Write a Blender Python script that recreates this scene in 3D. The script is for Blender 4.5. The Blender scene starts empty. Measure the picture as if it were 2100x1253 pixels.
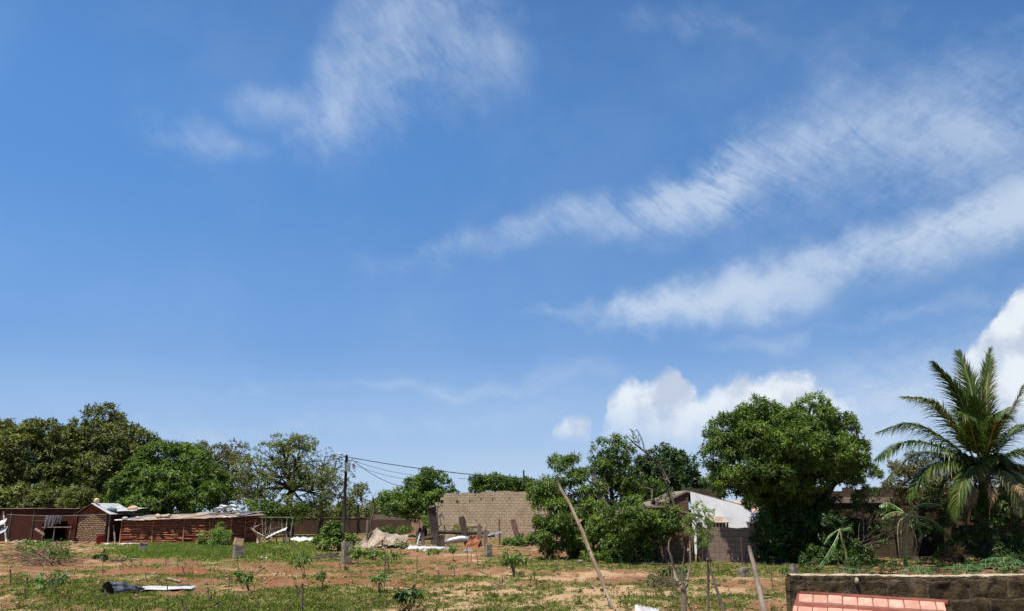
SKY_S = .10; EXPO = 0.28
SKYC = [(.31, .47, .70), (.215, .38, .665), (.130, .293, .61), (.078, .230, .55), (.050, .163, .42), (.04, .12, .31)]
CLOUD_C = (4.9, 5.8, 7.1); CUM_L = (6.7, 7.2, 7.8); CUM_D = (4.4, 5.1, 6.3)
import bpy, math, random
import numpy as np
from mathutils import Vector, Matrix
R = math.radians
random.seed(7)
RNG = np.random.default_rng(7)
SC = bpy.context.scene
COL = SC.collection

# ------------------------------------------------------------------ camera
F_PX = 1648.0; CX, CY = 1050.0, 626.5; CAM_Z = 2.5
TH = math.atan((1050 - CY) / F_PX)
def ray(x, y):
    a = (x - CX) / F_PX; b = (CY - y) / F_PX
    return Vector((a, math.cos(TH) - b * math.sin(TH), math.sin(TH) + b * math.cos(TH)))
def P(x, y, Y):
    d = ray(x, y); t = Y / d.y
    return Vector((d.x * t, Y, CAM_Z + d.z * t))
def G(x, y):
    d = ray(x, y); t = -CAM_Z / d.z
    return Vector((d.x * t, d.y * t, 0.0))
def AZEL(x, y):
    d = ray(x, y).normalized()
    return math.atan2(d.x, d.y), math.asin(d.z)
def mpp(Y):            # metres per photograph pixel at depth Y near the horizon
    return Y / F_PX * math.cos(TH) * 1.0 / 1.0
cam = bpy.data.cameras.new('camera'); camo = bpy.data.objects.new('camera', cam); COL.objects.link(camo)
camo.location = (0, 0, CAM_Z); camo.rotation_euler = (R(90) + TH, 0, 0)
cam.sensor_width = 36; cam.lens = 36 * F_PX / 2100.0; cam.clip_start = .1; cam.clip_end = 20000
SC.camera = camo

# ------------------------------------------------------------------ numpy noise
_T = RNG.random((256, 256))
def vnoise(x, y):
    xi = np.floor(x).astype(int); yi = np.floor(y).astype(int); fx = x - xi; fy = y - yi
    fx = fx * fx * (3 - 2 * fx); fy = fy * fy * (3 - 2 * fy)
    g = lambda a, b: _T[a & 255, b & 255]
    return (g(xi, yi) * (1 - fx) + g(xi + 1, yi) * fx) * (1 - fy) + (g(xi, yi + 1) * (1 - fx) + g(xi + 1, yi + 1) * fx) * fy
def fbm(x, y, o=4):
    s = 0; a = .5; n = 0
    for i in range(o):
        s = s + a * vnoise(x * 2 ** i + 17.3 * i, y * 2 ** i + 9.1 * i); n += a; a *= .55
    return s / n

from mathutils import noise as mnoise
def sf(x, y, o=3):
    return .5 + .5 * mnoise.fractal(Vector((x, y, 3.7)), 1.0, 2.0, o)
def g_height(X, Y):
    X = np.asarray(X, float); Y = np.asarray(Y, float)
    rid = fbm(X * .35 + 3, Y * 1.1 + 8, 4) - .5
    fine = fbm(X * 2.2, Y * 2.6 + 40, 3) - .5
    fade = np.clip((Y - 8) / 8, 0, 1) * np.clip((115 - Y) / 20, 0, 1)
    return (rid * .30 + fine * .21) * fade
def gz(x, y):
    return float(g_height(np.array([x]), np.array([y]))[0])
def GG(x, y):          # point of the ground under a photograph pixel, with its relief
    p = G(x, y); p.z = gz(p.x, p.y); return p

def to_px(X, Y, Z=0.0):
    c, s = math.cos(TH), math.sin(TH)
    zc = Y * c + (Z - CAM_Z) * s; yc = -Y * s + (Z - CAM_Z) * c
    return CX + F_PX * X / zc, CY - F_PX * yc / zc
GREEN = [(400,1126,200,16,1.5),(560,1137,110,14,1.4),(560,1238,190,24,.95),(660,1218,130,14,.6),(120,1212,150,16,.65),(290,1236,110,18,.6),
 (1290,1157,230,9,.9),(1580,1170,130,12,1.4),(1440,1168,90,10,1.0),(950,1190,80,12,.7),(860,1162,110,10,.5),(1330,1203,130,11,.75),
 (1100,1192,90,10,.6),(740,1242,110,10,.4),(1500,1230,100,16,.6),(620,1110,120,10,1.0),(780,1150,80,10,.4),(1080,1150,70,12,.7),(60,1180,80,10,.3),(700,1185,120,8,.35)]
SAND = [(1130,1238,330,26,1.2),(1350,1212,230,16,.8),(960,1248,220,14,1.0),(20,1252,140,7,1.6),(1100,1213,240,12,.8),(190,1125,120,5,1.0),(1250,1180,250,8,.4),(100,1112,120,6,.8)]
RED = [(370,1172,190,18,1.3),(600,1190,170,15,1.0),(760,1232,80,8,1.2),(740,1160,120,8,.7),(1390,1190,120,8,.7),(60,1145,80,14,.8),(860,1195,90,8,1.0),(240,1112,180,6,1.0)]
def patches(L, px, py):
    s = np.zeros_like(px)
    for cx, cy, rx, ry, a in L:
        s += a * np.exp(-(((px - cx) / rx) ** 2 + ((py - cy) / ry) ** 2))
    return s
def masks(X, Y):
    X = np.asarray(X, float); Y = np.asarray(Y, float)
    Yc = np.maximum(Y, 5.0); px, py = to_px(X, Yc)
    n1 = fbm(X * .33 + 50, Y * .33, 5); n2 = fbm(X * .5 + 9, Y * .4 + 90, 4); n3 = fbm(X * 1.6, Y * 1.2 + 33, 4)
    g = .25 + patches(GREEN, px, py) + (n1 - .5) * 2.6 + (n3 - .5) * 1.6
    g = np.where(Y > 85, .75 + (n1 - .5), g)
    s = .28 + patches(SAND, px, py) * .8 + (n2 - .5) * 1.6 + (n3 - .5) * .6
    r = .20 + patches(RED, px, py) * .42 + (.5 - n2) * 1.2 + (n1 - .5) * .8
    return np.clip(g, 0, 1), np.clip(s, 0, 1), np.clip(r, 0, 1)

# ------------------------------------------------------------------ node helpers
def newmat(name):
    m = bpy.data.materials.new(name); m.use_nodes = True
    nt = m.node_tree; b = nt.nodes['Principled BSDF']; return m, nt, b
def N(nt, t, **k):
    n = nt.nodes.new(t)
    for a, v in k.items():
        if hasattr(n, a): setattr(n, a, v)
        else: n.inputs[a.replace('_', ' ')].default_value = v
    return n
def math_(nt, op, a, b=None, c=None, clamp=False):
    n = nt.nodes.new('ShaderNodeMath'); n.operation = op; n.use_clamp = clamp
    for i, v in enumerate((a, b, c)):
        if v is None: continue
        if isinstance(v, (int, float)): n.inputs[i].default_value = v
        else: nt.links.new(v, n.inputs[i])
    return n.outputs[0]
def mixc(nt, fac, a, b, mode='MIX'):
    n = nt.nodes.new('ShaderNodeMix'); n.data_type = 'RGBA'; n.blend_type = mode
    for i, v in ((0, fac), (6, a), (7, b)):
        if isinstance(v, (int, float)): n.inputs[i].default_value = v
        elif isinstance(v, (tuple, list)): n.inputs[i].default_value = (*v[:3], 1)
        else: nt.links.new(v, n.inputs[i])
    return n.outputs[2]
def maprange(nt, v, a, b, c=0, d=1, smooth=True):
    n = nt.nodes.new('ShaderNodeMapRange'); n.interpolation_type = 'SMOOTHSTEP' if smooth else 'LINEAR'
    nt.links.new(v, n.inputs[0])
    for i, x in enumerate((a, b, c, d)): n.inputs[i + 1].default_value = x
    return n.outputs[0]
def noise(nt, vec, scale, detail=5, rough=.6, dist=0.0, out=0):
    n = nt.nodes.new('ShaderNodeTexNoise'); n.inputs['Scale'].default_value = scale; n.inputs['Detail'].default_value = detail
    n.inputs['Roughness'].default_value = rough; n.inputs['Distortion'].default_value = dist
    if vec is not None: nt.links.new(vec, n.inputs['Vector'])
    return n.outputs[out]
def coords(nt, kind='Object', scale=None):
    tc = nt.nodes.new('ShaderNodeTexCoord').outputs[kind]
    if scale is None: return tc
    m = nt.nodes.new('ShaderNodeMapping'); m.inputs['Scale'].default_value = scale; nt.links.new(tc, m.inputs['Vector'])
    return m.outputs[0]
def bump(nt, b, h, strength=.5, dist=.02):
    n = nt.nodes.new('ShaderNodeBump'); n.inputs['Strength'].default_value = strength; n.inputs['Distance'].default_value = dist
    nt.links.new(h, n.inputs['Height']); nt.links.new(n.outputs[0], b.inputs['Normal'])

def mat_plain(name, c1, c2, scale=3, rough=.85, bs=.4, bd=.02, stretch=None, metal=0, stain=None, spec=.3):
    m, nt, b = newmat(name)
    v = coords(nt, 'Object', stretch)
    f = noise(nt, v, scale, 6, .65)
    c = mixc(nt, maprange(nt, f, .35, .68), c1, c2)
    if stain:
        sc, amt, ssc = stain
        f2 = noise(nt, coords(nt, 'Object'), ssc, 5, .7, .4)
        c = mixc(nt, maprange(nt, f2, .56 - .1 * amt, .7, 0, amt), c, sc)
    nt.links.new(c, b.inputs['Base Color']); b.inputs['Roughness'].default_value = rough; b.inputs['Metallic'].default_value = metal
    b.inputs['Specular IOR Level'].default_value = spec
    bump(nt, b, noise(nt, v, scale * 5, 5, .7), bs, bd)
    return m
def mat_brick(name, c1, c2, mortar, bw, rh, ms, stain=None, bs=.7, bd=.02, off=.5, rough=.95, streak=None, wob_=.06, wfreq=2.2):
    m, nt, b = newmat(name)
    uv = coords(nt, 'UV')
    wob = nt.nodes.new('ShaderNodeVectorMath'); wob.operation = 'MULTIPLY_ADD'
    nt.links.new(noise(nt, uv, wfreq, 4, .6, 0, 1), wob.inputs[0]); wob.inputs[1].default_value = (wob_, wob_, 0); nt.links.new(uv, wob.inputs[2])
    br = nt.nodes.new('ShaderNodeTexBrick'); nt.links.new(wob.outputs[0], br.inputs['Vector'])
    br.offset = off; br.inputs['Color1'].default_value = (*c1, 1); br.inputs['Color2'].default_value = (*c2, 1); br.inputs['Mortar'].default_value = (*mortar, 1)
    br.inputs['Scale'].default_value = 1; br.inputs['Brick Width'].default_value = bw; br.inputs['Row Height'].default_value = rh
    br.inputs['Mortar Size'].default_value = ms; br.inputs['Mortar Smooth'].default_value = .3
    c = br.outputs['Color']
    f = noise(nt, uv, 9, 6, .7)
    c = mixc(nt, maprange(nt, f, .3, .7, 0, .55), c, [v * .6 for v in c1], 'MIX')
    if stain:
        sc, amt, ssc = stain
        f2 = noise(nt, uv, ssc, 6, .7, .6)
        c = mixc(nt, maprange(nt, f2, .6 - .2 * amt, .68, 0, amt), c, sc)
    if streak:
        f3 = noise(nt, coords(nt, 'UV', (3, .5, 1)), 1.5, 5, .7, .3)
        c = mixc(nt, maprange(nt, f3, .5, .7, 0, streak[1]), c, streak[0])
    nt.links.new(c, b.inputs['Base Color']); b.inputs['Roughness'].default_value = rough; b.inputs['Specular IOR Level'].default_value = .15
    h = math_(nt, 'ADD', math_(nt, 'MULTIPLY', br.outputs['Fac'], -1.0), math_(nt, 'MULTIPLY', noise(nt, uv, 25, 5, .7), 1.1))
    bump(nt, b, h, bs, bd)
    return m
def mat_leaf(name, dark, light, dry=None, dryamt=.0, tr=.28, rough=.45, spec=.4):
    m, nt, b = newmat(name)
    at = nt.nodes.new('ShaderNodeAttribute'); at.attribute_name = 'tone'
    c = mixc(nt, at.outputs['Fac'], dark, light)
    if dry:
        ri = nt.nodes.new('ShaderNodeAttribute'); ri.attribute_name = 'dry'
        c = mixc(nt, math_(nt, 'LESS_THAN', ri.outputs['Fac'], dryamt), c, dry)
    f = noise(nt, coords(nt, 'Object'), .5, 3)
    c = mixc(nt, maprange(nt, f, .35, .65, 0, .35), c, [v * .55 for v in dark])
    nt.links.new(c, b.inputs['Base Color']); b.inputs['Roughness'].default_value = rough; b.inputs['Specular IOR Level'].default_value = spec
    t = nt.nodes.new('ShaderNodeBsdfTranslucent')
    tc = mixc(nt, 1.0, c, (1.25, 1.5, .45), 'MULTIPLY'); nt.links.new(tc, t.inputs[0])
    mx = nt.nodes.new('ShaderNodeMixShader'); mx.inputs[0].default_value = tr
    nt.links.new(b.outputs[0], mx.inputs[1]); nt.links.new(t.outputs[0], mx.inputs[2])
    nt.links.new(mx.outputs[0], nt.nodes['Material Output'].inputs[0])
    return m

# ------------------------------------------------------------------ objects
def tag(o, label=None, cat=None, group=None, kind=None):
    if label: o['label'] = label
    if cat: o['category'] = cat
    if group: o['group'] = group
    o['kind'] = kind or 'thing'
    return o
def thing(name, loc, label, cat, group=None, rz=0.0):
    o = bpy.data.objects.new(name, None); COL.objects.link(o); o.location = loc; o.rotation_euler = (0, 0, rz); o.empty_display_size = .3
    return tag(o, label, cat, group, 'thing')
class MB:
    def __init__(s): s.v = []; s.f = []; s.uv = []
    def add(s, vs, fs, uvs=None):
        n = len(s.v); s.v += [tuple(v) for v in vs]
        for f in fs:
            s.f.append([i + n for i in f])
            if uvs is None:
                a = Vector(vs[f[0]]); nrm = (Vector(vs[f[1]]) - a).cross(Vector(vs[f[2]]) - a)
                k = max(range(3), key=lambda i: abs(nrm[i]))
                for i in f:
                    q = vs[i]; s.uv.append((q[1], q[2]) if k == 0 else (q[0], q[2]) if k == 1 else (q[0], q[1]))
            else: s.uv += [uvs[i] for i in f]
        return s
    def box(s, x0, x1, y0, y1, z0, z1, M=None):
        vs = [Vector((x, y, z)) for z in (z0, z1) for y in (y0, y1) for x in (x0, x1)]
        fs = [(0, 2, 3, 1), (4, 5, 7, 6), (0, 1, 5, 4), (2, 6, 7, 3), (0, 4, 6, 2), (1, 3, 7, 5)]
        if M is not None:
            uv = None; n = len(s.v)
            tmp = MB(); tmp.add(vs, fs); s.v += [tuple(M @ v) for v in vs]; s.f += [[i + n for i in f] for f in fs]; s.uv += tmp.uv
        else: s.add(vs, fs)
        return s
    def tube(s, pts, rad, n=6, cap=True, rough=0.0):
        pts = [Vector(p) for p in pts]
        if not isinstance(rad, (list, tuple)): rad = [rad] * len(pts)
        rings = []; base = len(s.v); L = 0; prev = None
        for i, p in enumerate(pts):
            d = (pts[min(i + 1, len(pts) - 1)] - pts[max(i - 1, 0)])
            if d.length < 1e-6: d = Vector((0, 0, 1))
            d.normalize()
            u = d.cross(prev) if prev is not None else None
            if u is None or u.length < .05:
                a = Vector((0, 1, 0)) if abs(d.y) < .8 else Vector((1, 0, 0)); u = d.cross(a)
            u.normalize(); w = u.cross(d).normalized(); prev = w
            if i: L += (p - pts[i - 1]).length
            for k in range(n):
                a = 2 * math.pi * k / n; r = rad[i] * (1 + random.uniform(-rough, rough))
                s.v.append(tuple(p + (u * math.cos(a) + w * math.sin(a)) * r))
            rings.append(L)
        for i in range(len(pts) - 1):
            for k in range(n):
                k2 = (k + 1) % n
                s.f.append([base + i * n + k, base + i * n + k2, base + (i + 1) * n + k2, base + (i + 1) * n + k])
                s.uv += [(k / n, rings[i]), ((k + 1) / n, rings[i]), ((k + 1) / n, rings[i + 1]), (k / n, rings[i + 1])]
        if cap:
            s.f.append([base + k for k in range(n)]); s.uv += [(0, 0)] * n
            e = base + (len(pts) - 1) * n; s.f.append([e + k for k in range(n)][::-1]); s.uv += [(0, 0)] * n
        return s
    def build(s, name, mat, parent=None, loc=None, smooth=False, local=False):
        """verts are in world coordinates unless local; the object origin goes to loc (or the parent's place)"""
        o_ = Vector((0, 0, 0)) if local else (Vector(loc) if loc is not None else Vector((0, 0, 0)))
        if parent is not None and not local: o_ = parent_loc(parent)
        vs = np.array([(v[0] - o_.x, v[1] - o_.y, v[2] - o_.z) for v in s.v], dtype=np.float32)
        me = bpy.data.meshes.new(name); me.from_pydata([tuple(map(float, v)) for v in vs], [], s.f)
        if len(s.uv):
            ul = me.uv_layers.new(name='UVMap'); ul.data.foreach_set('uv', np.array(s.uv, dtype=np.float32).ravel())
        me.materials.append(mat)
        if smooth: me.polygons.foreach_set('use_smooth', [True] * len(me.polygons))
        me.update()
        o = bpy.data.objects.new(name, me); COL.objects.link(o)
        if parent is not None: o.parent = parent
        elif loc is not None: o.location = loc
        return o
def parent_loc(p):
    q = Vector(p.location)
    while p.parent is not None: p = p.parent; q = q + Vector(p.location)
    return q

# ------------------------------------------------------------------ foliage
def leaves_obj(name, mat, parent, base, tip_dir, nrm, length, width, tone, fold=.25):
    """one mesh of leaves: base (n,3) world, tip_dir and nrm unit (n,3), length/width (n,), tone (n,)"""
    o_ = np.array(parent_loc(parent)) if parent is not None else np.zeros(3)
    base = base - o_; n = len(base)
    side = np.cross(tip_dir, nrm); side /= (np.linalg.norm(side, axis=1, keepdims=True) + 1e-9)
    up = np.cross(side, tip_dir)
    L = length[:, None]; W = width[:, None]
    tip = base + tip_dir * L - up * L * .10
    l = base + tip_dir * L * .45 + side * W * .5 + up * W * fold
    r = base + tip_dir * L * .45 - side * W * .5 + up * W * fold
    V = np.stack([base, l, tip, r], 1).reshape(-1, 3).astype(np.float32)
    idx = np.arange(n)[:, None] * 4
    Fi = np.concatenate([idx + np.array([[0, 2, 1]]), idx + np.array([[0, 3, 2]])], 1).reshape(-1).astype(np.int32)
    me = bpy.data.meshes.new(name)
    me.vertices.add(4 * n); me.vertices.foreach_set('co', V.ravel())
    me.loops.add(6 * n); me.loops.foreach_set('vertex_index', Fi)
    me.polygons.add(2 * n); me.polygons.foreach_set('loop_start', np.arange(2 * n, dtype=np.int32) * 3)
    me.materials.append(mat)
    a = me.attributes.new('tone', 'FLOAT', 'POINT'); a.data.foreach_set('value', np.repeat(tone, 4).astype(np.float32))
    a = me.attributes.new('dry', 'FLOAT', 'POINT'); a.data.foreach_set('value', np.repeat(RNG.random(n), 4).astype(np.float32))
    me.update(calc_edges=True)
    o = bpy.data.objects.new(name, me); COL.objects.link(o)
    if parent is not None: o.parent = parent
    return o
def unit(a): return a / (np.linalg.norm(a, axis=-1, keepdims=True) + 1e-9)
def rnd_dirs(n): return unit(RNG.normal(size=(n, 3)))
def rosettes(cen, out, nl, ll, lw, droop=.3, spread=.9, tone=None, jit=.35):
    """nl leaves radiating from each centre round the direction out"""
    n = len(cen); tone = RNG.random(n) if tone is None else tone
    c = np.repeat(cen, nl, 0); o = np.repeat(out, nl, 0)
    d = unit(o * (1 - spread) + rnd_dirs(n * nl) * spread + np.array([0, 0, -droop]))
    length = ll * RNG.uniform(.65, 1.25, n * nl); width = lw * RNG.uniform(.7, 1.2, n * nl)
    nm = unit(o * .7 + np.array([0, 0, .8]) + rnd_dirs(n * nl) * .6)
    tn = np.clip(np.repeat(tone, nl) + RNG.normal(0, .18, n * nl), 0, 1)
    return c + d * (ll * .08), d, nm, length, width, tn
def crown(name, mat, parent, lobes, clump_r=.55, clumps_m2=1.0, ros=14, nl=8, ll=.2, lw=.06, droop=.3, spread=.8, twig_mat=None, shell=.55, twig_r=.02, twig_from=None, flat=.75, rag=1.28):
    """lobes: list of (centre Vector, (rx, ry, rz)). Leaves are gathered in clumps spread through each lobe; twigs carry the clumps"""
    C = []; O = []; T = []; tw = MB()
    for c, r in lobes:
        area = 4 * math.pi * ((r[0] * r[1]) ** 1.6 / 3 + (r[0] * r[2]) ** 1.6 / 3 + (r[1] * r[2]) ** 1.6 / 3) ** (1 / 1.6)
        k = max(3, int(area * clumps_m2))
        d = rnd_dirs(k); rad = RNG.uniform(shell, 1.0, k) ** .6
        rad = np.where((RNG.random(k) < .13) & (d[:, 2] > -.1), rad * RNG.uniform(1.05, rag, k), rad)
        cc = np.array(c) + d * np.array(r) * rad[:, None]
        cr = clump_r * RNG.uniform(.55, 1.35, k)
        tone = RNG.uniform(.1, .9, k)
        m = max(2, ros)
        cnt = np.maximum(2, (m * (cr / clump_r) ** 2).astype(int))
        ci = np.repeat(np.arange(k), cnt)
        dd = unit(rnd_dirs(len(ci)) + d[ci] * .5 + np.array([0, 0, .35]))
        pos = cc[ci] + dd * cr[ci][:, None] * np.array([1, 1, flat]) * (RNG.uniform(.35, 1, len(ci)) ** .5)[:, None]
        C.append(pos); O.append(dd); T.append(np.clip(tone[ci] + RNG.normal(0, .12, len(ci)), 0, 1))
        if twig_mat is not None:
            s0 = Vector(c) if twig_from is None else Vector(c).lerp(Vector(twig_from), .12)
            for q in cc[:: (1 if k < 60 else 2)]:
                q = Vector(q); mid = s0.lerp(q, .5) + Vector((random.uniform(-1, 1), random.uniform(-1, 1), random.uniform(-.2, 1))) * .12 * (q - s0).length
                tw.tube([s0, mid, q], [twig_r * 1.6, twig_r, twig_r * .35], 4, cap=False)
    C = np.concatenate(C); O = np.concatenate(O); T = np.concatenate(T)
    keep = C[:, 2] > .05
    C, O, T = C[keep], O[keep], T[keep]
    leaves_obj(name, mat, parent, *rosettes(C, O, nl, ll, lw, droop, spread, T))
    return tw
# ------------------------------------------------------------------ light and sky
SUN_EL = R(69); SUN_AZ = R(-142)      # azimuth from +Y (the view), clockwise positive: to the left and a little behind
sd = Vector((math.sin(SUN_AZ) * math.cos(SUN_EL), math.cos(SUN_AZ) * math.cos(SUN_EL), math.sin(SUN_EL)))
sl = bpy.data.lights.new('sun', 'SUN'); sl.energy = 5.0; sl.angle = R(.5); sl.color = (1.0, .95, .87)
so = bpy.data.objects.new('sun', sl); COL.objects.link(so); so.rotation_euler = sd.to_track_quat('Z', 'Y').to_euler(); so.location = (-30, -20, 60)

W = bpy.data.worlds.new('World'); SC.world = W; W.use_nodes = True
nt = W.node_tree; bg = nt.nodes['Background']
sky = nt.nodes.new('ShaderNodeTexSky'); sky.sky_type = 'NISHITA'; sky.sun_disc = False
sky.sun_elevation = SUN_EL; sky.sun_rotation = SUN_AZ; sky.altitude = 0; sky.air_density = 1.0; sky.dust_density = .6; sky.ozone_density = 1.6
dirv = nt.nodes.new('ShaderNodeTexCoord').outputs['Generated']
sx = nt.nodes.new('ShaderNodeSeparateXYZ'); nt.links.new(dirv, sx.inputs[0])
az = math_(nt, 'ARCTAN2', sx.outputs[0], sx.outputs[1]); el = math_(nt, 'ARCSINE', sx.outputs[2])
# gentle warps so that no cloud edge is straight
wn = noise(nt, dirv, 5.5, 3, .6, 0, 1); ws = nt.nodes.new('ShaderNodeSeparateXYZ'); nt.links.new(wn, ws.inputs[0])
wn2 = noise(nt, dirv, 24, 3, .6, 0, 1); ws2 = nt.nodes.new('ShaderNodeSeparateXYZ'); nt.links.new(wn2, ws2.inputs[0])
def warp(v, ch, a, b):
    v = math_(nt, 'ADD', v, math_(nt, 'MULTIPLY', math_(nt, 'SUBTRACT', ws.outputs[ch], .5), a))
    return math_(nt, 'ADD', v, math_(nt, 'MULTIPLY', math_(nt, 'SUBTRACT', ws2.outputs[ch], .5), b))
azw, elw = warp(az, 0, .16, .03), warp(el, 1, .10, .03)
def ramp(v, stops, a0, a1, interp='CARDINAL'):
    """stops: (azimuth, r, g, b, alpha)"""
    u = math_(nt, 'DIVIDE', math_(nt, 'SUBTRACT', v, a0), a1 - a0, clamp=True)
    rn = nt.nodes.new('ShaderNodeValToRGB'); nt.links.new(u, rn.inputs[0]); cr = rn.color_ramp; cr.interpolation = interp
    while len(cr.elements) > 1: cr.elements.remove(cr.elements[-1])
    for i, s in enumerate(stops):
        p = (s[0] - a0) / (a1 - a0)
        e = cr.elements[0] if i == 0 else cr.elements.new(p)
        e.position = p; e.color = s[1:5]
    sp = nt.nodes.new('ShaderNodeSeparateColor'); nt.links.new(rn.outputs[0], sp.inputs[0])
    return sp.outputs[0], sp.outputs[1], sp.outputs[2], rn.outputs[1]
def band(st, up=1.0, dn=1.0, soft=1.0):
    """a streak given by (px, py, half width px, strength) along it"""
    S = []
    for x, y, w, a in st:
        A, E = AZEL(x, y); S.append((A, E, abs(AZEL(x, y - w)[1] - E), abs(AZEL(x, y + w)[1] - E), a))
    a0, a1 = S[0][0] - .01, S[-1][0] + .01
    c, u, d, am = ramp(azw, S, a0, a1, 'EASE')
    dd = math_(nt, 'SUBTRACT', elw, c)
    pos = math_(nt, 'DIVIDE', math_(nt, 'MAXIMUM', dd, 0.0), math_(nt, 'ADD', u, .001))
    neg = math_(nt, 'DIVIDE', math_(nt, 'MAXIMUM', math_(nt, 'MULTIPLY', dd, -1.0), 0.0), math_(nt, 'ADD', d, .001))
    q = math_(nt, 'ADD', math_(nt, 'MULTIPLY', pos, up), math_(nt, 'MULTIPLY', neg, dn))
    g = maprange(nt, q, 1.35, 0.0, 0, 1)
    return math_(nt, 'MULTIPLY', g, am)
bands = [
 [(690,545,12,0),(800,545,20,.22),(870,520,30,.30),(930,500,42,.50),(1000,498,32,.30),(1060,478,42,.5),(1150,445,50,.48),(1250,428,58,.58),(1380,398,80,.85),(1500,375,105,.90),(1600,325,130,.68),(1750,280,165,.66),(1850,272,175,.62),(2000,255,175,.70),(2150,230,150,.66),(2300,200,160,.4),(2500,150,100,0)],
 [(1000,668,6,0),(1100,660,12,.35),(1200,645,30,.5),(1290,614,48,.95),(1400,602,60,.98),(1500,578,68,1.0),(1600,560,64,.85),(1700,530,70,.80),(1800,505,78,.85),(1900,472,92,.95),(2000,438,106,1.0),(2120,395,118,1.0),(2300,330,130,.6),(2500,280,100,0)],
 [(450,215,20,0),(530,205,55,.40),(600,225,95,.52),(660,205,150,.62),(730,130,215,.56),(810,80,240,.62),(890,70,220,.60),(960,85,175,.60),(1040,100,135,.46),(1140,110,70,.0)],
 [(220,220,15,0),(300,250,45,.26),(380,285,48,.42),(450,308,44,.38),(520,322,30,.16),(590,335,10,0)],
 [(1400,705,8,0),(1480,695,20,.28),(1560,684,24,.36),(1640,668,20,.32),(1700,650,12,.08),(1760,665,20,.25),(1850,645,24,.34),(2000,625,32,.30),(2150,600,32,.2),(2300,580,20,0)],
 [(120,872,12,0),(350,874,30,.34),(600,880,32,.40),(850,885,26,.28),(1000,860,30,.2),(1150,820,30,.1),(1300,800,20,0)],
 [(300,806,6,0),(600,808,10,.22),(850,801,17,.36),(1000,795,14,.34),(1130,775,30,.22),(1240,750,30,.26),(1340,750,20,0)],
 [(1250,20,10,0),(1330,10,30,.22),(1440,15,50,.36),(1530,25,34,.22),(1620,90,26,.10),(1700,120,22,.12),(1800,60,26,.12),(1880,35,26,.2),(1960,60,30,.05),(2080,75,34,.3),(2200,70,34,.2),(2400,50,20,0)],
 [(1480,870,60,0),(1600,850,90,.30),(1720,820,100,.48),(1850,800,120,.62),(1950,800,130,.72),(2100,790,150,.72),(2300,790,150,.5),(2600,800,100,0)],
]
# fibrous and curdled breakup of the high cloud
zc = math_(nt, 'ADD', math_(nt, 'MAXIMUM', sx.outputs[2], 0.0), .25)
cmb = nt.nodes.new('ShaderNodeCombineXYZ'); nt.links.new(math_(nt, 'DIVIDE', sx.outputs[0], zc), cmb.inputs[0]); nt.links.new(math_(nt, 'DIVIDE', sx.outputs[1], zc), cmb.inputs[1])
mp = nt.nodes.new('ShaderNodeMapping'); nt.links.new(cmb.outputs[0], mp.inputs[0]); mp.inputs['Rotation'].default_value = (0, 0, R(-25)); mp.inputs['Scale'].default_value = (2.0, 1.1, 1)
fib = noise(nt, mp.outputs[0], 5.5, 7, .72, .7)
curd = noise(nt, mp.outputs[0], 15, 4, .62, .8)
ae = nt.nodes.new('ShaderNodeCombineXYZ'); nt.links.new(az, ae.inputs[0]); nt.links.new(el, ae.inputs[1])
mp2 = nt.nodes.new('ShaderNodeMapping'); mp2.vector_type = 'TEXTURE'; nt.links.new(ae.outputs[0], mp2.inputs[0]); mp2.inputs['Rotation'].default_value = (0, 0, R(-48)); mp2.inputs['Scale'].default_value = (3.2, .8, 1.0)
comb = noise(nt, mp2.outputs[0], 26, 4, .6, .5)      # short combed streaks
soft = noise(nt, dirv, 4.5, 5, .58, 0)
tex = math_(nt, 'ADD', math_(nt, 'MULTIPLY', maprange(nt, fib, .32, .68, 0, 1, False), .36), math_(nt, 'MULTIPLY', maprange(nt, curd, .33, .68, 0, 1), .14))
tex = math_(nt, 'ADD', tex, math_(nt, 'MULTIPLY', maprange(nt, comb, .30, .70), .15))
tex = math_(nt, 'ADD', tex, math_(nt, 'MULTIPLY', maprange(nt, soft, .3, .65), .44))
tot = None
for i, b_ in enumerate(bands):
    o = band(b_, 1.1 if i == 1 else 1.0, .85 if i in (0, 1) else 1.0)
    tot = o if tot is None else math_(nt, 'MAXIMUM', tot, o)
tex2 = math_(nt, 'ADD', tex, math_(nt, 'MULTIPLY', tot, .55))
cmask = band([(1000,490,70,0),(1180,445,80,.3),(1290,422,85,.6),(1400,392,95,.9),(1500,378,95,.9),(1600,350,100,.5),(1750,300,110,.25),(1950,280,120,0)])
amask = band([(560,160,60,0),(640,150,130,.5),(800,120,190,.6),(940,110,150,.9),(1040,120,110,.7),(1100,120,60,0)])
mp3 = nt.nodes.new('ShaderNodeMapping'); mp3.vector_type = 'TEXTURE'; nt.links.new(ae.outputs[0], mp3.inputs[0]); mp3.inputs['Rotation'].default_value = (0, 0, R(-38)); mp3.inputs['Scale'].default_value = (2.6, .55, 1.0)
hair = noise(nt, mp3.outputs[0], 21, 6, .62, 1.5)
tex2 = math_(nt, 'ADD', tex2, math_(nt, 'MULTIPLY', math_(nt, 'SUBTRACT', maprange(nt, hair, .34, .66, 0, 1), .45), math_(nt, 'ADD', .10, math_(nt, 'MULTIPLY', math_(nt, 'MAXIMUM', cmask, math_(nt, 'MULTIPLY', amask, .25)), .45))))
cir = math_(nt, 'MULTIPLY', tot, maprange(nt, tex2, .40, 1.15, .08, 1.05, False), clamp=True)
veil = math_(nt, 'MULTIPLY', maprange(nt, soft, .38, .7), .07)
hz = math_(nt, 'MULTIPLY', maprange(nt, el, .24, -.02, 0, 1), maprange(nt, az, -.6, .6, .22, .50))
cir = math_(nt, 'ADD', math_(nt, 'MULTIPLY', cir, .80), math_(nt, 'ADD', veil, hz), clamp=True)
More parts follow.
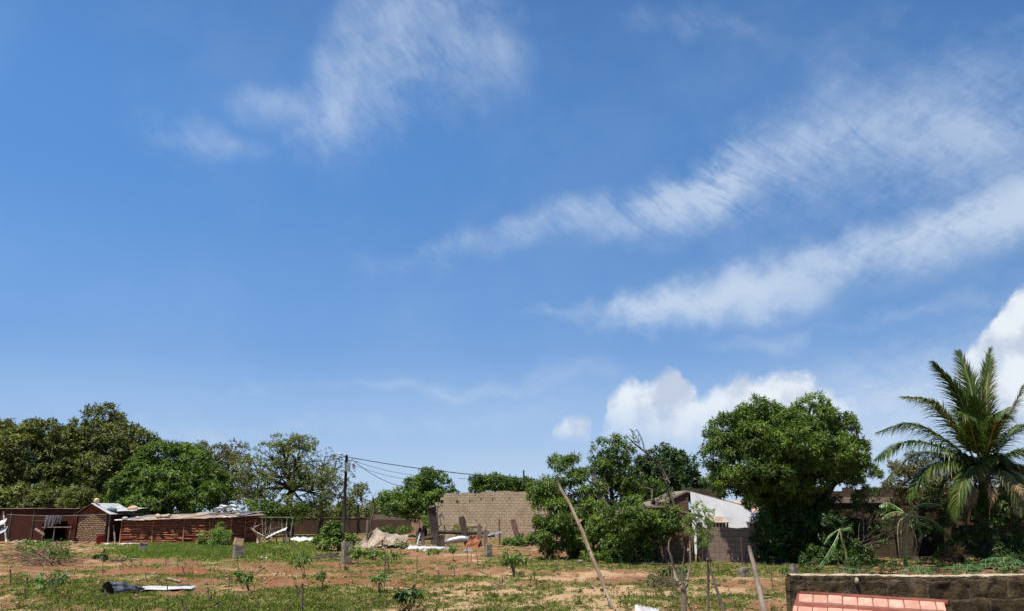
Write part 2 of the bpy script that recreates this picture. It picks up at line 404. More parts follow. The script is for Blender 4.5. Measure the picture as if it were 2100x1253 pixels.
r_, g_, b_c, _ = ramp(el, [(-.05, *SKYC[0], 1), (.03, *SKYC[0], 1), (.10, *SKYC[1], 1), (.20, *SKYC[2], 1), (.40, *SKYC[3], 1), (.70, *SKYC[4], 1), (1.2, *SKYC[5], 1)], -.05, 1.25, 'EASE')
grad = nt.nodes.new('ShaderNodeCombineColor')
for i_, q_ in enumerate((r_, g_, b_c)): nt.links.new(q_, grad.inputs[i_])
side_ = math_(nt, 'ADD', 1.0, math_(nt, 'MULTIPLY', maprange(nt, az, -.75, .75, .10, -.20, False), maprange(nt, el, .06, .30)))          # brighter towards the sun
sv = nt.nodes.new('ShaderNodeVectorMath'); sv.operation = 'SCALE'; nt.links.new(grad.outputs[0], sv.inputs[0]); nt.links.new(math_(nt, 'DIVIDE', side_, SKY_S), sv.inputs['Scale'])
skyc = mixc(nt, .85, sky.outputs[0], sv.outputs[0])
col = mixc(nt, cir, skyc, CLOUD_C)
# cumulus heaps low in the west: tops along a ragged outline, flat fading bases
nb = noise(nt, dirv, 24, 5, .55, 0); nb2 = noise(nt, dirv, 75, 3, .6, 0)
v3 = nt.nodes.new('ShaderNodeVectorMath'); v3.operation = 'ADD'; nt.links.new(dirv, v3.inputs[0]); v3.inputs[1].default_value = (-.012, 0, .014)
v4 = nt.nodes.new('ShaderNodeVectorMath'); v4.operation = 'ADD'; nt.links.new(dirv, v4.inputs[0]); v4.inputs[1].default_value = (-.020, 0, .022)
relief = math_(nt, 'SUBTRACT', noise(nt, dirv, 19, 4, .52, 0), noise(nt, v4.outputs[0], 19, 4, .52, 0))
azc = math_(nt, 'ADD', az, math_(nt, 'MULTIPLY', math_(nt, 'SUBTRACT', ws2.outputs[0], .5), .035))
cum = None
def cumulus(st, softness, fade, amp=.045):
    S = []
    for x, top, base, a in st:
        A, E = AZEL(x, top); S.append((A, E, AZEL(x, base)[1], 0, a))
    c, bs, _, am = ramp(azc, S, S[0][0] - .004, S[-1][0] + .004, 'EASE')
    e2 = math_(nt, 'ADD', el, math_(nt, 'MULTIPLY', math_(nt, 'SUBTRACT', nb, .5), amp))
    e2 = math_(nt, 'ADD', e2, math_(nt, 'MULTIPLY', math_(nt, 'SUBTRACT', nb2, .5), amp * .35))
    t = maprange(nt, math_(nt, 'SUBTRACT', c, e2), -.001, softness, 0, 1)
    b_ = maprange(nt, math_(nt, 'SUBTRACT', e2, bs), -fade, fade, 0, 1)
    return math_(nt, 'MULTIPLY', math_(nt, 'MULTIPLY', t, b_), am)
c1 = cumulus([(1225,890,885,0),(1255,795,880,.9),(1290,765,880,.97),(1335,768,885,.95),(1378,752,890,1),(1405,770,895,.95),(1440,795,900,.92),(1475,778,900,.95),(1510,765,905,.95),(1545,770,910,.97),(1590,748,915,1),(1640,760,920,1),(1685,778,930,.8),(1740,815,945,.5),(1810,860,950,.25),(1900,900,950,0)], .019, .045)
c2 = cumulus([(1120,900,898,0),(1138,866,890,.7),(1160,852,892,.8),(1185,846,892,.85),(1206,852,885,.7),(1222,895,890,0)], .014, .014, .03)
c3 = cumulus([(1930,800,860,0),(1965,742,870,.5),(1995,700,880,.93),(2030,658,890,1),(2062,618,900,1),(2090,585,900,1),(2150,560,900,1),(2300,540,900,1),(2500,600,900,.9),(2700,800,900,0)], .010, .05, .03)
c4 = cumulus([(1400,960,1000,0),(1440,945,990,.6),(1470,950,990,.6),(1520,955,1000,0)], .014, .02, .03)
cum = math_(nt, 'MAXIMUM', math_(nt, 'MAXIMUM', c1, c2), math_(nt, 'MAXIMUM', c3, c4))
shade = math_(nt, 'ADD', maprange(nt, relief, -.22, .12, .0, 1.0), math_(nt, 'MULTIPLY', maprange(nt, el, .10, .02, 0, 1), -.35), clamp=True)
cc = mixc(nt, shade, CUM_D, CUM_L)
col = mixc(nt, cum, col, cc)
nt.links.new(col, bg.inputs[0]); bg.inputs[1].default_value = SKY_S
W.cycles.sampling_method = 'MANUAL'; W.cycles.sample_map_resolution = 512

SC.view_settings.view_transform = 'Standard'; SC.view_settings.look = 'None'; SC.view_settings.exposure = EXPO; SC.view_settings.gamma = 1
SC.render.engine = 'CYCLES'; c_ = SC.cycles
c_.max_bounces = 5; c_.diffuse_bounces = 1; c_.glossy_bounces = 2; c_.transmission_bounces = 3; c_.transparent_max_bounces = 6
c_.use_adaptive_sampling = True; c_.adaptive_threshold = .015; c_.use_denoising = True
c_.caustics_reflective = False; c_.caustics_refractive = False

#SPLIT
# ------------------------------------------------------------------ materials
M = {}
M['leaf_mango'] = mat_leaf('mango leaves', (.040, .080, .008), (.215, .310, .040), (.20, .13, .05), .02, .26, .42, .45)
M['leaf_green'] = mat_leaf('bright green leaves', (.050, .100, .012), (.205, .285, .046), None, 0, .30)
M['leaf_cashew'] = mat_leaf('cashew leaves', (.062, .082, .015), (.255, .285, .056), (.20, .13, .07), .12, .2, .6)
M['leaf_olive'] = mat_leaf('olive sparse leaves', (.095, .120, .028), (.310, .340, .100), (.26, .20, .11), .12, .28, .6)
M['leaf_deep'] = mat_leaf('deep green and shade-dark leaves', (.020, .048, .008), (.085, .150, .022), None, 0, .18)  # hedges and thickets use this dark green to paint in their shade
M['leaf_crop'] = mat_leaf('crop leaves', (.070, .140, .022), (.240, .330, .070), (.40, .30, .16), .06, .3)
M['leaf_pale'] = mat_leaf('pale feathery leaves', (.130, .220, .045), (.260, .350, .085), None, 0, .35)
M['leaf_cassava'] = mat_leaf('cassava leaves', (.050, .130, .035), (.140, .260, .070), None, 0, .3)
M['leaf_dry'] = mat_leaf('dry leaves', (.20, .13, .06), (.42, .30, .15), None, 0, .25, .7, .2)
M['leaf_dead'] = mat_leaf('dead brown foliage', (.10, .08, .04), (.24, .20, .10), (.13, .15, .05), .45, .25, .6, .2)
M['palm'] = mat_leaf('palm leaflets', (.022, .055, .008), (.125, .175, .028), (.26, .24, .07), .08, .24, .4, .5)
M['palm_yellow'] = mat_leaf('yellowing palm leaflets', (.090, .115, .028), (.26, .25, .085), None, 0, .3, .4, .5)
M['palm_dead'] = mat_leaf('dead palm leaflets', (.24, .16, .08), (.48, .34, .18), None, 0, .2, .7, .2)
M['banana'] = mat_leaf('banana leaves', (.040, .120, .024), (.110, .240, .050), None, 0, .35, .35, .5)
M['grass'] = mat_leaf('grass blades', (.130, .185, .025), (.27, .365, .065), (.44, .34, .17), .22, .35, .7, .1)
M['bark'] = mat_plain('grey brown bark', (.075, .055, .040), (.19, .15, .115), 4, .95, .8, .03, (1, 1, .25))
M['bark_dark'] = mat_plain('dark bark', (.035, .028, .022), (.09, .07, .055), 4, .95, .8, .03, (1, 1, .25))
M['bark_pale'] = mat_plain('pale bark', (.19, .145, .10), (.40, .32, .23), 5, .9, .6, .02, (1, 1, .3))
M['bark_red'] = mat_plain('reddish brown wood', (.12, .07, .05), (.26, .16, .11), 5, .9, .6, .02, (1, 1, .3))
M['pole_wood'] = mat_plain('stripped pole wood', (.26, .185, .115), (.50, .39, .27), 3.5, .85, .5, .01, (1, 1, .25), stain=((.16, .11, .08), .6, 6))
M['stick'] = mat_plain('dry stick wood', (.09, .06, .045), (.20, .14, .10), 8, .95, .5, .01)
M['utility'] = mat_plain('tarred utility pole', (.018, .014, .012), (.035, .028, .024), 4, .8, .4, .01, (1, 1, .2))
M['cable'] = mat_plain('cable sheath', (.02, .02, .022), (.035, .035, .04), 2, .6, 0, 0)
M['grey_box'] = mat_plain('grey painted box', (.20, .21, .20), (.26, .27, .26), 4, .6, .1, .005)
M['lamp_white'] = mat_plain('street lamp housing', (.45, .47, .49), (.55, .57, .59), 4, .4, .05, .003)
M['tin'] = mat_plain('weathered zinc sheet', (.30, .31, .32), (.50, .51, .52), 1.6, .42, .15, .004, None, .55, ((.26, .15, .09), .5, 1.6), .5)
M['tin_pale'] = mat_plain('pale zinc sheet', (.44, .45, .45), (.68, .69, .68), 2.2, .55, .2, .008, None, .1, ((.30, .20, .13), .7, 1.8), .4)
M['tin_blue'] = mat_plain('blue grey zinc sheet', (.26, .33, .37), (.42, .49, .52), 1.6, .5, .15, .004, None, .3, ((.20, .16, .12), .4, 1.8), .5)
M['tin_dark'] = mat_plain('dark dull zinc', (.07, .075, .09), (.20, .21, .24), 3, .6, .3, .01, None, .2, ((.10, .06, .04), .6, 3), .4)
M['tin_rust'] = mat_plain('rusted sheet', (.22, .075, .03), (.38, .15, .07), 2.5, .9, .3, .008, None, 0, ((.10, .05, .03), .6, 3))
M['tin_sandy'] = mat_plain('dusty roof sheet', (.24, .18, .13), (.50, .41, .31), 1.3, .8, .2, .006, None, .1, ((.24, .16, .11), .5, 2))
M['white_plaster'] = mat_plain('white limewash', (.84, .87, .88), (.92, .93, .93), 1.2, .9, .25, .01, None, 0, ((.34, .37, .34), .5, .8))
M['white_rag'] = mat_plain('white plastic', (.50, .51, .51), (.74, .75, .75), 1.5, .6, .6, .04, None, 0, ((.30, .24, .17), .7, 1.3))
M['mud'] = mat_plain('red mud daub', (.11, .025, .013), (.25, .070, .032), 2.4, .97, .8, .03, None, 0, ((.07, .025, .016), .6, 1.4))
M['mud_stick'] = mat_plain('mud stained sticks', (.26, .08, .04), (.50, .22, .11), 3.0, .95, .5, .01)
M['concrete'] = mat_plain('raw concrete', (.17, .13, .095), (.36, .30, .23), 6, .95, .7, .012, None, 0, ((.11, .09, .075), .5, 3))
M['concrete_pale'] = mat_plain('pale concrete edge', (.34, .27, .18), (.56, .46, .33), 6, .95, .7, .014, None, 0, ((.16, .12, .08), .7, 5))
M['rubble'] = mat_plain('rubble', (.30, .23, .17), (.55, .46, .36), 3, .95, .6, .02)
M['soil_dark'] = mat_plain('dark soil', (.05, .035, .028), (.11, .075, .055), 5, 1, .8, .03)
M['soil_pile'] = mat_plain('sandy soil', (.36, .22, .14), (.52, .36, .25), 3, 1, .8, .03)
M['orange_stone'] = mat_plain('ochre stone', (.52, .32, .17), (.66, .44, .26), 3, .95, .5, .02)
M['yellow_stone'] = mat_plain('yellow sandstone', (.62, .48, .22), (.72, .58, .32), 3, .95, .5, .02)
M['red_plastic'] = mat_plain('faded red plastic', (.20, .02, .018), (.28, .035, .03), 3, .6, .1, .004)
M['cloth_grey'] = mat_plain('grey cloth', (.11, .10, .105), (.20, .18, .185), 4, .95, .4, .01)
M['cloth_red'] = mat_plain('dark red cloth', (.10, .018, .016), (.16, .03, .026), 4, .95, .4, .01)
M['cloth_blue'] = mat_plain('slate blue rag', (.07, .12, .14), (.14, .2, .23), 4, .95, .4, .02)
M['rebar'] = mat_plain('rusted steel bar', (.09, .05, .035), (.16, .09, .06), 8, .9, .3, .003)
M['dark_wood'] = mat_plain('dark weathered timber', (.045, .033, .027), (.11, .08, .062), 4, .95, .6, .02, (1, 1, .3))
M['post_wood'] = mat_plain('grey weathered post', (.16, .115, .085), (.30, .23, .175), 4, .95, .6, .015, (1, 1, .25))
M['terracotta'] = mat_plain('salmon clay tile', (.47, .24, .165), (.64, .38, .28), 9, .85, .35, .006, None, 0, ((.44, .21, .14), .6, 5))
_m = M['terracotta']; _nt = _m.node_tree; _b = _nt.nodes['Principled BSDF']; _src = _b.inputs['Base Color'].links[0].from_socket
_ri = _nt.nodes.new('ShaderNodeNewGeometry').outputs['Random Per Island']
_nt.links.new(mixc(_nt, maprange(_nt, _ri, .2, 1, 0, .5, False), _src, (.40, .20, .14)), _b.inputs['Base Color'])
M['terracotta_dark'] = mat_plain('dark red clay ridge', (.17, .045, .03), (.26, .08, .05), 5, .85, .2, .005)
M['far_roof'] = mat_plain('pinkish clay roof', (.42, .26, .19), (.60, .42, .33), 2, .9, .3, .02)
M['palm_trunk'] = mat_plain('palm trunk', (.13, .10, .075), (.25, .20, .15), 2.5, .95, .9, .03, (.4, .4, 5))
M['palm_stalk'] = mat_plain('palm stalk', (.17, .17, .06), (.30, .29, .12), 3, .6, .2, .01)
M['leaf_stalk'] = mat_plain('pale green stalk', (.26, .30, .12), (.40, .44, .22), 3, .6, .2, .01)
M['adobe'] = mat_brick('tan block masonry', (.56, .435, .285), (.48, .365, .235), (.37, .28, .18), .46, .26, .034, ((.30, .21, .14), .75, .6), .9, .035, streak=((.66, .54, .40), .35), wob_=.10)
M['adobe_red'] = mat_brick('reddish block masonry', (.40, .23, .15), (.33, .185, .125), (.42, .31, .23), .42, .24, .02, None, .7, .02)
M['yard_wall'] = mat_brick('shade-dark aged yard wall', (.135, .080, .055), (.105, .065, .047), (.13, .09, .065), .5, .25, .01, ((.19, .115, .07), .5, .35), .5, .02, streak=((.055, .04, .033), .6))  # the dark brown includes the shade on the wall's face
M['coping'] = mat_brick('pale coping', (.30, .24, .18), (.24, .19, .14), (.15, .11, .08), .45, .3, .02, None, .6, .02)
M['stone_hut'] = mat_brick('rough stone courses', (.50, .34, .20), (.33, .21, .12), (.07, .035, .022), .34, .17, .045, ((.30, .16, .10), .5, 1.2), 1.0, .05, wob_=.22, wfreq=3.5)
M['brick_red_shaded'] = mat_brick('shaded red brick', (.085, .032, .020), (.060, .024, .016), (.04, .02, .015), .24, .09, .012, ((.15, .035, .022), .6, .8), .8, .02)  # shade on the shed front is put into this very dark brick
M['grey_block'] = mat_brick('grey concrete block', (.285, .205, .155), (.245, .175, .13), (.15, .105, .08), .52, .27, .016, ((.18, .115, .08), .5, .7), .8, .018)
M['brown_block'] = mat_brick('brown block', (.22, .135, .085), (.18, .11, .07), (.10, .065, .045), .45, .22, .02, ((.10, .06, .04), .5, .8), .8, .02)
M['ruin_block_shaded'] = mat_brick('shade-darkened brown masonry', (.12, .085, .055), (.095, .068, .045), (.07, .05, .035), .5, .26, .018, ((.08, .055, .035), .7, .8), .9, .03)  # block colour darkened to carry the shade of the trees
M['mossy_block'] = mat_brick('mossy block wall', (.165, .115, .060), (.095, .066, .036), (.22, .17, .11), .55, .24, .020, ((.026, .019, .012), .95, 4.5), 1.0, .06, streak=((.25, .19, .11), .45), wob_=.16, wfreq=3)
M['inside_dark'] = mat_plain('shade-dark interior plaster', (.05, .035, .028), (.09, .065, .05), 2, .95, .4, .02)  # gloom of the interiors put into the wall colour

def mat_ground():
    m, nt, b = newmat('field soil')
    A = lambda n: (lambda a: (setattr(a, 'attribute_name', n), a.outputs['Fac'])[1])(nt.nodes.new('ShaderNodeAttribute'))
    g, s, r = A('green'), A('sand'), A('red')
    v = coords(nt, 'Object')
    f1 = noise(nt, v, 3.2, 8, .72, .3); f2 = noise(nt, v, .9, 6, .6); f3 = noise(nt, coords(nt, 'Object', (1, 2.2, 1)), 1.6, 7, .7, .5)
    def soft(m_, n_, lo, hi, k): return maprange(nt, math_(nt, 'ADD', m_, math_(nt, 'MULTIPLY', math_(nt, 'SUBTRACT', n_, .5), k)), lo, hi)
    c = mixc(nt, maprange(nt, f2, .35, .65), (.200, .100, .050), (.285, .155, .080))
    c = mixc(nt, soft(r, f3, .35, .8, 1.2), c, (.25, .098, .048))
    c = mixc(nt, soft(s, f1, .35, .85, 1.3), c, (.47, .305, .172))
    c = mixc(nt, math_(nt, 'MULTIPLY', soft(g, f1, .35, .7, 1.5), .7), c, (.15, .150, .048))
    c = mixc(nt, maprange(nt, noise(nt, coords(nt, 'Object', (1, 1.6, 1)), 2.3, 9, .8), .52, .66, 0, .55), c, (.36, .27, .15))
    c = mixc(nt, maprange(nt, f1, .55, .66, 0, .75), c, (.12, .072, .042))
    c = mixc(nt, maprange(nt, noise(nt, v, 11, 4, .7), .64, .72, 0, .7), c, (.50, .38, .27))
    nt.links.new(c, b.inputs['Base Color']); b.inputs['Roughness'].default_value = 1; b.inputs['Specular IOR Level'].default_value = .05
    bump(nt, b, math_(nt, 'ADD', noise(nt, v, 6, 8, .75), math_(nt, 'MULTIPLY', f3, .8)), .9, .09)
    return m
M['ground'] = mat_ground()

# ------------------------------------------------------------------ ground: one sheet from behind the camera to the horizon
def build_ground():
    Ys = np.concatenate([np.linspace(-60, 8, 12), np.geomspace(9, 17, 30), np.geomspace(17.2, 118, 560), np.geomspace(121, 9000, 26)])
    hw = lambda Y: np.maximum(np.abs(Y) * .80, 14) + np.where(Y > 121, (Y - 121) * 2.2, 0)
    t = np.linspace(-1, 1, 470)
    Yg, Tg = np.meshgrid(Ys, t, indexing='ij'); Xg = Tg * (hw(Yg) + 60 * (np.abs(Tg) > .9) * 0)
    Xg = np.where(np.abs(Tg) >= .999, np.sign(Tg) * (hw(Yg) + 400), Xg)
    Z = g_height(Xg, Yg)
    nY, nX = Yg.shape
    V = np.stack([Xg, Yg, Z], -1).reshape(-1, 3).astype(np.float32)
    i = (np.arange(nY - 1)[:, None] * nX + np.arange(nX - 1)[None]).ravel()
    Fq = np.stack([i, i + 1, i + nX + 1, i + nX], 1).astype(np.int32)
    me = bpy.data.meshes.new('ground'); me.vertices.add(len(V)); me.vertices.foreach_set('co', V.ravel())
    me.loops.add(Fq.size); me.loops.foreach_set('vertex_index', Fq.ravel())
    me.polygons.add(len(Fq)); me.polygons.foreach_set('loop_start', np.arange(len(Fq), dtype=np.int32) * 4)
    me.polygons.foreach_set('use_smooth', np.ones(len(Fq), dtype=bool))
    for nm, a in zip(('green', 'sand', 'red'), masks(V[:, 0], V[:, 1])):
        me.attributes.new(nm, 'FLOAT', 'POINT').data.foreach_set('value', a.astype(np.float32))
    me.materials.append(M['ground']); me.update(calc_edges=True)
    o = bpy.data.objects.new('ground', me); COL.objects.link(o); o['kind'] = 'structure'
build_ground()
def scatter(n, y0=19, y1=112, pad=1.06):
    u = RNG.random(n); Y = 1 / (1 / y0 + u * (1 / y1 - 1 / y0))       # denser near, as the eye sees it
    X = (RNG.random(n) * 2 - 1) * Y * .64 * pad
    return X, Y
def build_grass():
    X, Y = scatter(150000)
    g, s, r = masks(X, Y)
    keep = RNG.random(len(X)) < np.clip((g - .22) * 1.15, .05, 1) * (1 - .5 * s)
    X, Y, g = X[keep], Y[keep], g[keep]; n = len(X); nb = 5
    px, py = to_px(X, Y)
    lush = np.clip(patches([(430,1128,200,16,1)], px, py) + .0, 0, 1)
    Z = g_height(X, Y)
    h = np.repeat((.035 + .05 * g + .11 * lush) * RNG.uniform(.5, 1.6, n), nb)
    base = np.repeat(np.stack([X, Y, Z - .01], 1), nb, 0) + RNG.normal(0, .06, (n * nb, 3)) * np.array([1, 1, 0])
    d = unit(RNG.normal(0, .8, (n * nb, 3)) * np.array([1, 1, .2]) + np.array([0, 0, 1]))
    tone = np.clip(np.repeat(RNG.uniform(0, 1, n) * .7 + lush * .5, nb) + RNG.normal(0, .1, n * nb), 0, 1)
    nm = unit(rnd_dirs(n * nb) * np.array([1, 1, .2]))
    w = np.repeat(.016 + Y * .0007, nb)
    # the lush strip before the mud hut, denser and greener
    m_ = 44000; px2 = RNG.uniform(215, 640, m_); py2 = RNG.uniform(1112, 1149, m_); ra = (px2 - CX) / F_PX; rb = (CY - py2) / F_PX
    dy_ = math.cos(TH) - rb * math.sin(TH); dz_ = math.sin(TH) + rb * math.cos(TH); t_ = -CAM_Z / dz_; X2, Y2 = ra * t_, dy_ * t_
    k_ = RNG.random(m_) < np.clip(fbm(X2 * .5 + 5, Y2 * .4, 4) * 2.2 - .45 + 1.1 * np.exp(-((px2 - 420) / 150) ** 4 - ((py2 - 1129) / 14) ** 4) - .75, 0, 1); X2, Y2 = X2[k_], Y2[k_]; n2 = len(X2); b2 = 4
    base = np.concatenate([base, np.repeat(np.stack([X2, Y2, g_height(X2, Y2) - .01], 1), b2, 0) + RNG.normal(0, .08, (n2 * b2, 3)) * np.array([1, 1, 0])])
    d = np.concatenate([d, unit(RNG.normal(0, .6, (n2 * b2, 3)) * np.array([1, 1, .2]) + np.array([0, 0, 1]))]); nm = np.concatenate([nm, unit(rnd_dirs(n2 * b2) * np.array([1, 1, .2]))])
    h = np.concatenate([h, RNG.uniform(.10, .26, n2 * b2)]); w = np.concatenate([w, np.repeat(.02 + Y2 * .0009, b2)]); tone = np.concatenate([tone, RNG.uniform(.5, 1.0, n2 * b2)])
    o = leaves_obj('grass', M['grass'], None, base, d, nm, h, w, tone)
    tag(o, 'short patchy green and straw grass growing over the red soil', 'grass', kind='stuff')
build_grass()
def build_clods():
    X, Y = scatter(9000)
    g, s, r = masks(X, Y); keep = RNG.random(len(X)) < .25 + .5 * r; X, Y = X[keep], Y[keep]; n = len(X)
    Z = g_height(X, Y); rad = (.018 + Y * .0006) * RNG.uniform(.4, 1.7, n) ** 1.3
    octa = np.array([(1, 0, 0), (-1, 0, 0), (0, 1, 0), (0, -1, 0), (0, 0, .7), (0, 0, -.7)], float)
    of = np.array([(0, 2, 4), (2, 1, 4), (1, 3, 4), (3, 0, 4), (2, 0, 5), (1, 2, 5), (3, 1, 5), (0, 3, 5)])
    V = (np.stack([X, Y, Z + rad * .3], 1)[:, None] + octa[None] * rad[:, None, None] * RNG.uniform(.6, 1.3, (n, 6, 3))).reshape(-1, 3).astype(np.float32)
    Fi = (np.arange(n)[:, None, None] * 6 + of[None]).reshape(-1).astype(np.int32)
    me = bpy.data.meshes.new('clods'); me.vertices.add(len(V)); me.vertices.foreach_set('co', V.ravel()); me.loops.add(len(Fi)); me.loops.foreach_set('vertex_index', Fi)
    me.polygons.add(len(Fi) // 3); me.polygons.foreach_set('loop_start', np.arange(len(Fi) // 3, dtype=np.int32) * 3); me.materials.append(M['soil_pile']); me.update(calc_edges=True)
    o = bpy.data.objects.new('clods', me); COL.objects.link(o)
    tag(o, 'loose soil clods and pebbles scattered over the field', 'clods', kind='stuff')
build_clods()
M['weed'] = mat_leaf('weeds', (.050, .085, .018), (.19, .25, .055), (.30, .21, .11), .38, .25, .7, .15)
def build_weeds():
    X, Y = scatter(3200, 19, 80); g, s, r = masks(X, Y); k = RNG.random(len(X)) < .22 + .7 * g; X, Y = X[k], Y[k]
    C = []; O = []; T = []
    for x, y, z in zip(X, Y, g_height(X, Y)):
        q = int(RNG.integers(3, 14)); sz = RNG.uniform(.03, .17) * RNG.uniform(.5, 1.5)
        off = RNG.normal(0, sz * .8, (q, 3)) * np.array([1.4, 1, 0]); off[:, 2] = np.abs(RNG.normal(0, sz * .6, q)) + .01
        C.append(np.array([x, y, z]) + off); O.append(rnd_dirs(q) + np.array([0, 0, .6])); T.append(np.full(q, RNG.random()))
    C, O, T = np.concatenate(C), unit(np.concatenate(O)), np.concatenate(T)
    o = leaves_obj('weeds', M['weed'], None, *rosettes(C, O, 5, .085, .03, .1, .8, T)); tag(o, 'low tufts of weeds and dry litter dotted over the field', 'weeds', kind='stuff')
build_weeds()
# ------------------------------------------------------------------ builders of things
def V3(*a): return Vector(a)
def ground_at(x, y):
    return GG(x, y)
def base_at(px, Y):
    """ground point straight below the pixel column px at depth Y"""
    X = (px - CX) / F_PX * Y / (math.cos(TH)) * 1.0
    # exact: solve for the ray row that meets the ground at depth Y
    lo, hi = 1051.0, 1900.0
    for _ in range(50):
        mid = (lo + hi) / 2
        if G(px, mid).y > Y: lo = mid
        else: hi = mid
    g = G(px, (lo + hi) / 2); g.z = gz(g.x, g.y); return g
def stick_mesh(a, b, r0, r1, n=6, wob=.02, seg=6, rough=.12):
    a = Vector(a); b = Vector(b); L = (b - a).length; pts = []; rad = []
    o = Vector((0, 0, 0))
    for i in range(seg + 1):
        t = i / seg
        if 0 < i < seg: o = o + V3(random.uniform(-1, 1), random.uniform(-1, 1), random.uniform(-.3, .3)) * wob * L / seg * 2
        pts.append(a.lerp(b, t) + (o if 0 < i < seg else V3(0, 0, 0))); rad.append(r0 + (r1 - r0) * t)
    return MB().tube(pts, rad, n, True, rough)
def stick(name, top, bot, r, label, cat, group=None, mat='stick', Y=None, r1=None, twigs=0, wob=.02, ztop=None):
    """a stake from the ground pixel bot to the pixel top"""
    g = ground_at(*bot) if Y is None else base_at(bot[0], Y)
    t = P(top[0], top[1], g.y); m = stick_mesh(g - V3(0, 0, .12), t, r, r1 if r1 else r * .7, 6, wob)
    for _ in range(twigs):
        k = random.uniform(.4, .95); q = g.lerp(t, k); d = V3(random.uniform(-1, 1), random.uniform(-.6, .6), random.uniform(.3, 1)).normalized() * random.uniform(.08, .22)
        m.tube([q, q + d * .6, q + d], [r * .5, r * .4, r * .2], 4)
    o = m.build(name, M[mat], None, g, True)
    return tag(o, label, cat, group)
def corr(P0, U, Vv, nu=60, nv=8, pitch=.09, amp=.018, bend=None, name='sheet', mat='tin', parent=None, loc=None, thick=.006, crumple=0, ragged=0):
    """corrugated sheet from corner P0 along U (across the ribs) and Vv (along them)"""
    P0, U, Vv = Vector(P0), Vector(U), Vector(Vv); n = U.cross(Vv).normalized(); LU = U.length; LV = Vv.length
    nu = max(8, min(220, int(LU / pitch * 4))); m = MB(); vs = []; uv = []
    for side in (0, 1):
        for j in range(nv + 1):
            for i in range(nu + 1):
                u = i / nu; v = j / nv
                rr = 0
                if ragged and j in (0, nv): rr = (sf(u * LU * 1.5, j * 3.1, 2) - .5) * ragged
                p = P0 + U * u + Vv * (v + rr / LV) + n * (math.sin(u * LU / pitch * 2 * math.pi) * amp)
                if crumple: p = p + n * (sf(u * LU * 1.1 + P0.x, v * LV * 1.1 + P0.y, 3) - .5) * crumple * 1.2
                if bend: p = p + bend(u, v)
                p = p - n * thick * side
                vs.append(p); uv.append((u * LU, v * LV))
    k = (nu + 1) * (nv + 1); fs = []
    for j in range(nv):
        for i in range(nu):
            a = j * (nu + 1) + i
            fs.append((a, a + 1, a + nu + 2, a + nu + 1)); fs.append((k + a + nu + 1, k + a + nu + 2, k + a + 1, k + a))
    for i in range(nu):
        fs.append((i + 1, i, k + i, k + i + 1)); a = nv * (nu + 1) + i; fs.append((a, a + 1, k + a + 1, k + a))
    for j in range(nv):
        a = j * (nu + 1); fs.append((a, a + nu + 1, k + a + nu + 1, k + a)); a += nu; fs.append((a + nu + 1, a, k + a, k + a + nu + 1))
    m.add(vs, fs, uv)
    return m.build(name, M[mat], parent, loc, True)
def wall_mb(L, z0, z1, thick, holes=(), jag=0.0, z1b=None, step=.45, gaps=(), zstep=None):
    """masonry in the local x-z plane (x 0..L, y 0..thick); holes (x0, x1, z0, z1) go right through"""
    if z1b is None: z1b = z1
    xs = {0.0, L}
    for h in holes: xs |= {max(0, h[0]), min(L, h[1])}
    xs = sorted(xs); fx = []
    for a, b in zip(xs, xs[1:]):
        n = max(1, int((b - a) / step)); fx += [a + (b - a) * i / n for i in range(n)]
    fx.append(L); m = MB(); topz = []
    for i, x in enumerate(fx):
        t = z1 + (z1b - z1) * x / L
        topz.append(t + (random.choice((0, 0, 0, 0, -.5, -1)) * jag if jag else 0))
    for g0, g1, dz in gaps:
        for i, x in enumerate(fx):
            if g0 <= x <= g1: topz[i] += dz
    for i in range(len(fx) - 1):
        xa, xb = fx[i], fx[i + 1]; xm = (xa + xb) / 2
        hs = sorted((h[2], h[3]) for h in holes if h[0] - 1e-6 <= xm <= h[1] + 1e-6)
        z = z0; segs = []
        for h0, h1 in hs: segs.append((z, h0, None, None)); z = h1
        segs.append((z, None, topz[i], topz[i + 1]))
        for a, b, ta, tb in segs:
            za, zb = (b, b) if b is not None else ((ta, ta) if jag >= .1 else (ta, tb)); stepped = b is None and jag >= .1
            if za <= a or zb <= a: continue
            # a rough top course: both ends of the cell at their own height
            vs = [V3(xa, 0, a), V3(xb, 0, a), V3(xb, thick, a), V3(xa, thick, a), V3(xa, 0, za), V3(xb, 0, zb), V3(xb, thick, zb), V3(xa, thick, za)]
            fs = [(0, 1, 5, 4), (2, 3, 7, 6), (4, 5, 6, 7), (1, 0, 3, 2)]
            def solid(x_, zm):
                if x_ < 0 or x_ > L: return False
                return not any(h[0] < x_ < h[1] and h[2] < zm < h[3] for h in holes)
            zm = (a + min(za, zb)) / 2
            if stepped or not solid(xa - 1e-3, zm): fs.append((3, 0, 4, 7))
            if stepped or not solid(xb + 1e-3, zm): fs.append((1, 2, 6, 5))
            m.add(vs, fs)
    return m
def frame_of(a, b):
    """placement for a wall running from a to b (ground points): location and z rotation"""
    d = Vector(b) - Vector(a); return Vector((a[0], a[1], 0)), math.atan2(d.y, d.x), Vector((d.x, d.y, 0)).length
def put(o, loc, rz):
    o.location = loc; o.rotation_euler = (0, 0, rz); return o
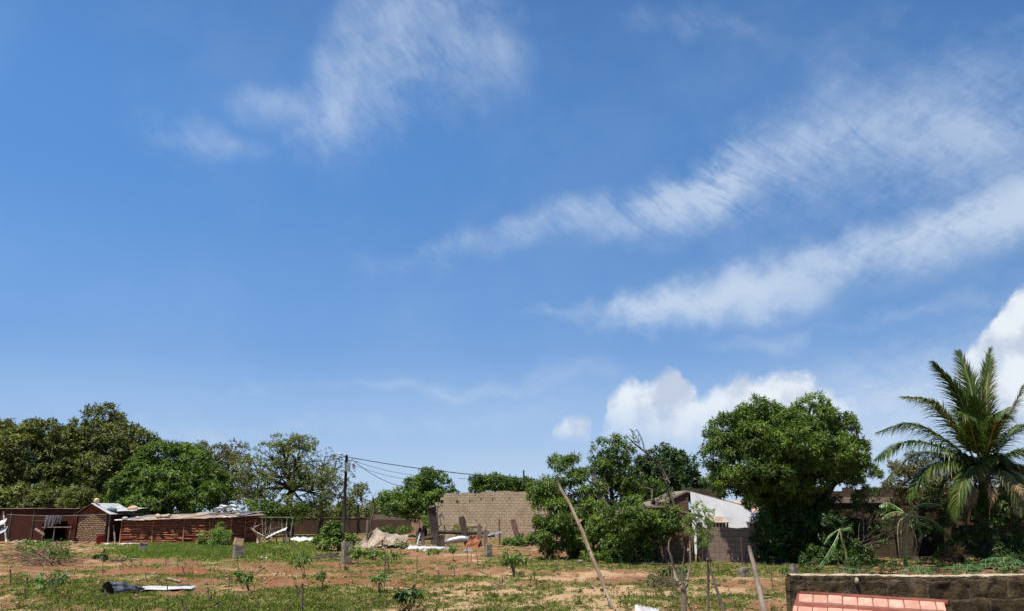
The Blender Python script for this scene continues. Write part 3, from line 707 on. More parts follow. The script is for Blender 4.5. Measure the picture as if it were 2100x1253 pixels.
def limbs_mb(base, trunk_top, ends, r0, r1, n=9, wob=.5, side=2, sub=3):
    """trunk from base to trunk_top, then curved boughs to each end point with side branches"""
    m = MB(); base = Vector(base); tt = Vector(trunk_top); pts = []; rad = []
    for i in range(6):
        t = i / 5; p = base.lerp(tt, t) + V3(random.uniform(-1, 1), random.uniform(-1, 1), 0) * (.04 * (tt - base).length if 0 < i < 5 else 0)
        pts.append(p); rad.append(r0 * (1.25 if i == 0 else 1) * (1 - t) + r1 * t)
    m.tube(pts, rad, n, True, .06)
    for e in ends:
        e = Vector(e); d = e - tt; L = d.length; P_ = []; Q = []
        k = 6; mid = V3(random.uniform(-1, 1), random.uniform(-1, 1), random.uniform(-.2, .5)) * L * .12 * wob * 2
        re = r1 * .75 * min(1.2, .5 + L / 8)
        for i in range(k + 1):
            t = i / k; P_.append(tt + d * t + mid * math.sin(math.pi * t) + V3(random.uniform(-1, 1), random.uniform(-1, 1), random.uniform(-1, 1)) * L * .018); Q.append(re * (1 - t) + re * .18 * t)
        m.tube(P_, Q, max(5, n - 3), False, .05)
        for s in range(side):
            i = random.randint(2, k - 1); q = P_[i]; dd = (d.normalized() + V3(random.uniform(-1, 1), random.uniform(-1, 1), random.uniform(-.2, .9))).normalized() * L * random.uniform(.14, .30)
            m.tube([q, q + dd * .5 + V3(0, 0, .04 * L), q + dd], [Q[i] * .6, Q[i] * .4, Q[i] * .12], 5, False)
            for _ in range(sub):
                w = q + dd * random.uniform(.3, .9); d3 = (dd.normalized() + V3(random.uniform(-1, 1), random.uniform(-1, 1), random.uniform(-.5, 1))).normalized() * L * random.uniform(.06, .14)
                m.tube([w, w + d3 * .5, w + d3], [Q[i] * .25, Q[i] * .18, Q[i] * .06], 4, False)
    return m
def tree(name, label, cat, basepx, Y, lobes, leaf='leaf_green', bark='bark', trunk_px=None, r0=.25, r1=.14, group=None, yr=1.0, jity=.0, base=None, bough=True, side=2, sub=3, extra=None, **kw):
    """lobes: (px, py, rx px, rz px[, depth offset m]) seen at depth Y"""
    b = base_at(basepx, Y) if base is None else base
    root = thing(name, b, label, cat, group)
    s = Y / (F_PX * math.cos(TH)) * .97
    LB = []
    for l in lobes:
        dy = l[4] if len(l) > 4 else random.uniform(-1, 1) * jity
        c = P(l[0], l[1], Y + dy); k = s * (Y + dy) / Y
        LB.append((c, (l[2] * k, max(l[2], l[3]) * k * yr, l[3] * k)))
    tt = P(*trunk_px, Y) if trunk_px else b + V3(0, 0, 1.2)
    tw = crown('crown', M[leaf], root, LB, twig_mat=True, twig_from=tt, **kw)
    if bough:
        lm = limbs_mb(b - V3(0, 0, .2), tt, [c for c, r in LB], r0, r1, side=side, sub=sub)
        n0 = len(lm.v); lm.v += tw.v; lm.f += [[i + n0 for i in f] for f in tw.f]; lm.uv += tw.uv
        lm.build('trunk', M[bark], root, smooth=True)
    return root
def plant(name, label, basepx, top, w, leaf='leaf_crop', stem='stick', nst=3, ll=.16, lw=.05, n=26, nl=6, cat='plant', group=None, low=.45, droop=.5, r=.012, lean=0.0, Y=None, stubby=False, dens=1.0):
    """a crop seedling: thin stems from the ground pixel basepx up to row top, drooping leaf whorls over a width of w pixels"""
    b = ground_at(*basepx) if Y is None else base_at(basepx[0], Y)
    root = thing(name, b, label, cat, group); t = P(basepx[0] + lean, top, b.y); H = t.z - b.z; s = mpp(b.y) ; hw = w * s * .5
    m = MB(); ends = []
    for i in range(nst):
        a = random.uniform(0, 6.28); k = (i + .5) / nst if nst > 1 else 0
        q = b.lerp(t, random.uniform(.75, 1)) + V3(math.cos(a) * hw * .8 * k, math.sin(a) * hw * .8 * k, 0)
        mid = b.lerp(q, .5) + V3(random.uniform(-1, 1), random.uniform(-1, 1), 0) * .08 * H
        m.tube([b - V3(0, 0, .05), b.lerp(mid, .5) , mid, q], [r * 1.3, r * 1.15, r, r * .5], 5, False, .1); ends += [q, q.lerp(mid, .35)]
    N_ = int(n * dens); C = []; O = []
    for i in range(N_):
        d = V3(random.gauss(0, 1), random.gauss(0, 1), random.gauss(0, .7)).normalized(); f = random.uniform(.25, 1) ** .5
        c = V3(b.x + (t.x - b.x) * .8 + d.x * hw * f, b.y + d.y * hw * f, b.z + H * (low + (1 - low) * (.5 + .5 * d.z * f)))
        C.append(c); O.append((V3(d.x, d.y, d.z * .4 + .5)).normalized())
        e = min(ends, key=lambda q: (q - c).length)
        m.tube([e, e.lerp(c, .6) + V3(0, 0, .02), c], [r * .35, r * .3, r * .2], 3, False)
    m.build('stem', M[stem], root, smooth=True)
    C = np.array([tuple(c) for c in C]); O = np.array([tuple(c) for c in O])
    leaves_obj('foliage', M[leaf], root, *rosettes(C, O, nl, ll * 1.25, lw * 1.3, droop, .8, RNG.random(len(C))))
    return root
def blob_mb(c, r, sub=2, rough=.25, flat=1.0):
    import bmesh
    bm = bmesh.new(); bmesh.ops.create_icosphere(bm, subdivisions=sub, radius=1)
    ph = random.uniform(0, 50); vs = []
    for v in bm.verts:
        k = 1 + (sf(v.co.x * 1.1 + ph, v.co.y * 1.1 + v.co.z * 1.3 + ph, 3) - .5) * rough * 2
        vs.append(Vector(c) + V3(v.co.x * r[0], v.co.y * r[1], v.co.z * r[2] * flat) * k)
    fs = [tuple(v.index for v in f.verts) for f in bm.faces]; bm.free()
    return vs, fs
def stone(name, label, cat, c, r, mat, group=None, kind=None):
    m = MB(); m.add(*blob_mb(c, r)); o = m.build(name, M[mat], None, c); return tag(o, label, cat, group, kind)
def rubble(name, label, px, py, wpx, n, size, mat, cat='rubble', flat=.12, dpx=4):
    """a low heap of many loose bits"""
    b = ground_at(px, py); m = MB()
    for i in range(n):
        x = px + random.gauss(0, .38) * wpx; q = ground_at(x, py + random.gauss(0, .5) * dpx); rr = size * random.uniform(.4, 1.3)
        v, f = blob_mb(q + V3(0, 0, rr * .3), (rr, rr * .8, rr * .6), 1, .3); m.add(v, f)
    o = m.build(name, M[mat], None, b); return tag(o, label, cat, None, 'stuff')
def cable(name, pts, r, label, sag=0.0, group='cables strung from the utility pole'):
    """cable between world points with a sag"""
    a, b = Vector(pts[0]), Vector(pts[-1]); P_ = []
    for i in range(25):
        t = i / 24; P_.append(a.lerp(b, t) - V3(0, 0, 4 * sag * t * (1 - t)))
    o = MB().tube(P_, r, 6).build(name, M['cable'], None, a, True); return tag(o, label, 'cable', group)
# ================================================================== LEFT: huts, yard wall, trees behind
# -- long dark brick shed at the far left
YA = 74.0
a, b = base_at(-60, YA), base_at(152, YA - 1.0)
loc, rz, L = frame_of(a, b)
shed = thing('brick_shed', loc, 'long low shaded red brick shed with a thin pale roof edge behind the clothesline', 'shed', rz=rz)
zt = P(60, 1040, YA).z
px2x = lambda px: (base_at(px, YA) - a).length
wall_mb(L, -.1, zt - .1, .3, [(px2x(97), px2x(146), -.05, 1.75)], .0).build('wall', M['brick_red_shaded'], shed, local=True)
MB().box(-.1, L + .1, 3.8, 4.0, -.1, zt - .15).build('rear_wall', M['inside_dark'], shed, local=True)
MB().box(-.1, .15, .3, 3.8, -.1, zt - .15).build('side_wall', M['brick_red_shaded'], shed, local=True)
MB().box(L - .2, L + .05, .3, 3.8, -.1, zt - .15).build('side_wall', M['brick_red_shaded'], shed, local=True)
corr((-.3, -.25, zt - .08), (L + .5, 0, 0), (0, 4.4, .25), name='roof', mat='tin_sandy', parent=shed, pitch=.2, amp=.02, nv=3, ragged=.25) if False else None
m = MB(); vs = [V3(-.3, -.18, zt - .09), V3(L + .2, -.18, zt - .09), V3(L + .2, 4.2, zt - .45), V3(-.3, 4.2, zt - .45)]
vs += [v + V3(0, 0, .035) for v in vs]; m.add(vs, [(3, 2, 1, 0), (4, 5, 6, 7), (0, 1, 5, 4), (1, 2, 6, 5), (2, 3, 7, 6), (3, 0, 4, 7)]); m.build('roof', M['tin_sandy'], shed, local=True)
MB().box(px2x(88), px2x(150), -1.2, -.1, 1.78, 1.83).build('awning', M['dark_wood'], shed, local=True)
for xx in (px2x(20), px2x(70)):
    MB().box(xx, xx + .12, -.07, -.003, 0, zt - .2).build('post', M['dark_wood'], shed, local=True)
# leaning boards, rubble and white post at the left edge
stick('white_post', (7, 1048), (13, 1111), .075, 'pale leaning fence post beside the white sheets at the far left', 'post', mat='white_rag', wob=.0, r1=.07)
for i, (p0, p1, lb) in enumerate([((-14, 1084), (9, 1072), 'upper white sheet propped against the pale leaning post'), ((-14, 1101), (10, 1088), 'lower white sheet propped against the pale leaning post')]):
    A = P(p0[0], p0[1], 68.5); B = P(p1[0], p1[1], 68.0)
    corr(A, B - A, V3(0, .25, .42), pitch=.12, amp=.02, name='propped_sheet', mat='white_rag', loc=tuple(A), crumple=.1); o = bpy.context.scene.objects[-1] if False else COL.objects[-1]; tag(o, lb, 'sheet', 'white sheets at the left edge')
MB_ = MB(); A = P(72, 1084, 69); B = P(90, 1096, 69)
MB_.tube([A, B], [.12, .12], 4); tag(MB_.build('plank', M['post_wood'], None, A), 'short pale plank leaning in front of the dark shed', 'plank')
rubble('sand_heap', 'pale sand and broken blocks heaped along the foot of the dark brick shed', 50, 1109, 85, 150, .16, 'rubble', dpx=5)
rubble('sand_heap', 'whitish rubble strewn before the shed opening', 112, 1106, 42, 110, .14, 'rubble', dpx=6)
rubble('earth_bank', 'reddish earth and pale rubble in front of the stone walled hut', 190, 1112, 60, 120, .13, 'soil_pile', dpx=3)
# clothesline
c0, c1 = P(14, 1054, 68.3), P(218, 1054, 69.0)
o = MB().tube([c0.lerp(c1, i / 16) - V3(0, 0, .25 * 4 * (i / 16) * (1 - i / 16) * .4) for i in range(17)], .016, 5).build('clothesline', M['tin_sandy'], None, c0); tag(o, 'thin clothesline strung from the pale post to the stone hut', 'clothesline')
def cloth(name, label, x0, x1, y0, y1, Y, mat, fold=.07):
    A = P(x0, y0, Y); B = P(x1, y0, Y); H = A.z - P(x0, y1, Y).z; nx, nz = 26, 12; vs = []
    for s_ in (0, 1):
        for j in range(nz + 1):
            for i in range(nx + 1):
                u = i / nx; v = j / nz
                vs.append(A.lerp(B, u) + V3(0, math.sin(u * 17 + v * 2) * fold * (.3 + v) + s_ * .012, -H * v * (1 + .16 * math.sin(u * 6 + 1)) - .06 * math.sin(u * math.pi)))
    k = (nx + 1) * (nz + 1); fs = []
    for j in range(nz):
        for i in range(nx):
            q = j * (nx + 1) + i; fs += [(q, q + 1, q + nx + 2, q + nx + 1), (k + q + nx + 1, k + q + nx + 2, k + q + 1, k + q)]
    m = MB(); m.add(vs, fs, [(v.x, v.z) for v in vs]); return tag(m.build(name, M[mat], None, A, True), label, 'laundry', 'laundry on the clothesline')
cloth('hanging_cloth', 'wide grey garment hanging on the clothesline', 93, 112, 1056, 1079, 68.4, 'cloth_grey')
cloth('hanging_cloth', 'smaller grey purple garment hanging beside the wide one', 112, 127, 1055, 1072, 68.5, 'cloth_grey', .1)
cloth('hanging_cloth', 'dark red cloth hanging at the corner of the stone hut', 148, 158, 1058, 1084, 68.8, 'cloth_red', .06)
# rough table under the laundry
g = base_at(110, 69.5); tb = thing('rough_table', g, 'rough timber table frame standing under the grey laundry', 'table')
zT = P(110, 1080, 69.5).z
x0, x1 = P(90, 1080, 69.5).x, P(150, 1080, 69.5).x
MB().box(x0, x1, 69.2, 69.9, zT - .04, zT + .03).build('tabletop', M['post_wood'], tb)
for xx in (x0 + .1, (x0 + x1) / 2 - .2, x1 - .1):
    MB().tube([V3(xx, 69.3, -.1), V3(xx, 69.3, zT - .05)], .045, 6).build('leg', M['post_wood'], tb)

# -- gabled hut of rough stone courses
YB = 70.0
hb = base_at(155, YB + .2); he = base_at(212, YB)
loc, rz, L = frame_of(hb, he)
hut = thing('stone_hut', loc, 'small gabled hut with rough stone front and stones weighing down its zinc roof', 'hut', rz=rz)
ze = P(185, 1053, YB).z; za = P(181, 1033, YB).z; D = 3.4
m = wall_mb(L, -.1, ze, .3); m.build('wall', M['stone_hut'], hut, local=True)
m = MB(); v = [V3(0, .02, ze), V3(L, .02, ze), V3(L * .46, .02, za), V3(0, .28, ze), V3(L, .28, ze), V3(L * .46, .28, za)]
m.add(v, [(0, 1, 2), (5, 4, 3), (1, 4, 5, 2), (3, 0, 2, 5)]); m.build('gable', M['mud'], hut, local=True)
MB().box(L - .25, L + .02, .3, D, -.1, ze).build('side_wall', M['mud'], hut, local=True)
MB().box(0, .25, .3, D, -.1, ze).build('side_wall', M['mud'], hut, local=True)
MB().box(0, L, D, D + .25, -.1, ze).build('rear_wall', M['mud'], hut, local=True)
def slab(mb, a, b, c, d, t=.05):
    vs = [Vector(a), Vector(b), Vector(c), Vector(d)]; n = (vs[1] - vs[0]).cross(vs[2] - vs[0]).normalized()
    w = [v - n * t for v in vs]; mb.add(vs + w, [(0, 1, 2, 3), (7, 6, 5, 4), (0, 4, 5, 1), (1, 5, 6, 2), (2, 6, 7, 3), (3, 7, 4, 0)])
xr = L * .46
zr = za + .08
def roofsheet(p, q, nm='roof_sheet', mat='tin_sandy'):
    pass
W_ = hut.matrix_basis
def hl(v): return V3(*loc) + Matrix.Rotation(rz, 4, 'Z').to_3x3() @ Vector(v)
rl = MB(); slab(rl, (-.4, -.25, ze - .05), (xr, -.25, zr), (xr, D + .3, zr), (-.4, D + .3, ze - .05)); rl.build('roof', M['dark_wood'], hut, local=True)
rs = MB()
sl_ = L + .35 - xr; slab(rs, (xr + .0, -.3, zr + .02), (L + .45, -.3, ze - .02), (L + .45, D + .4, ze + .02), (xr, D + .4, zr + .03), .04)
rs.build('roof', M['tin_pale'], hut, local=True)
stone('roof_stone', 'pale yellow stone on the ridge of the stone hut', 'stone', hl((xr + .15, .2, zr + .20)), (.24, .22, .24), 'yellow_stone')
stone('roof_stone', 'big ochre stone holding down the sheets behind the stone hut', 'stone', hl((L + 1.0, 2.2, ze + .42)), (.45, .35, .28), 'orange_stone')
o = MB(); o.add(*blob_mb(hl((L - .15, .8, ze + .32)), (.5, .4, .2), 3, .5)); tag(o.build('rag_bundle', M['cloth_blue'], None, hl((L - .15, .8, ze + .2)), True), 'slate blue rag bundle lying on the stone hut roof', 'rag')
# -- open dark porch between stone hut and long hut
pq = thing('porch', hl((L + .3, 0, 0)), 'dark open porch with a zinc sheet roof between the two huts', 'porch')
A = P(213, 1049, 70.6); B = P(272, 1047, 71.0)
corr(A, V3(B.x - A.x, B.y - A.y, B.z - A.z), V3(0, 3.2, .32), pitch=.15, amp=.02, name='roof', mat='tin_pale', parent=pq, crumple=.12, nv=5, ragged=.2)
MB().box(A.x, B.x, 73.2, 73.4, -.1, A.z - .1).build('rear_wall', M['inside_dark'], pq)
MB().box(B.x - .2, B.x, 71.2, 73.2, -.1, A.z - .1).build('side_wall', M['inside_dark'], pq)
for (tx, ty), (bx_, by) in (((226, 1052), (221, 1108)), ((233, 1076), (236, 1107))):
    MB().tube([P(tx, ty, 70.3), base_at(bx_, 69.9)], .07, 6).build('post', M['post_wood'], pq)
# bucket-like red barrel
g = base_at(205, 68.3); bar = thing('red_barrel', g, 'dull red barrel standing at the corner of the stone hut', 'barrel')
h_ = P(205, 1096, 68.3).z; m = MB(); m.tube([g, g + V3(0, 0, h_ * .33), g + V3(0, 0, h_ * .35), g + V3(0, 0, h_ * .66), g + V3(0, 0, h_ * .68), g + V3(0, 0, h_)], [.29, .29, .31, .29, .31, .29], 16, False); m.build('drum', M['red_plastic'], bar, smooth=True)
MB().tube([g + V3(0, 0, h_ - .05), g + V3(0, 0, h_ + .01)], [.305, .305], 16).build('lid', M['red_plastic'], bar, smooth=True)

# -- long wattle and daub hut
YC = 69.0
a = base_at(244, YC + .4); b = base_at(474, YC - 1.2); c = base_at(532, YC + .6)
def wattle(name, label, a, b, z0px, z1px, depth, seed, dark=False, posts=()):
    loc, rz, L = frame_of(a, b); h = thing(name, loc, label, 'hut', rz=rz)
    za_ = P(z0px[0], z0px[1], a.y).z; zb_ = P(z1px[0], z1px[1], b.y).z
    wall_mb(L, -.1, za_, .16, z1b=zb_).build('wall', M['mud'], h, local=True)
    for x_ in (0, L - .15): MB().box(x_, x_ + .15, .16, depth, -.1, min(za_, zb_)).build('side_wall', M['mud'], h, local=True)
    MB().box(0, L, depth, depth + .16, -.1, min(za_, zb_)).build('rear_wall', M['mud'], h, local=True)
    m = MB(); rs_ = random.Random(seed)
    z = .12
    while z < max(za_, zb_) - .05:
        x = 0
        while x < L:
            l = rs_.uniform(.6, 2.2)
            if rs_.random() < (.85 if not dark else .6):
                top = za_ + (zb_ - za_) * x / L
                if z < top - .04: m.tube([V3(x, -.03, z + rs_.uniform(-.03, .03)), V3(min(L, x + l * .5), -.05, z + rs_.uniform(-.03, .03)), V3(min(L, x + l), -.03, z + rs_.uniform(-.03, .03))], rs_.uniform(.02, .042), 5)
            x += l + rs_.uniform(0, .5)
        z += rs_.uniform(.11, .19)
    m.build('lattice', M['mud_stick'], h, local=True, smooth=True)
    for p in posts:
        x = p * L; top = za_ + (zb_ - za_) * p
        MB().tube([V3(x, -.07, -.1), V3(x + rs_.uniform(-.05, .05), -.07, top * .5), V3(x, -.07, top)], [.055, .05, .045], 7, True, .1).build('post', M['mud_stick'], h, local=True, smooth=True)
    return h, loc, rz, L, za_, zb_
h1, loc1, rz1, L1, z1a, z1b_ = wattle('wattle_hut', 'long red mud and stick hut under flat zinc sheets weighed with blocks', a, b, (244, 1067), (474, 1060), 4.2, 3, posts=(.01, .30, .575, .80, .99))
def onroof(x, y, z): return V3(*loc1) + Matrix.Rotation(rz1, 4, 'Z').to_3x3() @ V3(x, y, z)
# ragged overlapping roof sheets; each sheet its own part
rr_ = random.Random(5)
x = -.5; i = 0
while x < L1 - .2:
    w_ = rr_.uniform(1.0, 1.7); zz = z1a + (z1b_ - z1a) * max(0, x) / L1
    A = V3(x, -.35 + rr_.uniform(-.15, .1), zz + .03 + rr_.uniform(0, .05)); U = V3(w_, rr_.uniform(-.05, .05), rr_.uniform(-.03, .05)); Vd = V3(rr_.uniform(-.1, .1), 4.9, .46 + rr_.uniform(-.05, .05))
    s_ = corr(A, U, Vd, pitch=.12, amp=.016, name='roof_sheet', mat=rr_.choice(('tin_sandy', 'tin_sandy', 'tin_sandy', 'tin')), parent=None, crumple=.08, nv=8, ragged=.3)
    s_.parent = h1; x += w_ - .08
lowsheet = corr(V3(5.9, 1.2, z1a + .30), V3(2.9, 0, .04), V3(.2, 2.6, .34), pitch=.12, amp=.02, name='roof_sheet', mat='tin', parent=None, nv=5); lowsheet.parent = h1
for k, (xx, yy, r, mt, lb) in enumerate([(.35, -.1, .20, 'rubble', 'leftmost pale block on the eave of the long mud hut'), (1.3, .2, .16, 'rubble', 'small grey lump on the mud hut roof right of the leftmost block'),
        (3.1, .4, .22, 'concrete_pale', 'squarish pale block on the mud hut roof above its first dark panel'), (2.2, 1.6, .2, 'orange_stone', 'ochre lump half hidden on the mud hut roof'), (10.1, .5, .17, 'rubble', 'grey stone on the mud hut roof near the torn plastic')]):
    zz = z1a + (z1b_ - z1a) * xx / L1 + .1 + yy * .1 + r * .5; p = onroof(xx, yy, zz); stone('roof_weight', lb, 'stone', p, (r * 1.2, r, r * .8), mt, 'stones weighing down the mud hut roof')
p0, p1 = onroof(2.7, 1.0, z1a + .3), onroof(4.2, .2, z1a + .42); v_ = MB(); v_.tube([p0, p1], [.12, .16], 4); tag(v_.build('roof_plank', M['concrete_pale'], None, p0), 'pale tilted plank lying on the mud hut roof', 'plank')
pl = P(468, 1043, 71.5); m = MB()
for k in range(9):
    q = pl + V3(random.uniform(-.9, .9), random.uniform(-.4, .4), random.uniform(-.25, .3)); m.add(*blob_mb(q, (.35, .25, .12), 2, .8))
tag(m.build('torn_plastic', M['white_rag'], None, pl), 'crumpled white plastic heaped on the rear of the mud hut roof', 'plastic')
m = MB()
for k in range(12):
    q = P(random.uniform(420, 515), random.uniform(1050, 1056), 70.5 + random.uniform(-.5, 1)); m.tube([q, q + V3(random.uniform(.8, 2.4), random.uniform(-.3, .3), random.uniform(-.02, .12))], random.uniform(.03, .05), 5)
tag(m.build('loose_poles', M['post_wood'], None, P(470, 1052, 70.5)), 'loose weathered poles lying across the right end of the mud hut roof', 'poles')
h2, *_r = wattle('wattle_annex', 'darker mud and stick annex at the right end of the long hut', b + V3(.02, .25, 0), c, (474, 1060), (532, 1057), 3.4, 9, True, posts=(.4, .98))
l2, r2, L2 = frame_of(b + V3(.02, .25, 0), c)
s_ = MB(); slab(s_, (-.1, -.3, _r[3] + .08), (L2 + .3, -.3, _r[4] + .08), (L2 + .3, 3.7, _r[4] + .3), (-.1, 3.7, _r[3] + .3), .06); s_.build('roof', M['post_wood'], h2, local=True)
# forked post and stick enclosure to the right
g = base_at(528, 67.4); fp = MB(); top = P(524, 1066, 67.4)
fp.tube([g - V3(0, 0, .1), g.lerp(top, .35) + V3(.1, 0, 0), P(520, 1085, 67.4), top], [.12, .10, .085, .05], 7, True, .15)
q = P(521, 1088, 67.4); fp.tube([q, P(516, 1083, 67.4), P(513, 1079, 67.4)], [.06, .05, .03], 5); fp.tube([P(522, 1080, 67.4), P(532, 1076, 67.4), P(534, 1072, 67.2)], [.05, .04, .02], 5)
fp.tube([q, P(533, 1094, 67), P(541, 1098, 66.8)], [.05, .05, .03], 5)
tag(fp.build('forked_post', M['pole_wood'], None, g, True), 'gnarled pale forked post at the right corner of the mud hut', 'post')
en = thing('stick_frame', base_at(575, 68.5), 'open frame of leaning sticks under a thin rail beside the mud hut', 'frame')
for (tx, ty, bx_, by) in ((545, 1062, 545, 1108), (556, 1064, 551, 1106), (572, 1062, 565, 1100), (578, 1064, 583, 1090), (589, 1062, 584, 1108), (601, 1061, 593, 1111), (586, 1078, 590, 1110), (538, 1060, 541, 1104)):
    gg = base_at(bx_, 68.5 + random.uniform(-.3, .3)); stick_mesh(gg - V3(0, 0, .1), P(tx, ty, gg.y), .06, .04, wob=.03).build('post', M['pole_wood' if tx != 572 else 'bark_red'], en, smooth=True)
stick_mesh(P(530, 1060, 68.5), P(603, 1060, 68.5), .035, .03, wob=.01).build('rail', M['post_wood'], en, smooth=True)
A = P(543, 1104, 67.8); B = P(585, 1085, 67.8)
o = corr(A, B - A, V3(.1, .5, .22), pitch=.3, amp=.02, name='fallen_sheet', mat='tin_pale', loc=tuple(A), crumple=.15); tag(o, 'pale sheet slumped inside the stick frame', 'sheet')
m = MB()
for k in range(26):
    q = P(random.uniform(535, 560), random.uniform(1080, 1106), 68.2); m.tube([q, q + V3(random.uniform(-.5, .9), random.uniform(-.4, .4), random.uniform(-.2, .3))], random.uniform(.015, .03), 4)
tag(m.build('brushwood', M['stick'], None, base_at(547, 68.2)), 'brushwood stacked against the end of the mud hut', 'brushwood')
g = ground_at(630, 1108); A = ground_at(594, 1109) + V3(0, 0, .05); B = ground_at(658, 1114) + V3(0, 0, .05)
o = corr(A, B - A, V3(-.2, 2.6, .22), pitch=.3, amp=.01, name='white_tarp', mat='white_rag', loc=tuple(A), crumple=.22, nv=14); tag(o, 'crumpled white tarpaulin lying on the grass by the stick frame', 'tarpaulin')

# -- long yard wall behind
YW = 101.0
yw = []
a = base_at(528, YW - 5); b = base_at(762, YW); c = base_at(846, YW + 1)
loc, rz, L = frame_of(a, b); zt = P(640, 1061, YW).z
w1 = thing('yard_wall', loc, 'long dark brown yard wall running behind the utility pole', 'wall', rz=rz)
wall_mb(L, -.3, zt, .3, jag=.05).build('masonry', M['yard_wall'], w1, local=True)
MB().box(-.05, L, -.04, .34, zt, zt + .07).build('coping', M['coping'], w1, local=True)
loc, rz, L = frame_of(b + V3(.01, 0, 0), c)
w2 = thing('yard_wall', loc, 'yard wall section with pale coping behind the wrecked sheets', 'wall', rz=rz)
wall_mb(L, -.3, zt - .2, .3).build('masonry', M['yard_wall'], w2, local=True)
wall_mb(L, zt - .2, P(800, 1054, YW).z, .36).build('coping', M['coping'], w2, local=True)
Yr = 96.0
a = base_at(843, Yr); b = base_at(886, Yr - 3); loc, rz, L = frame_of(a, b)
w3 = thing('yard_wall', loc, 'short reddish block wall joining the yard wall to the big tan building', 'wall', rz=rz)
wall_mb(L, -.3, P(860, 1057, Yr).z, .3, jag=.1).build('masonry', M['adobe_red'], w3, local=True)
# small pale roof beyond the yard wall
g = base_at(682, 112); fr = thing('far_house', g, 'tiny grey roofed house just showing over the yard wall', 'house')
A = P(668, 1062, 112); B = P(698, 1062, 112); zz = P(684, 1049, 112).z
MB().box(A.x, B.x, 112, 116, 0, A.z).build('wall', M['white_plaster'], fr)
m = MB(); v = [V3(A.x - .2, 111.8, A.z), V3(B.x + .2, 111.8, A.z), V3(B.x + .2, 116.2, A.z), V3(A.x - .2, 116.2, A.z), V3(A.x + .6, 114, zz), V3(B.x - .6, 114, zz)]
m.add(v, [(0, 1, 5, 4), (2, 3, 4, 5), (1, 2, 5), (3, 0, 4), (3, 2, 1, 0)]); m.build('roof', M['tin'], fr)

# -- big tan roofless building
YH = 80.0
a = base_at(879, YH + 1.2); b = base_at(1150, YH - 1.5); loc, rz, L = frame_of(a, b)
bh = thing('block_building', loc, 'large unplastered tan block building with a row of small vents under its top', 'building', rz=rz)
zA = P(880, 1012, YH + 1.2).z; zB = P(1100, 1003, YH - 1).z + .1
f2x = lambda px: (px - 879) / (1150 - 879) * L
holes = [(f2x(p) - .14, f2x(p) + .20 + .05 * (i % 3), P(p, y, YH).z - .17, P(p, y, YH).z + .13) for i, (p, y) in enumerate([(905, 1027), (939, 1027), (966, 1026), (990, 1023), (1014, 1023), (1050, 1020), (1090, 1020)])]
holes += [(f2x(977), f2x(977) + .28, P(977, 1066, YH).z - .13, P(977, 1066, YH).z + .1)]
wall_mb(L, -.3, zA, .35, holes, .14, zB, gaps=((f2x(879), f2x(888), -1.5), (f2x(888), f2x(896), -.75), (f2x(896), f2x(903), -.3))).build('front_wall', M['adobe'], bh, local=True)
MB().box(0, .35, .35, 7, -.3, zA - 1.1).build('side_wall', M['adobe'], bh, local=True)
MB().box(L - .35, L, .35, 7, -.3, zB - .5).build('side_wall', M['adobe'], bh, local=True)
MB().box(0, L, 7, 7.35, -.3, zA - .05).build('rear_wall', M['adobe'], bh, local=True)
MB().box(f2x(951), f2x(999), -.06, -.004, P(980, 1076, YH).z - .1, P(980, 1076, YH).z).build('lintel', M['concrete_pale'], bh, local=True)
MB().box(f2x(992), f2x(998), -.06, -.004, P(980, 1090, YH).z - .1, P(980, 1076, YH).z - .1).build('jamb', M['concrete_pale'], bh, local=True)

# ================================================================== trees, left to right
kwf = dict(rag=1.12, clump_r=.9, clumps_m2=.56, ros=20, nl=7, ll=.34, lw=.16, spread=.85, shell=.5, twig_r=.03)
tree('cashew_tree', 'big dark spreading tree filling the left edge behind the brick shed', 'tree', 40, 84,
     [(15, 900, 60, 34, 1), (85, 892, 50, 30, -1), (-30, 912, 50, 42), (45, 935, 75, 45, -2), (0, 980, 62, 42, -3), (90, 965, 60, 40, -1.5), (128, 915, 32, 26, 2), (40, 1010, 75, 28, -3.5), (-60, 960, 60, 60, 0)],
     'leaf_cashew', 'bark_dark', (45, 1000), .5, .32, jity=2, **kwf)
tree('cashew_tree', 'tallest dark tree with a lopsided peak behind the gabled stone hut', 'tree', 205, 88,
     [(208, 862, 34, 20, 1), (188, 890, 52, 30, 0), (238, 902, 44, 32, 0), (150, 915, 45, 34, -1), (215, 935, 65, 38, -2), (280, 905, 34, 26, 1), (160, 965, 55, 38, -2), (240, 975, 55, 38, -3), (190, 1010, 60, 28, -4), (140, 1020, 40, 20, -4), (228, 842, 10, 8, 1), (300, 935, 25, 25, 1)],
     'leaf_cashew', 'bark_dark', (215, 985), .5, .34, jity=2, **kwf)
kw2 = dict(clump_r=.8, clumps_m2=.7, ros=20, nl=7, ll=.32, lw=.14, spread=.85, shell=.45, twig_r=.025)
tree('leafy_tree', 'bright green rounded tree rising straight behind the mud hut', 'tree', 335, 80,
     [(335, 940, 40, 32, 0), (375, 945, 48, 36, 0), (300, 970, 42, 34, -1), (350, 985, 62, 38, -2), (410, 975, 44, 36, -.5), (275, 1000, 38, 32, -2), (330, 1025, 65, 28, -3), (400, 1020, 50, 30, -2.5), (255, 1025, 32, 24, -2), (440, 1010, 30, 32, -1)],
     'leaf_green', 'bark_dark', (340, 1010), .35, .22, jity=1, **kw2)
kw3 = dict(rag=1.2, clump_r=.9, clumps_m2=.42, ros=13, nl=6, ll=.30, lw=.13, spread=.9, shell=.4, twig_r=.035)
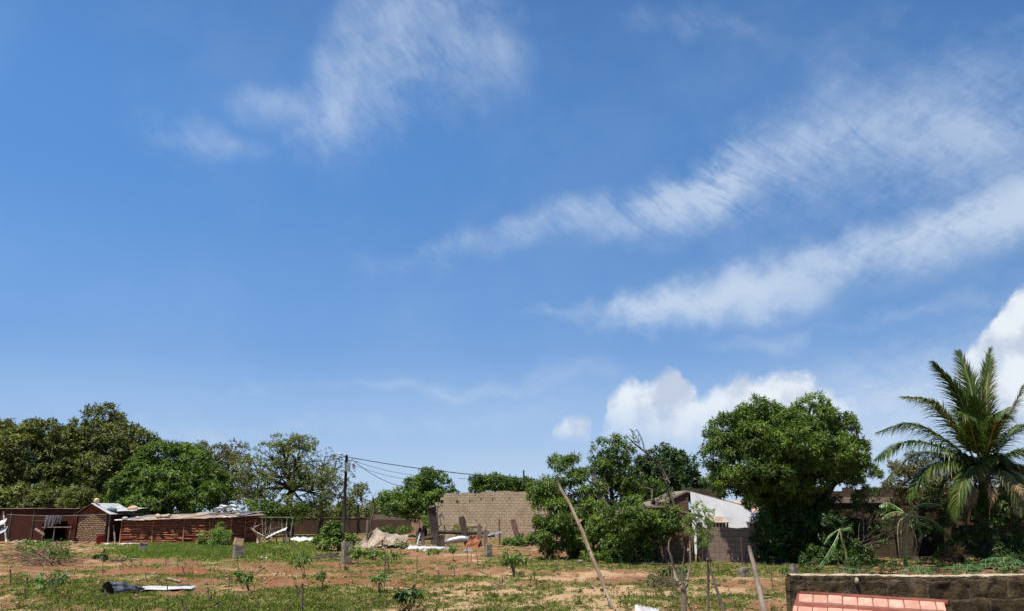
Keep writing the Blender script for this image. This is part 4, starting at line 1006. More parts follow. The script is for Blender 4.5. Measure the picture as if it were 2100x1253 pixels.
tree('thinning_tree', 'brownish thinning tree seen between the bright tree and the olive tree', 'tree', 440, 96,
     [(405, 918, 28, 14, 0), (440, 935, 40, 22, 0), (480, 930, 32, 20, 1), (430, 965, 50, 30, -1), (485, 965, 42, 30, -1), (460, 1000, 55, 35, -2), (505, 1010, 35, 35, -2), (400, 950, 28, 30)],
     'leaf_dead', 'bark', (450, 1010), .3, .2, jity=1.5, sub=5, side=3, **kw3)
tree('olive_tree', 'tall airy olive green tree left of the utility pole with its dark trunk showing', 'tree', 592, 90,
     [(578, 905, 36, 20, 0), (620, 910, 32, 20, 1), (555, 935, 42, 28, 0), (610, 940, 48, 30, 0), (525, 965, 36, 30, -1), (575, 975, 52, 32, -1.5), (635, 970, 40, 30, 0), (520, 1010, 42, 32, -1), (560, 1035, 45, 25, -2), (640, 1010, 42, 30, -1), (668, 985, 28, 28, 1), (635, 1042, 40, 18, -1)],
     'leaf_olive', 'bark_dark', (598, 1000), .42, .3, jity=1.5, sub=6, side=4, **dict(kw3, ros=13, clumps_m2=.42, ll=.27, lw=.11))
tree('sparse_tree', 'sparse grey twiggy tree around the utility pole top', 'tree', 655, 94,
     [(665, 945, 30, 22, 0), (690, 955, 26, 24, 1), (685, 990, 28, 28, 0), (670, 1025, 30, 26, -1), (700, 1020, 26, 26, 0)],
     'leaf_dead', 'bark', (660, 1010), .26, .16, jity=1, sub=7, side=5, **dict(kw3, ros=7, clumps_m2=.4, ll=.24, lw=.1))
tree('sparse_tree', 'low thin grey tree just right of the utility pole', 'tree', 735, 96,
     [(722, 1008, 24, 20, 0), (742, 1025, 22, 22, 0), (720, 1040, 24, 16, -1), (755, 1045, 18, 14, 0)],
     'leaf_olive', 'bark', (735, 1035), .2, .12, jity=1, sub=6, side=4, **dict(kw3, ros=10))
tree('leafy_tree', 'small pointed bright green tree behind the pale coping', 'tree', 785, 108,
     [(785, 1030, 20, 18, 0), (800, 1040, 22, 16, 0), (775, 1045, 18, 12, 0), (812, 1028, 14, 16, 1)], 'leaf_green', 'bark', (787, 1045), .2, .12, side=1, sub=1, **dict(kw2, ll=.4, lw=.18, ros=16))
tree('leafy_tree', 'rounded two tone green tree growing at the corner of the tan building', 'tree', 868, 88,
     [(882, 988, 30, 22, 0), (905, 1000, 22, 20, 0), (855, 1005, 26, 22, 0), (835, 1020, 28, 24, 1), (870, 1025, 34, 24, -1), (820, 1040, 22, 16, 1), (848, 1045, 28, 14, -1), (895, 1022, 24, 14, -.5)],
     'leaf_green', 'bark_dark', (880, 1040), .28, .18, jity=1, **dict(kw2, ll=.32, lw=.13, ros=20))
tree('leafy_tree', 'green tree tops showing over the top of the tan building', 'tree', 1020, 112,
     [(985, 995, 20, 13, 0), (1015, 990, 24, 15, 0), (1045, 993, 24, 14, 0), (1075, 997, 22, 12, 0), (1095, 1000, 15, 10, 0)], 'leaf_green', 'bark', (1020, 1010), .3, .2, side=1, sub=1, **dict(kw2, ll=.42, lw=.18, ros=18))
m = stick_mesh(base_at(1076, 118), P(1074, 963, 118), .16, .1, wob=.0); tag(m.build('far_pole', M['utility'], None, base_at(1076, 118), True), 'distant dark pole standing up behind the tan building', 'pole')
m = limbs_mb(base_at(763, 92), P(765, 1020, 92), [P(760, 1007, 92), P(772, 1004, 92)], .12, .08, side=1, sub=1); tag(m.build('dead_tree', M['bark'], None, base_at(763, 92), True), 'bare forked dead tree above the grey sheets', 'tree')
# foliage masses low behind the huts
tree('bush', 'dark undergrowth between the brick shed and the stone hut', 'bush', 130, 78, [(110, 1035, 45, 18, 0), (160, 1030, 35, 20, 0), (60, 1035, 40, 16, 0), (10, 1030, 40, 18, 0)], 'leaf_cashew', 'bark_dark', (120, 1060), .1, .08, side=1, sub=1, **kw2)
tree('bush', 'green undergrowth showing between mud hut roof and yard wall', 'bush', 545, 86, [(520, 1045, 28, 16, 0), (560, 1050, 28, 14, 0), (600, 1052, 24, 14, 0)], 'leaf_green', 'bark_dark', (550, 1070), .1, .08, side=1, sub=1, **kw2)
tree('bush', 'olive bush spilling over the yard wall by the pole', 'bush', 650, 106, [(630, 1050, 26, 14, 0), (665, 1048, 22, 14, 0), (705, 1050, 26, 14, 0), (740, 1053, 22, 10, 0)], 'leaf_olive', 'bark_dark', (660, 1070), .1, .08, side=1, sub=1, **kw2)

# -- utility pole with lamp, box, brace
YP = 76.0
g = base_at(703, YP); top = P(711, 932, YP)
up = thing('utility_pole', g, 'tall black utility pole with a grey box and a street lamp', 'utility pole')
MB().tube([g - V3(0, 0, .3), g.lerp(top, .5), top], [.17, .145, .12], 10).build('pole', M['utility'], up, smooth=True)
q = P(713.5, 957, YP - .25); MB().box(q.x - .2, q.x + .2, q.y - .12, q.y + .12, q.z - .38, q.z + .38).build('box', M['grey_box'], up)
q = P(697, 929.5, YP); m = MB(); m.add(*blob_mb(q, (.34, .16, .09), 3, .03)); m.build('lamp_head', M['lamp_white'], up, smooth=True)
MB().tube([P(711, 938, YP), P(704, 934, YP), q], [.03, .03, .03], 6).build('lamp_arm', M['utility'], up, smooth=True)
stick_mesh(base_at(727, YP - .5), P(706, 1040, YP), .09, .08, wob=0).build('brace', M['utility'], up, smooth=True)
m = MB()
for pts in ([(712, 938), (718, 946), (722, 941), (725, 938)], [(709, 941), (705, 948), (711, 952)], [(706, 981), (698, 985), (697, 994), (704, 992)], [(696, 970), (698, 982), (699, 992)], [(712, 943), (717, 948), (713, 950)]):
    MB().tube([P(x, y, YP - .2) for x, y in pts], .03, 5).build('loose_cable', M['cable'], up, smooth=True)
MB().box(g.x - .0 + (P(704, 993, YP).x - g.x) - .3, P(704, 993, YP).x, YP - .12, YP - .02, P(704, 994, YP).z, P(704, 992, YP).z + .06).build('bracket', M['utility'], up)
cable('cable', [P(712, 936, YP), P(1104, 983, 66)], .035, 'thickest cable running from the pole top across the sky to the broken mango', .25)
cable('cable', [P(723, 943, YP), P(868, 975, 88)], .018, 'upper thin cable descending from the pole to the rounded green tree', .25)
cable('cable', [P(720, 950, YP), P(858, 985, 88)], .018, 'lower thin cable descending from the pole to the rounded green tree', .25)
cable('cable', [P(727, 945, YP), P(826, 997, 80)], .024, 'steep dark cable dropping from the pole to the left edge of the rounded tree', .35)
cable('cable', [P(711, 935, YP), P(560, 946, 92)], .026, 'cable running left from the pole top into the olive tree', .3)
cable('cable', [P(711, 934, YP), P(630, 933, 120)], .016, 'faint upper wire running left from the pole top', .1)
cable('cable', [P(940, 980, 96), P(1110, 985, 100)], .02, 'thin wire crossing just above the treetops over the tan building', .1)
# ================================================================== MIDDLE: wreckage in front of the tan building
GRP_ST = 'concrete column stubs standing in the field'
def stub(px, top, bot, w, label, bars=0, cap=None, tilt=0.0):
    """a square concrete column stub seen nearly corner-on"""
    g = ground_at(px, bot); t = P(px, top, g.y); s = mpp(g.y); hwid = w * s / 2 / 1.30
    r = thing('concrete_stub', g, label, 'post', GRP_ST, rz=R(32)); H = t.z - g.z
    m = MB(); n = 5; vs = []
    for k in range(n + 1):
        for a_ in ((-1, -1), (1, -1), (1, 1), (-1, 1)):
            j = random.uniform(.93, 1.04); vs.append(V3(a_[0] * hwid * j + tilt * k / n, a_[1] * hwid * j, -.15 + (H + .15) * k / n + (random.uniform(-.04, .03) if k == n else 0)))
    fs = [(k * 4 + i, k * 4 + (i + 1) % 4, k * 4 + 4 + (i + 1) % 4, k * 4 + 4 + i) for k in range(n) for i in range(4)] + [(n * 4, n * 4 + 1, n * 4 + 2, n * 4 + 3)]
    m.add(vs, fs); m.build('shaft', M['concrete'], r, local=True)
    for i in range(bars):
        a_ = ((-.7, -.7), (.7, .7), (.7, -.7), (-.7, .7))[i]
        MB().tube([V3(a_[0] * hwid, a_[1] * hwid, H * .8), V3(a_[0] * hwid + random.uniform(-.03, .03), a_[1] * hwid, H + bars_h)], .013, 5).build('rebar', M['rebar'], r, local=True)
    return r, g, t
bars_h = .9
stub(292, 1113, 1132, 20, 'short squat concrete stub on the bright grass in front of the mud hut')
r_, g_, t_ = stub(488, 1116, 1145, 26, 'concrete stub carrying a reddish block on the grass')
m = MB(); m.add(*blob_mb((0, 0, 0), (.36, .30, .27), 1, .2)); b_ = MB().box(-.23, .23, -.19, .19, -.02, .36, Matrix.Translation(t_) @ Matrix.Rotation(R(28), 4, 'Z') @ Matrix.Rotation(R(9), 4, 'Y'))
tag(b_.build('clay_block', M['orange_stone'], None, t_), 'tilted reddish block lying on top of a concrete stub', 'block')
stub(710, 1109, 1154, 24, 'tallest concrete stub beside the dark leafy bush near the utility pole')
stub(1001, 1116, 1141, 16, 'narrow concrete stub right of the collapsed timber structure')
stub(112, 1119, 1134, 15, 'dark small concrete stub behind the brush pile')
bars_h = 1.15
stub(1525, 1164, 1187, 22, 'concrete stub with rusty bars sticking up before the grey block wall', 2)
stub(1628, 1156, 1178, 15, 'pale concrete stub at the end of the mossy foreground wall')
stub(1190, 1148, 1158, 12, 'tiny concrete stub under the broken mango tree')
# wrecked sheets
def sheet(name, label, a, b, v, mat, Y0, Y1, group='wrecked roofing sheets in the yard', pitch=.14, crumple=.1, bend=None, ragged=.2, amp=.022, lift=0):
    A = P(a[0], a[1], Y0); B = P(b[0], b[1], Y1)
    A.z += lift; B.z += lift
    o = corr(A, B - A, V3(*v), pitch=pitch, amp=amp, name=name, mat=mat, loc=None, crumple=crumple, bend=bend, ragged=ragged, nv=10)
    # move the origin to the sheet's corner
    me = o.data
    for v_ in me.vertices: v_.co -= A
    o.location = A; return tag(o, label, 'sheet', group)
YD = 60.0
sheet('roofing_sheet', 'grey sheet propped up steeply like a lean-to behind the short crops', (733, 1116), (774, 1082), (.8, -.6, -.55), 'tin_sandy', YD, YD + .5, crumple=.03)
sheet('roofing_sheet', 'dusty sheet sliding down right of the propped grey sheet', (772, 1088), (822, 1112), (-.3, 1.6, .2), 'tin_sandy', YD + 1, YD)
sheet('roofing_sheet', 'pale buckled sheet between the crops and the large white one', (782, 1108), (830, 1116), (0, 2.0, .55), 'tin_sandy', YD - 1, YD - 1, crumple=.3)
sheet('roofing_sheet', 'large bright white sheet lying flat in the middle of the yard', (813, 1137), (890, 1140), (.5, 3.4, .48), 'white_rag', 56.3, 55.8, crumple=.07)
sheet('roofing_sheet', 'blue grey sheet lying against the right end of the white one', (889, 1140), (938, 1140), (-.4, 3.2, .44), 'tin_blue', 56.0, 56.2, crumple=.08)
sheet('roofing_sheet', 'long green grey sheet lying low beside the curled strip', (875, 1141), (964, 1136), (.2, 1.1, .16), 'tin_blue', 54.6, 55.6, crumple=.25)
def curl(u, v):
    return V3(0, 0, .42 * math.sin(math.pi * u) ** .8)
sheet('curled_strip', 'curled metal strip arching up at the corner of the white sheet', (855, 1142), (878, 1142), (.1, .7, .05), 'tin_pale', 54.0, 54.0, None, .3, 0, curl, 0, .004)
# low round bundle of sheets under timber rails
m = MB(); A = P(912, 1111, 63); B = P(962, 1104, 63)
m.tube([A, A.lerp(B, .3) + V3(0, 0, .06), A.lerp(B, .7) + V3(0, 0, .08), B], [.12, .22, .25, .2], 12, True, .05)
tag(m.build('rolled_sheet', M['tin'], None, A, True), 'rolled grey sheet lying under the fallen timbers', 'sheet')
sheet('roofing_sheet', 'rust red sheet standing crooked under the fallen timbers', (950, 1126), (978, 1123), (.5, .9, 1.0), 'tin_rust', 60, 60.4, crumple=.5)
sheet('roofing_sheet', 'grey sheet lying on the timbers right of the standing planks', (985, 1101), (1024, 1093), (.3, 1.4, .2), 'tin', 61, 61.5)
# timbers
def beam(name, label, a, b, r, Ya, Yb, mat='post_wood', cat='timber', n=6, r1=None, group=None, wob=.02):
    A = P(a[0], a[1], Ya); B = P(b[0], b[1], Yb); o = stick_mesh(A, B, r, r1 or r, n, wob).build(name, M[mat], None, A, True); return tag(o, label, cat, group)
beam('timber', 'long dark beam lying across behind the standing planks', (898, 1090), (1003, 1092), .16, 64, 64, 'dark_wood')
beam('timber', 'second dark beam resting just under the long one', (955, 1100), (1015, 1096), .13, 63.5, 63.5, 'dark_wood')
beam('timber', 'short dark beam lying low left of the dead stump', (855, 1106), (888, 1101), .14, 64, 64, 'dark_wood')
def plank(name, label, top, bot, w, mat='post_wood', cat='post', t=.08, Y=None, dz=.1):
    g = ground_at(*bot) if Y is None else base_at(bot[0], Y); T = P(top[0], top[1], g.y); d = (T - g); s = mpp(g.y); hw = w * s / 2
    side = d.normalized().cross(V3(0, 1, 0)).normalized(); m = MB(); n = 6; vs = []
    for i in range(n + 1):
        c = g - d.normalized() * dz + (d + d.normalized() * dz) * (i / n); k = hw * random.uniform(.88, 1.1) * (.75 if i == n else 1); kk = [V3(0, -t, 0), V3(0, t, 0)]
        vs += [c - side * k + kk[0], c + side * k + kk[0], c + side * k + kk[1], c - side * k + kk[1]]
    fs = [(i * 4 + j, i * 4 + (j + 1) % 4, i * 4 + 4 + (j + 1) % 4, i * 4 + 4 + j) for i in range(n) for j in range(4)] + [(n * 4, n * 4 + 1, n * 4 + 2, n * 4 + 3)]
    m.add(vs, fs); return tag(m.build(name, M[mat], None, g), label, cat)
plank('leaning_plank', 'broad dark plank leaning left, in front of the tan building', (946, 1058), (960, 1118), 13, 'dark_wood', Y=63)
plank('leaning_plank', 'rust brown plank leaning left beside the bushes at the right of the tan building', (1051, 1064), (1066, 1122), 12, 'bark_red', Y=66)
plank('standing_plank', 'grey pointed plank standing upright left of its pair', (982, 1074), (984, 1128), 9, 'post_wood', Y=61)
plank('standing_plank', 'grey upright plank right of the pointed one', (996, 1086), (996, 1132), 8, 'post_wood', Y=60)
plank('standing_plank', 'thin dark stake rising at the right of the planks', (1024, 1063), (1025, 1115), 4, 'bark_red', Y=64)
# dead stump with torn branches
g = base_at(893, 66); st = thing('dead_stump', g, 'torn dark dead stump with broken branches before the tan building', 'stump')
m = MB(); m.tube([g - V3(0, 0, .2), P(892, 1085, 66), P(888, 1060, 66), P(884, 1040, 66)], [.42, .34, .36, .30], 8, True, .18)
m.tube([P(884, 1042, 66), P(880, 1034, 66)], [.26, .08], 6, True, .2); m.tube([P(888, 1055, 66), P(894, 1036, 66)], [.2, .06], 6)
m.build('trunk', M['bark_dark'], st, smooth=True)
for pts, rr in [([(893, 1100), (897, 1075), (896, 1050), (899, 1030), (898, 1016)], .07), ([(897, 1060), (905, 1052), (912, 1066)], .09), ([(896, 1084), (905, 1074), (902, 1062), (907, 1048)], .06), ([(907, 1115), (912, 1085), (911, 1075)], .09), ([(898, 1040), (906, 1034), (913, 1040)], .06)]:
    MB().tube([P(x, y, 65.8) for x, y in pts], [rr * (1 - .6 * i / (len(pts) - 1)) for i in range(len(pts))], 6, True, .1).build('branch', M['bark'], st, smooth=True)
g = base_at(861, 62); m = MB()
for pts, rr in [([(856, 1114), (857, 1092), (862, 1081)], .16), ([(868, 1116), (866, 1095), (862, 1082)], .18), ([(861, 1088), (860, 1070), (859, 1060)], .05)]: m.tube([P(x, y, 62) for x, y in pts], [rr, rr * .9, rr * .5], 7, True, .15)
tag(m.build('burnt_stump', M['dark_wood'], None, g, True), 'squat dark charred stump behind the white sheet', 'stump')
beam('peeled_stick', 'white peeled stick leaning on the charred stump', (862, 1092), (856, 1115), .06, 61.5, 61.2, 'white_rag', 'stick')
beam('peeled_stick', 'white peeled stick leaning by the foot of the dead stump', (912, 1090), (908, 1116), .06, 64, 63.8, 'pole_wood', 'stick')
plank('standing_plank', 'pair of squat dark posts close to the dead stump', (903, 1096), (904, 1122), 16, 'dark_wood', Y=62, t=.15)
beam('tall_stake', 'thin pale stake standing among the propped sheets', (755, 1060), (752, 1112), .09, 60, 60, 'post_wood', 'stake')
rubble('rubble_heap', 'rubble and broken blocks around the wrecked sheets', 800, 1120, 90, 160, .14, 'rubble', dpx=6)
rubble('dark_rubble', 'dark broken clods left of the tallest concrete stub', 668, 1142, 62, 240, .10, 'soil_dark', dpx=5)
rubble('dark_rubble', 'dark twigs and clods behind the small seedling at the left', 245, 1150, 50, 110, .08, 'soil_dark', dpx=3)
rubble('dark_rubble', 'burnt black patch of clods near the bottom edge of the field', 460, 1243, 46, 70, .05, 'soil_dark', dpx=4)
rubble('dark_rubble', 'little heap of dry weeds right of centre in the field', 1013, 1205, 22, 70, .05, 'bark_red', dpx=3)
rubble('dark_rubble', 'small dark clods beside the bare orange ground at the lower left', 60, 1222, 80, 60, .035, 'soil_dark', dpx=6)
# bushes in front of the tan building
kwb = dict(clump_r=.38, clumps_m2=2.2, ros=16, nl=6, ll=.20, lw=.09, spread=.85, shell=.4, twig_r=.012)
def bush(label, px, Y, lobes, leaf, **k):
    return tree('bush', label, 'bush', px, Y, lobes, leaf, 'stick', (px, lobes[0][1] + lobes[0][3]), .05, .03, side=1, sub=1, **{**kwb, **k})
bush('dark broad leaved bush beside the tallest concrete stub', 680, 56, [(664, 1100, 14, 13, 0), (692, 1094, 15, 14, 0), (710, 1106, 13, 10, 0), (680, 1115, 24, 12, -.3), (678, 1080, 8, 7, 0), (650, 1112, 9, 8, 0), (700, 1118, 14, 8, 0)], 'leaf_green', ll=.26, lw=.13, clumps_m2=1.5)
bush('light green feathery bush against the mud hut', 443, 62, [(448, 1092, 16, 11, 0), (432, 1104, 22, 11, 0), (458, 1103, 18, 11, 0), (440, 1117, 22, 9, 0), (425, 1116, 14, 9, 0)], 'leaf_pale', ll=.18, lw=.06)
bush('low green bush in front of the pale coping wall', 833, 78, [(833, 1088, 12, 10, 0), (822, 1092, 10, 8, 0)], 'leaf_green', clumps_m2=1.5)
bush('green bush over the propped grey sheet', 785, 62, [(788, 1088, 12, 9, 0), (800, 1100, 14, 9, 0), (778, 1096, 8, 7, 0)], 'leaf_green', clumps_m2=1.5)
bush('low green bush between the leaning plank and the shady tree', 1075, 64, [(1080, 1112, 18, 10, 0), (1055, 1116, 20, 8, 0), (1095, 1106, 12, 12, 0), (1040, 1118, 10, 7, 0)], 'leaf_green')
bush('small pale green weeds at the foot of the tan building', 960, 76, [(955, 1092, 14, 8, 0), (942, 1082, 8, 9, 0)], 'leaf_olive', clumps_m2=1.3)
bush('yellow green climber hanging at the building corner', 880, 78, [(878, 1065, 7, 18, 0), (884, 1085, 6, 12, 0)], 'leaf_crop', clumps_m2=1.6)
MB_ = MB(); A = P(1072, 1135, 60); B = P(1108, 1136, 60); MB_.box(A.x, B.x, 60, 60.6, -.1, P(1080, 1122, 60).z); tag(MB_.build('water_trough', M['concrete'], None, base_at(1088, 60)), 'low dark concrete trough beside the shady broken tree', 'trough')
A = ground_at(1082, 1144); rubble('pale_stones', 'row of pale stones in front of the concrete trough', 1085, 1144, 22, 26, .07, 'concrete_pale', dpx=1.5)

# ================================================================== RIGHT MIDDLE: broken mango, white gabled house, block wall
kwm = dict(clump_r=.42, clumps_m2=2.0, ros=17, nl=8, ll=.235, lw=.058, droop=.35, spread=.82, shell=.5, twig_r=.016)
YM = 46.0
bm_ = base_at(1245, YM)
tree('broken_mango_tree', 'broken mango tree with torn bare limbs and foliage sagging to the ground', 'tree', 1245, YM,
     [(1165, 965, 34, 30, 0), (1130, 1000, 34, 28, 0), (1175, 1010, 38, 30, .5), (1128, 1045, 32, 30, -.6), (1165, 1065, 38, 32, -1), (1132, 1085, 32, 26, -.8), (1190, 1095, 34, 30, -.6), (1150, 1120, 30, 26, 0), (1190, 1135, 34, 14, 0),
      (1235, 935, 24, 26, 0), (1262, 925, 28, 26, .4), (1245, 975, 26, 26, .3), (1275, 970, 30, 26, 0), (1305, 1000, 34, 22, 0), (1255, 1015, 34, 22, .4), (1350, 1005, 24, 16, 0),
      (1240, 1078, 34, 30, -2.0), (1278, 1082, 34, 30, -2.2), (1235, 1120, 36, 28, -2.3), (1285, 1122, 38, 28, -2.4), (1320, 1062, 32, 20, -3.2), (1355, 1068, 30, 20, -3.4), (1385, 1062, 24, 18, -3.4), (1325, 1105, 22, 24, -3), (1255, 1142, 48, 12, -2.6), (1300, 1140, 36, 14, -3), (1300, 1030, 22, 14, -1), (1210, 1050, 26, 22, -1.4), (1215, 1010, 22, 20, -.8), (1340, 1090, 20, 14, -3.4), (1410, 1085, 18, 10, -3.4), (1268, 1058, 26, 20, -4.6), (1285, 1075, 24, 16, -4.6)],
     'leaf_mango', 'bark', (1262, 1060), .30, .22, bough=True, jity=.3, side=2, sub=2, **kwm)
br = MB(); YB2 = 44.6
for pts, r0, r1 in [([(1262, 1070), (1268, 1050), (1290, 1042), (1330, 1040), (1372, 1040), (1400, 1050), (1440, 1058)], .12, .07), ([(1430, 1066), (1385, 1043), (1372, 1005), (1358, 968), (1340, 940), (1322, 925)], .09, .045), ([(1322, 925), (1305, 912), (1290, 898), (1284, 890)], .05, .02),
                    ([(1322, 925), (1318, 905), (1312, 890), (1306, 880)], .04, .015), ([(1316, 918), (1302, 908), (1285, 905)], .03, .012), ([(1312, 912), (1304, 894), (1296, 880)], .03, .012), ([(1305, 880), (1300, 886), (1290, 878)], .02, .01), ([(1340, 940), (1352, 948), (1366, 975), (1374, 990)], .05, .03),
                    ([(1262, 1060), (1230, 1012), (1225, 995), (1205, 985)], .08, .04), ([(1230, 1000), (1218, 972), (1222, 955), (1214, 945)], .06, .02), ([(1250, 1012), (1235, 985), (1245, 960)], .05, .02), ([(1300, 965), (1315, 985), (1322, 998), (1338, 1003), (1336, 1025)], .045, .03),
                    ([(1372, 1030), (1350, 1030), (1338, 1024), (1322, 1026)], .08, .03), ([(1372, 1040), (1385, 1062), (1400, 1072)], .08, .04), ([(1180, 1035), (1215, 1040), (1250, 1050)], .05, .06), ([(1185, 1055), (1220, 1045), (1256, 1060)], .04, .06), ([(1205, 1100), (1225, 1098), (1240, 1088)], .05, .05),
                    ([(1165, 1010), (1195, 1022), (1220, 1045)], .04, .05), ([(1405, 1050), (1425, 1075), (1440, 1100)], .05, .02)]:
    yb_ = 42.3 if pts[0][0] == 1262 and pts[0][1] == 1070 else YB2
    n = len(pts); br.tube([P(x, y, yb_ + random.uniform(-.25, .25)) for x, y in pts], [r0 + (r1 - r0) * i / (n - 1) for i in range(n)], 7, True, .12)
tw = [(1330, 935), (1345, 950), (1310, 908), (1300, 900), (1365, 985), (1215, 985), (1232, 998), (1190, 1025), (1205, 1042), (1225, 1020), (1200, 1050), (1340, 1040), (1300, 1040)]
for x, y in tw:
    for _ in range(5):
        a = random.uniform(-3.1, -.1) if y < 990 else random.uniform(-3.4, .4); l = random.uniform(10, 26)
        q = P(x, y, YB2); e = P(x + math.cos(a) * l, y + math.sin(a) * l, YB2 + random.uniform(-.5, .5)); br.tube([q, q.lerp(e, .5) + V3(0, 0, .05), e], [.022, .014, .007], 4, False)
root = [o for o in COL.objects if o.name == 'broken_mango_tree'][0]
br.build('torn_limbs', M['bark'], root, smooth=True)
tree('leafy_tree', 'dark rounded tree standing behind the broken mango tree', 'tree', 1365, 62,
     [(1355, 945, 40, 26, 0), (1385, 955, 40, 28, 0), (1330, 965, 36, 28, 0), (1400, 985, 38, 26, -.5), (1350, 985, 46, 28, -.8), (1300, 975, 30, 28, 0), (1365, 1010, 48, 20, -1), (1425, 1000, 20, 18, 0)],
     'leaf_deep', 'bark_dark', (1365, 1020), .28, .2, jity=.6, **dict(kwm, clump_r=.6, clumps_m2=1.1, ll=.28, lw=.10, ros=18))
tree('leafy_tree', 'small bright tree top peeping between the gabled house and the great mango', 'tree', 1458, 66, [(1455, 990, 16, 14, 0), (1470, 1000, 14, 10, 0)], 'leaf_green', 'bark_dark', (1458, 1010), .12, .08, side=1, sub=1, **dict(kwm, clump_r=.5, clumps_m2=1.3, ll=.26, lw=.1))
# slanting posts under the broken tree
beam('prop_post', 'dark leaning post below the broken mango right side', (1358, 1090), (1366, 1156), .09, 43.2, 42.6, 'dark_wood', 'post')
beam('prop_post', 'short dark post hidden in the sagging mango foliage', (1343, 1095), (1346, 1150), .11, 43.6, 43.6, 'dark_wood', 'post')
beam('prop_post', 'upright dark post at the gap in the grey block wall', (1434, 1070), (1434, 1155), .14, 42.9, 42.9, 'dark_wood', 'post')
# grey block yard wall
YG = 43.4
a = base_at(1436, YG); b = base_at(1556, YG - .8); loc, rz, L = frame_of(a, b)
gw = thing('block_wall', loc, 'grey brown block wall in front of the white gabled house', 'wall', rz=rz); zt = P(1500, 1080, YG).z
wall_mb(L, -.2, zt, .2, jag=.05, gaps=((L * .965, L, -.12),)).build('masonry', M['grey_block'], gw, local=True)
a = base_at(1318, YG + .6); b = base_at(1426, YG + .1); loc, rz, L = frame_of(a, b)
gw = thing('block_wall', loc, 'brownish plastered wall stretch left of the dark post behind the sagging branches', 'wall', rz=rz)
wall_mb(L, -.2, zt + .02, .2, jag=.03).build('masonry', M['brown_block'], gw, local=True)
# white gabled house
YV = 52.0
hx = lambda px: P(px, 1050, YV).x
A = thing('gabled_house', base_at(1411, YV), 'house with white limewashed gable and bare brown brick left half', 'house')
zr = P(1411, 1008, YV + 1).z; zrr = P(1546, 1041, YV).z; zl = P(1340, 1043, YV).z
def poly_wall(pts, y0, t, mat, name, parent):
    m = MB(); n = len(pts); vs = [V3(x, y0, z) for x, z in pts] + [V3(x, y0 + t, z) for x, z in pts]
    fs = [tuple(range(n)), tuple(range(2 * n - 1, n - 1, -1))] + [(i, i + n, (i + 1) % n + n, (i + 1) % n) for i in range(n)]
    m.add(vs, [f for f in fs]); return m.build(name, M[mat], parent)
def GY(px): return YV + 1 - max(0, px - 1411) / 130 * 2.0
def hy(px): return P(px, 1050, YV + 1).x
def gx(px): return P(px, 1050, GY(px)).x
zrr = P(1546, 1041, GY(1546)).z
def skew_wall(A0, A1, z0a, z1a, z1b, t, mat, name):
    a0, a1 = V3(*A0), V3(*A1); nrm = V3(-(a1 - a0).y, (a1 - a0).x, 0).normalized() * t; vs = [V3(a0.x, a0.y, z0a), V3(a1.x, a1.y, z0a), V3(a1.x, a1.y, z1b), V3(a0.x, a0.y, z1a)]; vs += [v + nrm for v in vs]
    m = MB(); m.add(vs, [(0, 1, 2, 3), (7, 6, 5, 4), (0, 4, 5, 1), (1, 5, 6, 2), (2, 6, 7, 3), (3, 7, 4, 0)]); return m.build(name, M[mat], A)
skew_wall((gx(1411), YV, 0), (gx(1541), GY(1541), 0), -.2, zr, zrr, .2, 'white_plaster', 'white_gable')
skew_wall((hy(1340), YV + 1, 0), (hy(1411) - .003, YV + 1, 0), -.2, zl, zr, .2, 'brown_block', 'brick_gable')
MB().box(hy(1408.5), gx(1413), YV + .96, YV + 1.3, -.2, zr - .02).build('corner_pier', M['brown_block'], A)
m = MB(); slab(m, (gx(1411), YV + .88, zr + .10), (gx(1546), GY(1546) - .12, zrr + .06), (gx(1546), YV + 8, zrr + .12), (gx(1411), YV + 8, zr + .16), .11); m.build('roof', M['coping'], A)
m = MB(); slab(m, (hx(1335), YV + .88, zl + .06), (hy(1411) - .004, YV + .88, zr + .10), (hy(1411) - .004, YV + 8, zr + .16), (hx(1335), YV + 8, zl + .12), .11); m.build('roof', M['coping'], A)
MB().box(hx(1340), hx(1541), YV + 6.6, YV + 6.8, -.2, zl).build('rear_wall', M['brown_block'], A)
MB().box(gx(1541) - .2, gx(1541) - .01, YV + 2.6, YV + 6.6, -.2, zrr - .05).build('side_wall', M['white_plaster'], A)
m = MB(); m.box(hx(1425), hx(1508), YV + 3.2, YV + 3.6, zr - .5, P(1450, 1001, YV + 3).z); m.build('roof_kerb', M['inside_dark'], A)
# small lean-to cover against the gable
g = base_at(1478, YV - 1.6); lt = thing('lean_to', g, 'little lean-to with a dusty sheet cover against the white gable', 'lean-to')
x0, x1 = P(1461, 1069, YV - 1.8).x, P(1495, 1069, YV - 1.8).x; z0, z1 = P(1478, 1070, YV - 1.8).z, P(1478, 1055, YV - .6).z
m = MB(); slab(m, (x0, YV - 1.9, z0), (x1, YV - 1.9, z0), (x1, YV - .1, z1), (x0, YV - .1, z1), .05); m.build('cover', M['tin_sandy'], lt)
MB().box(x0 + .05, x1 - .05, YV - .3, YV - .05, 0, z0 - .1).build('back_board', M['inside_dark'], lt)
for k in range(5): xx = x0 + .1 + (x1 - x0 - .2) * k / 4; MB().box(xx - .05, xx + .05, YV - 1.8, YV - 1.7, 0, z0 - .06).build('post', M['dark_wood'], lt)
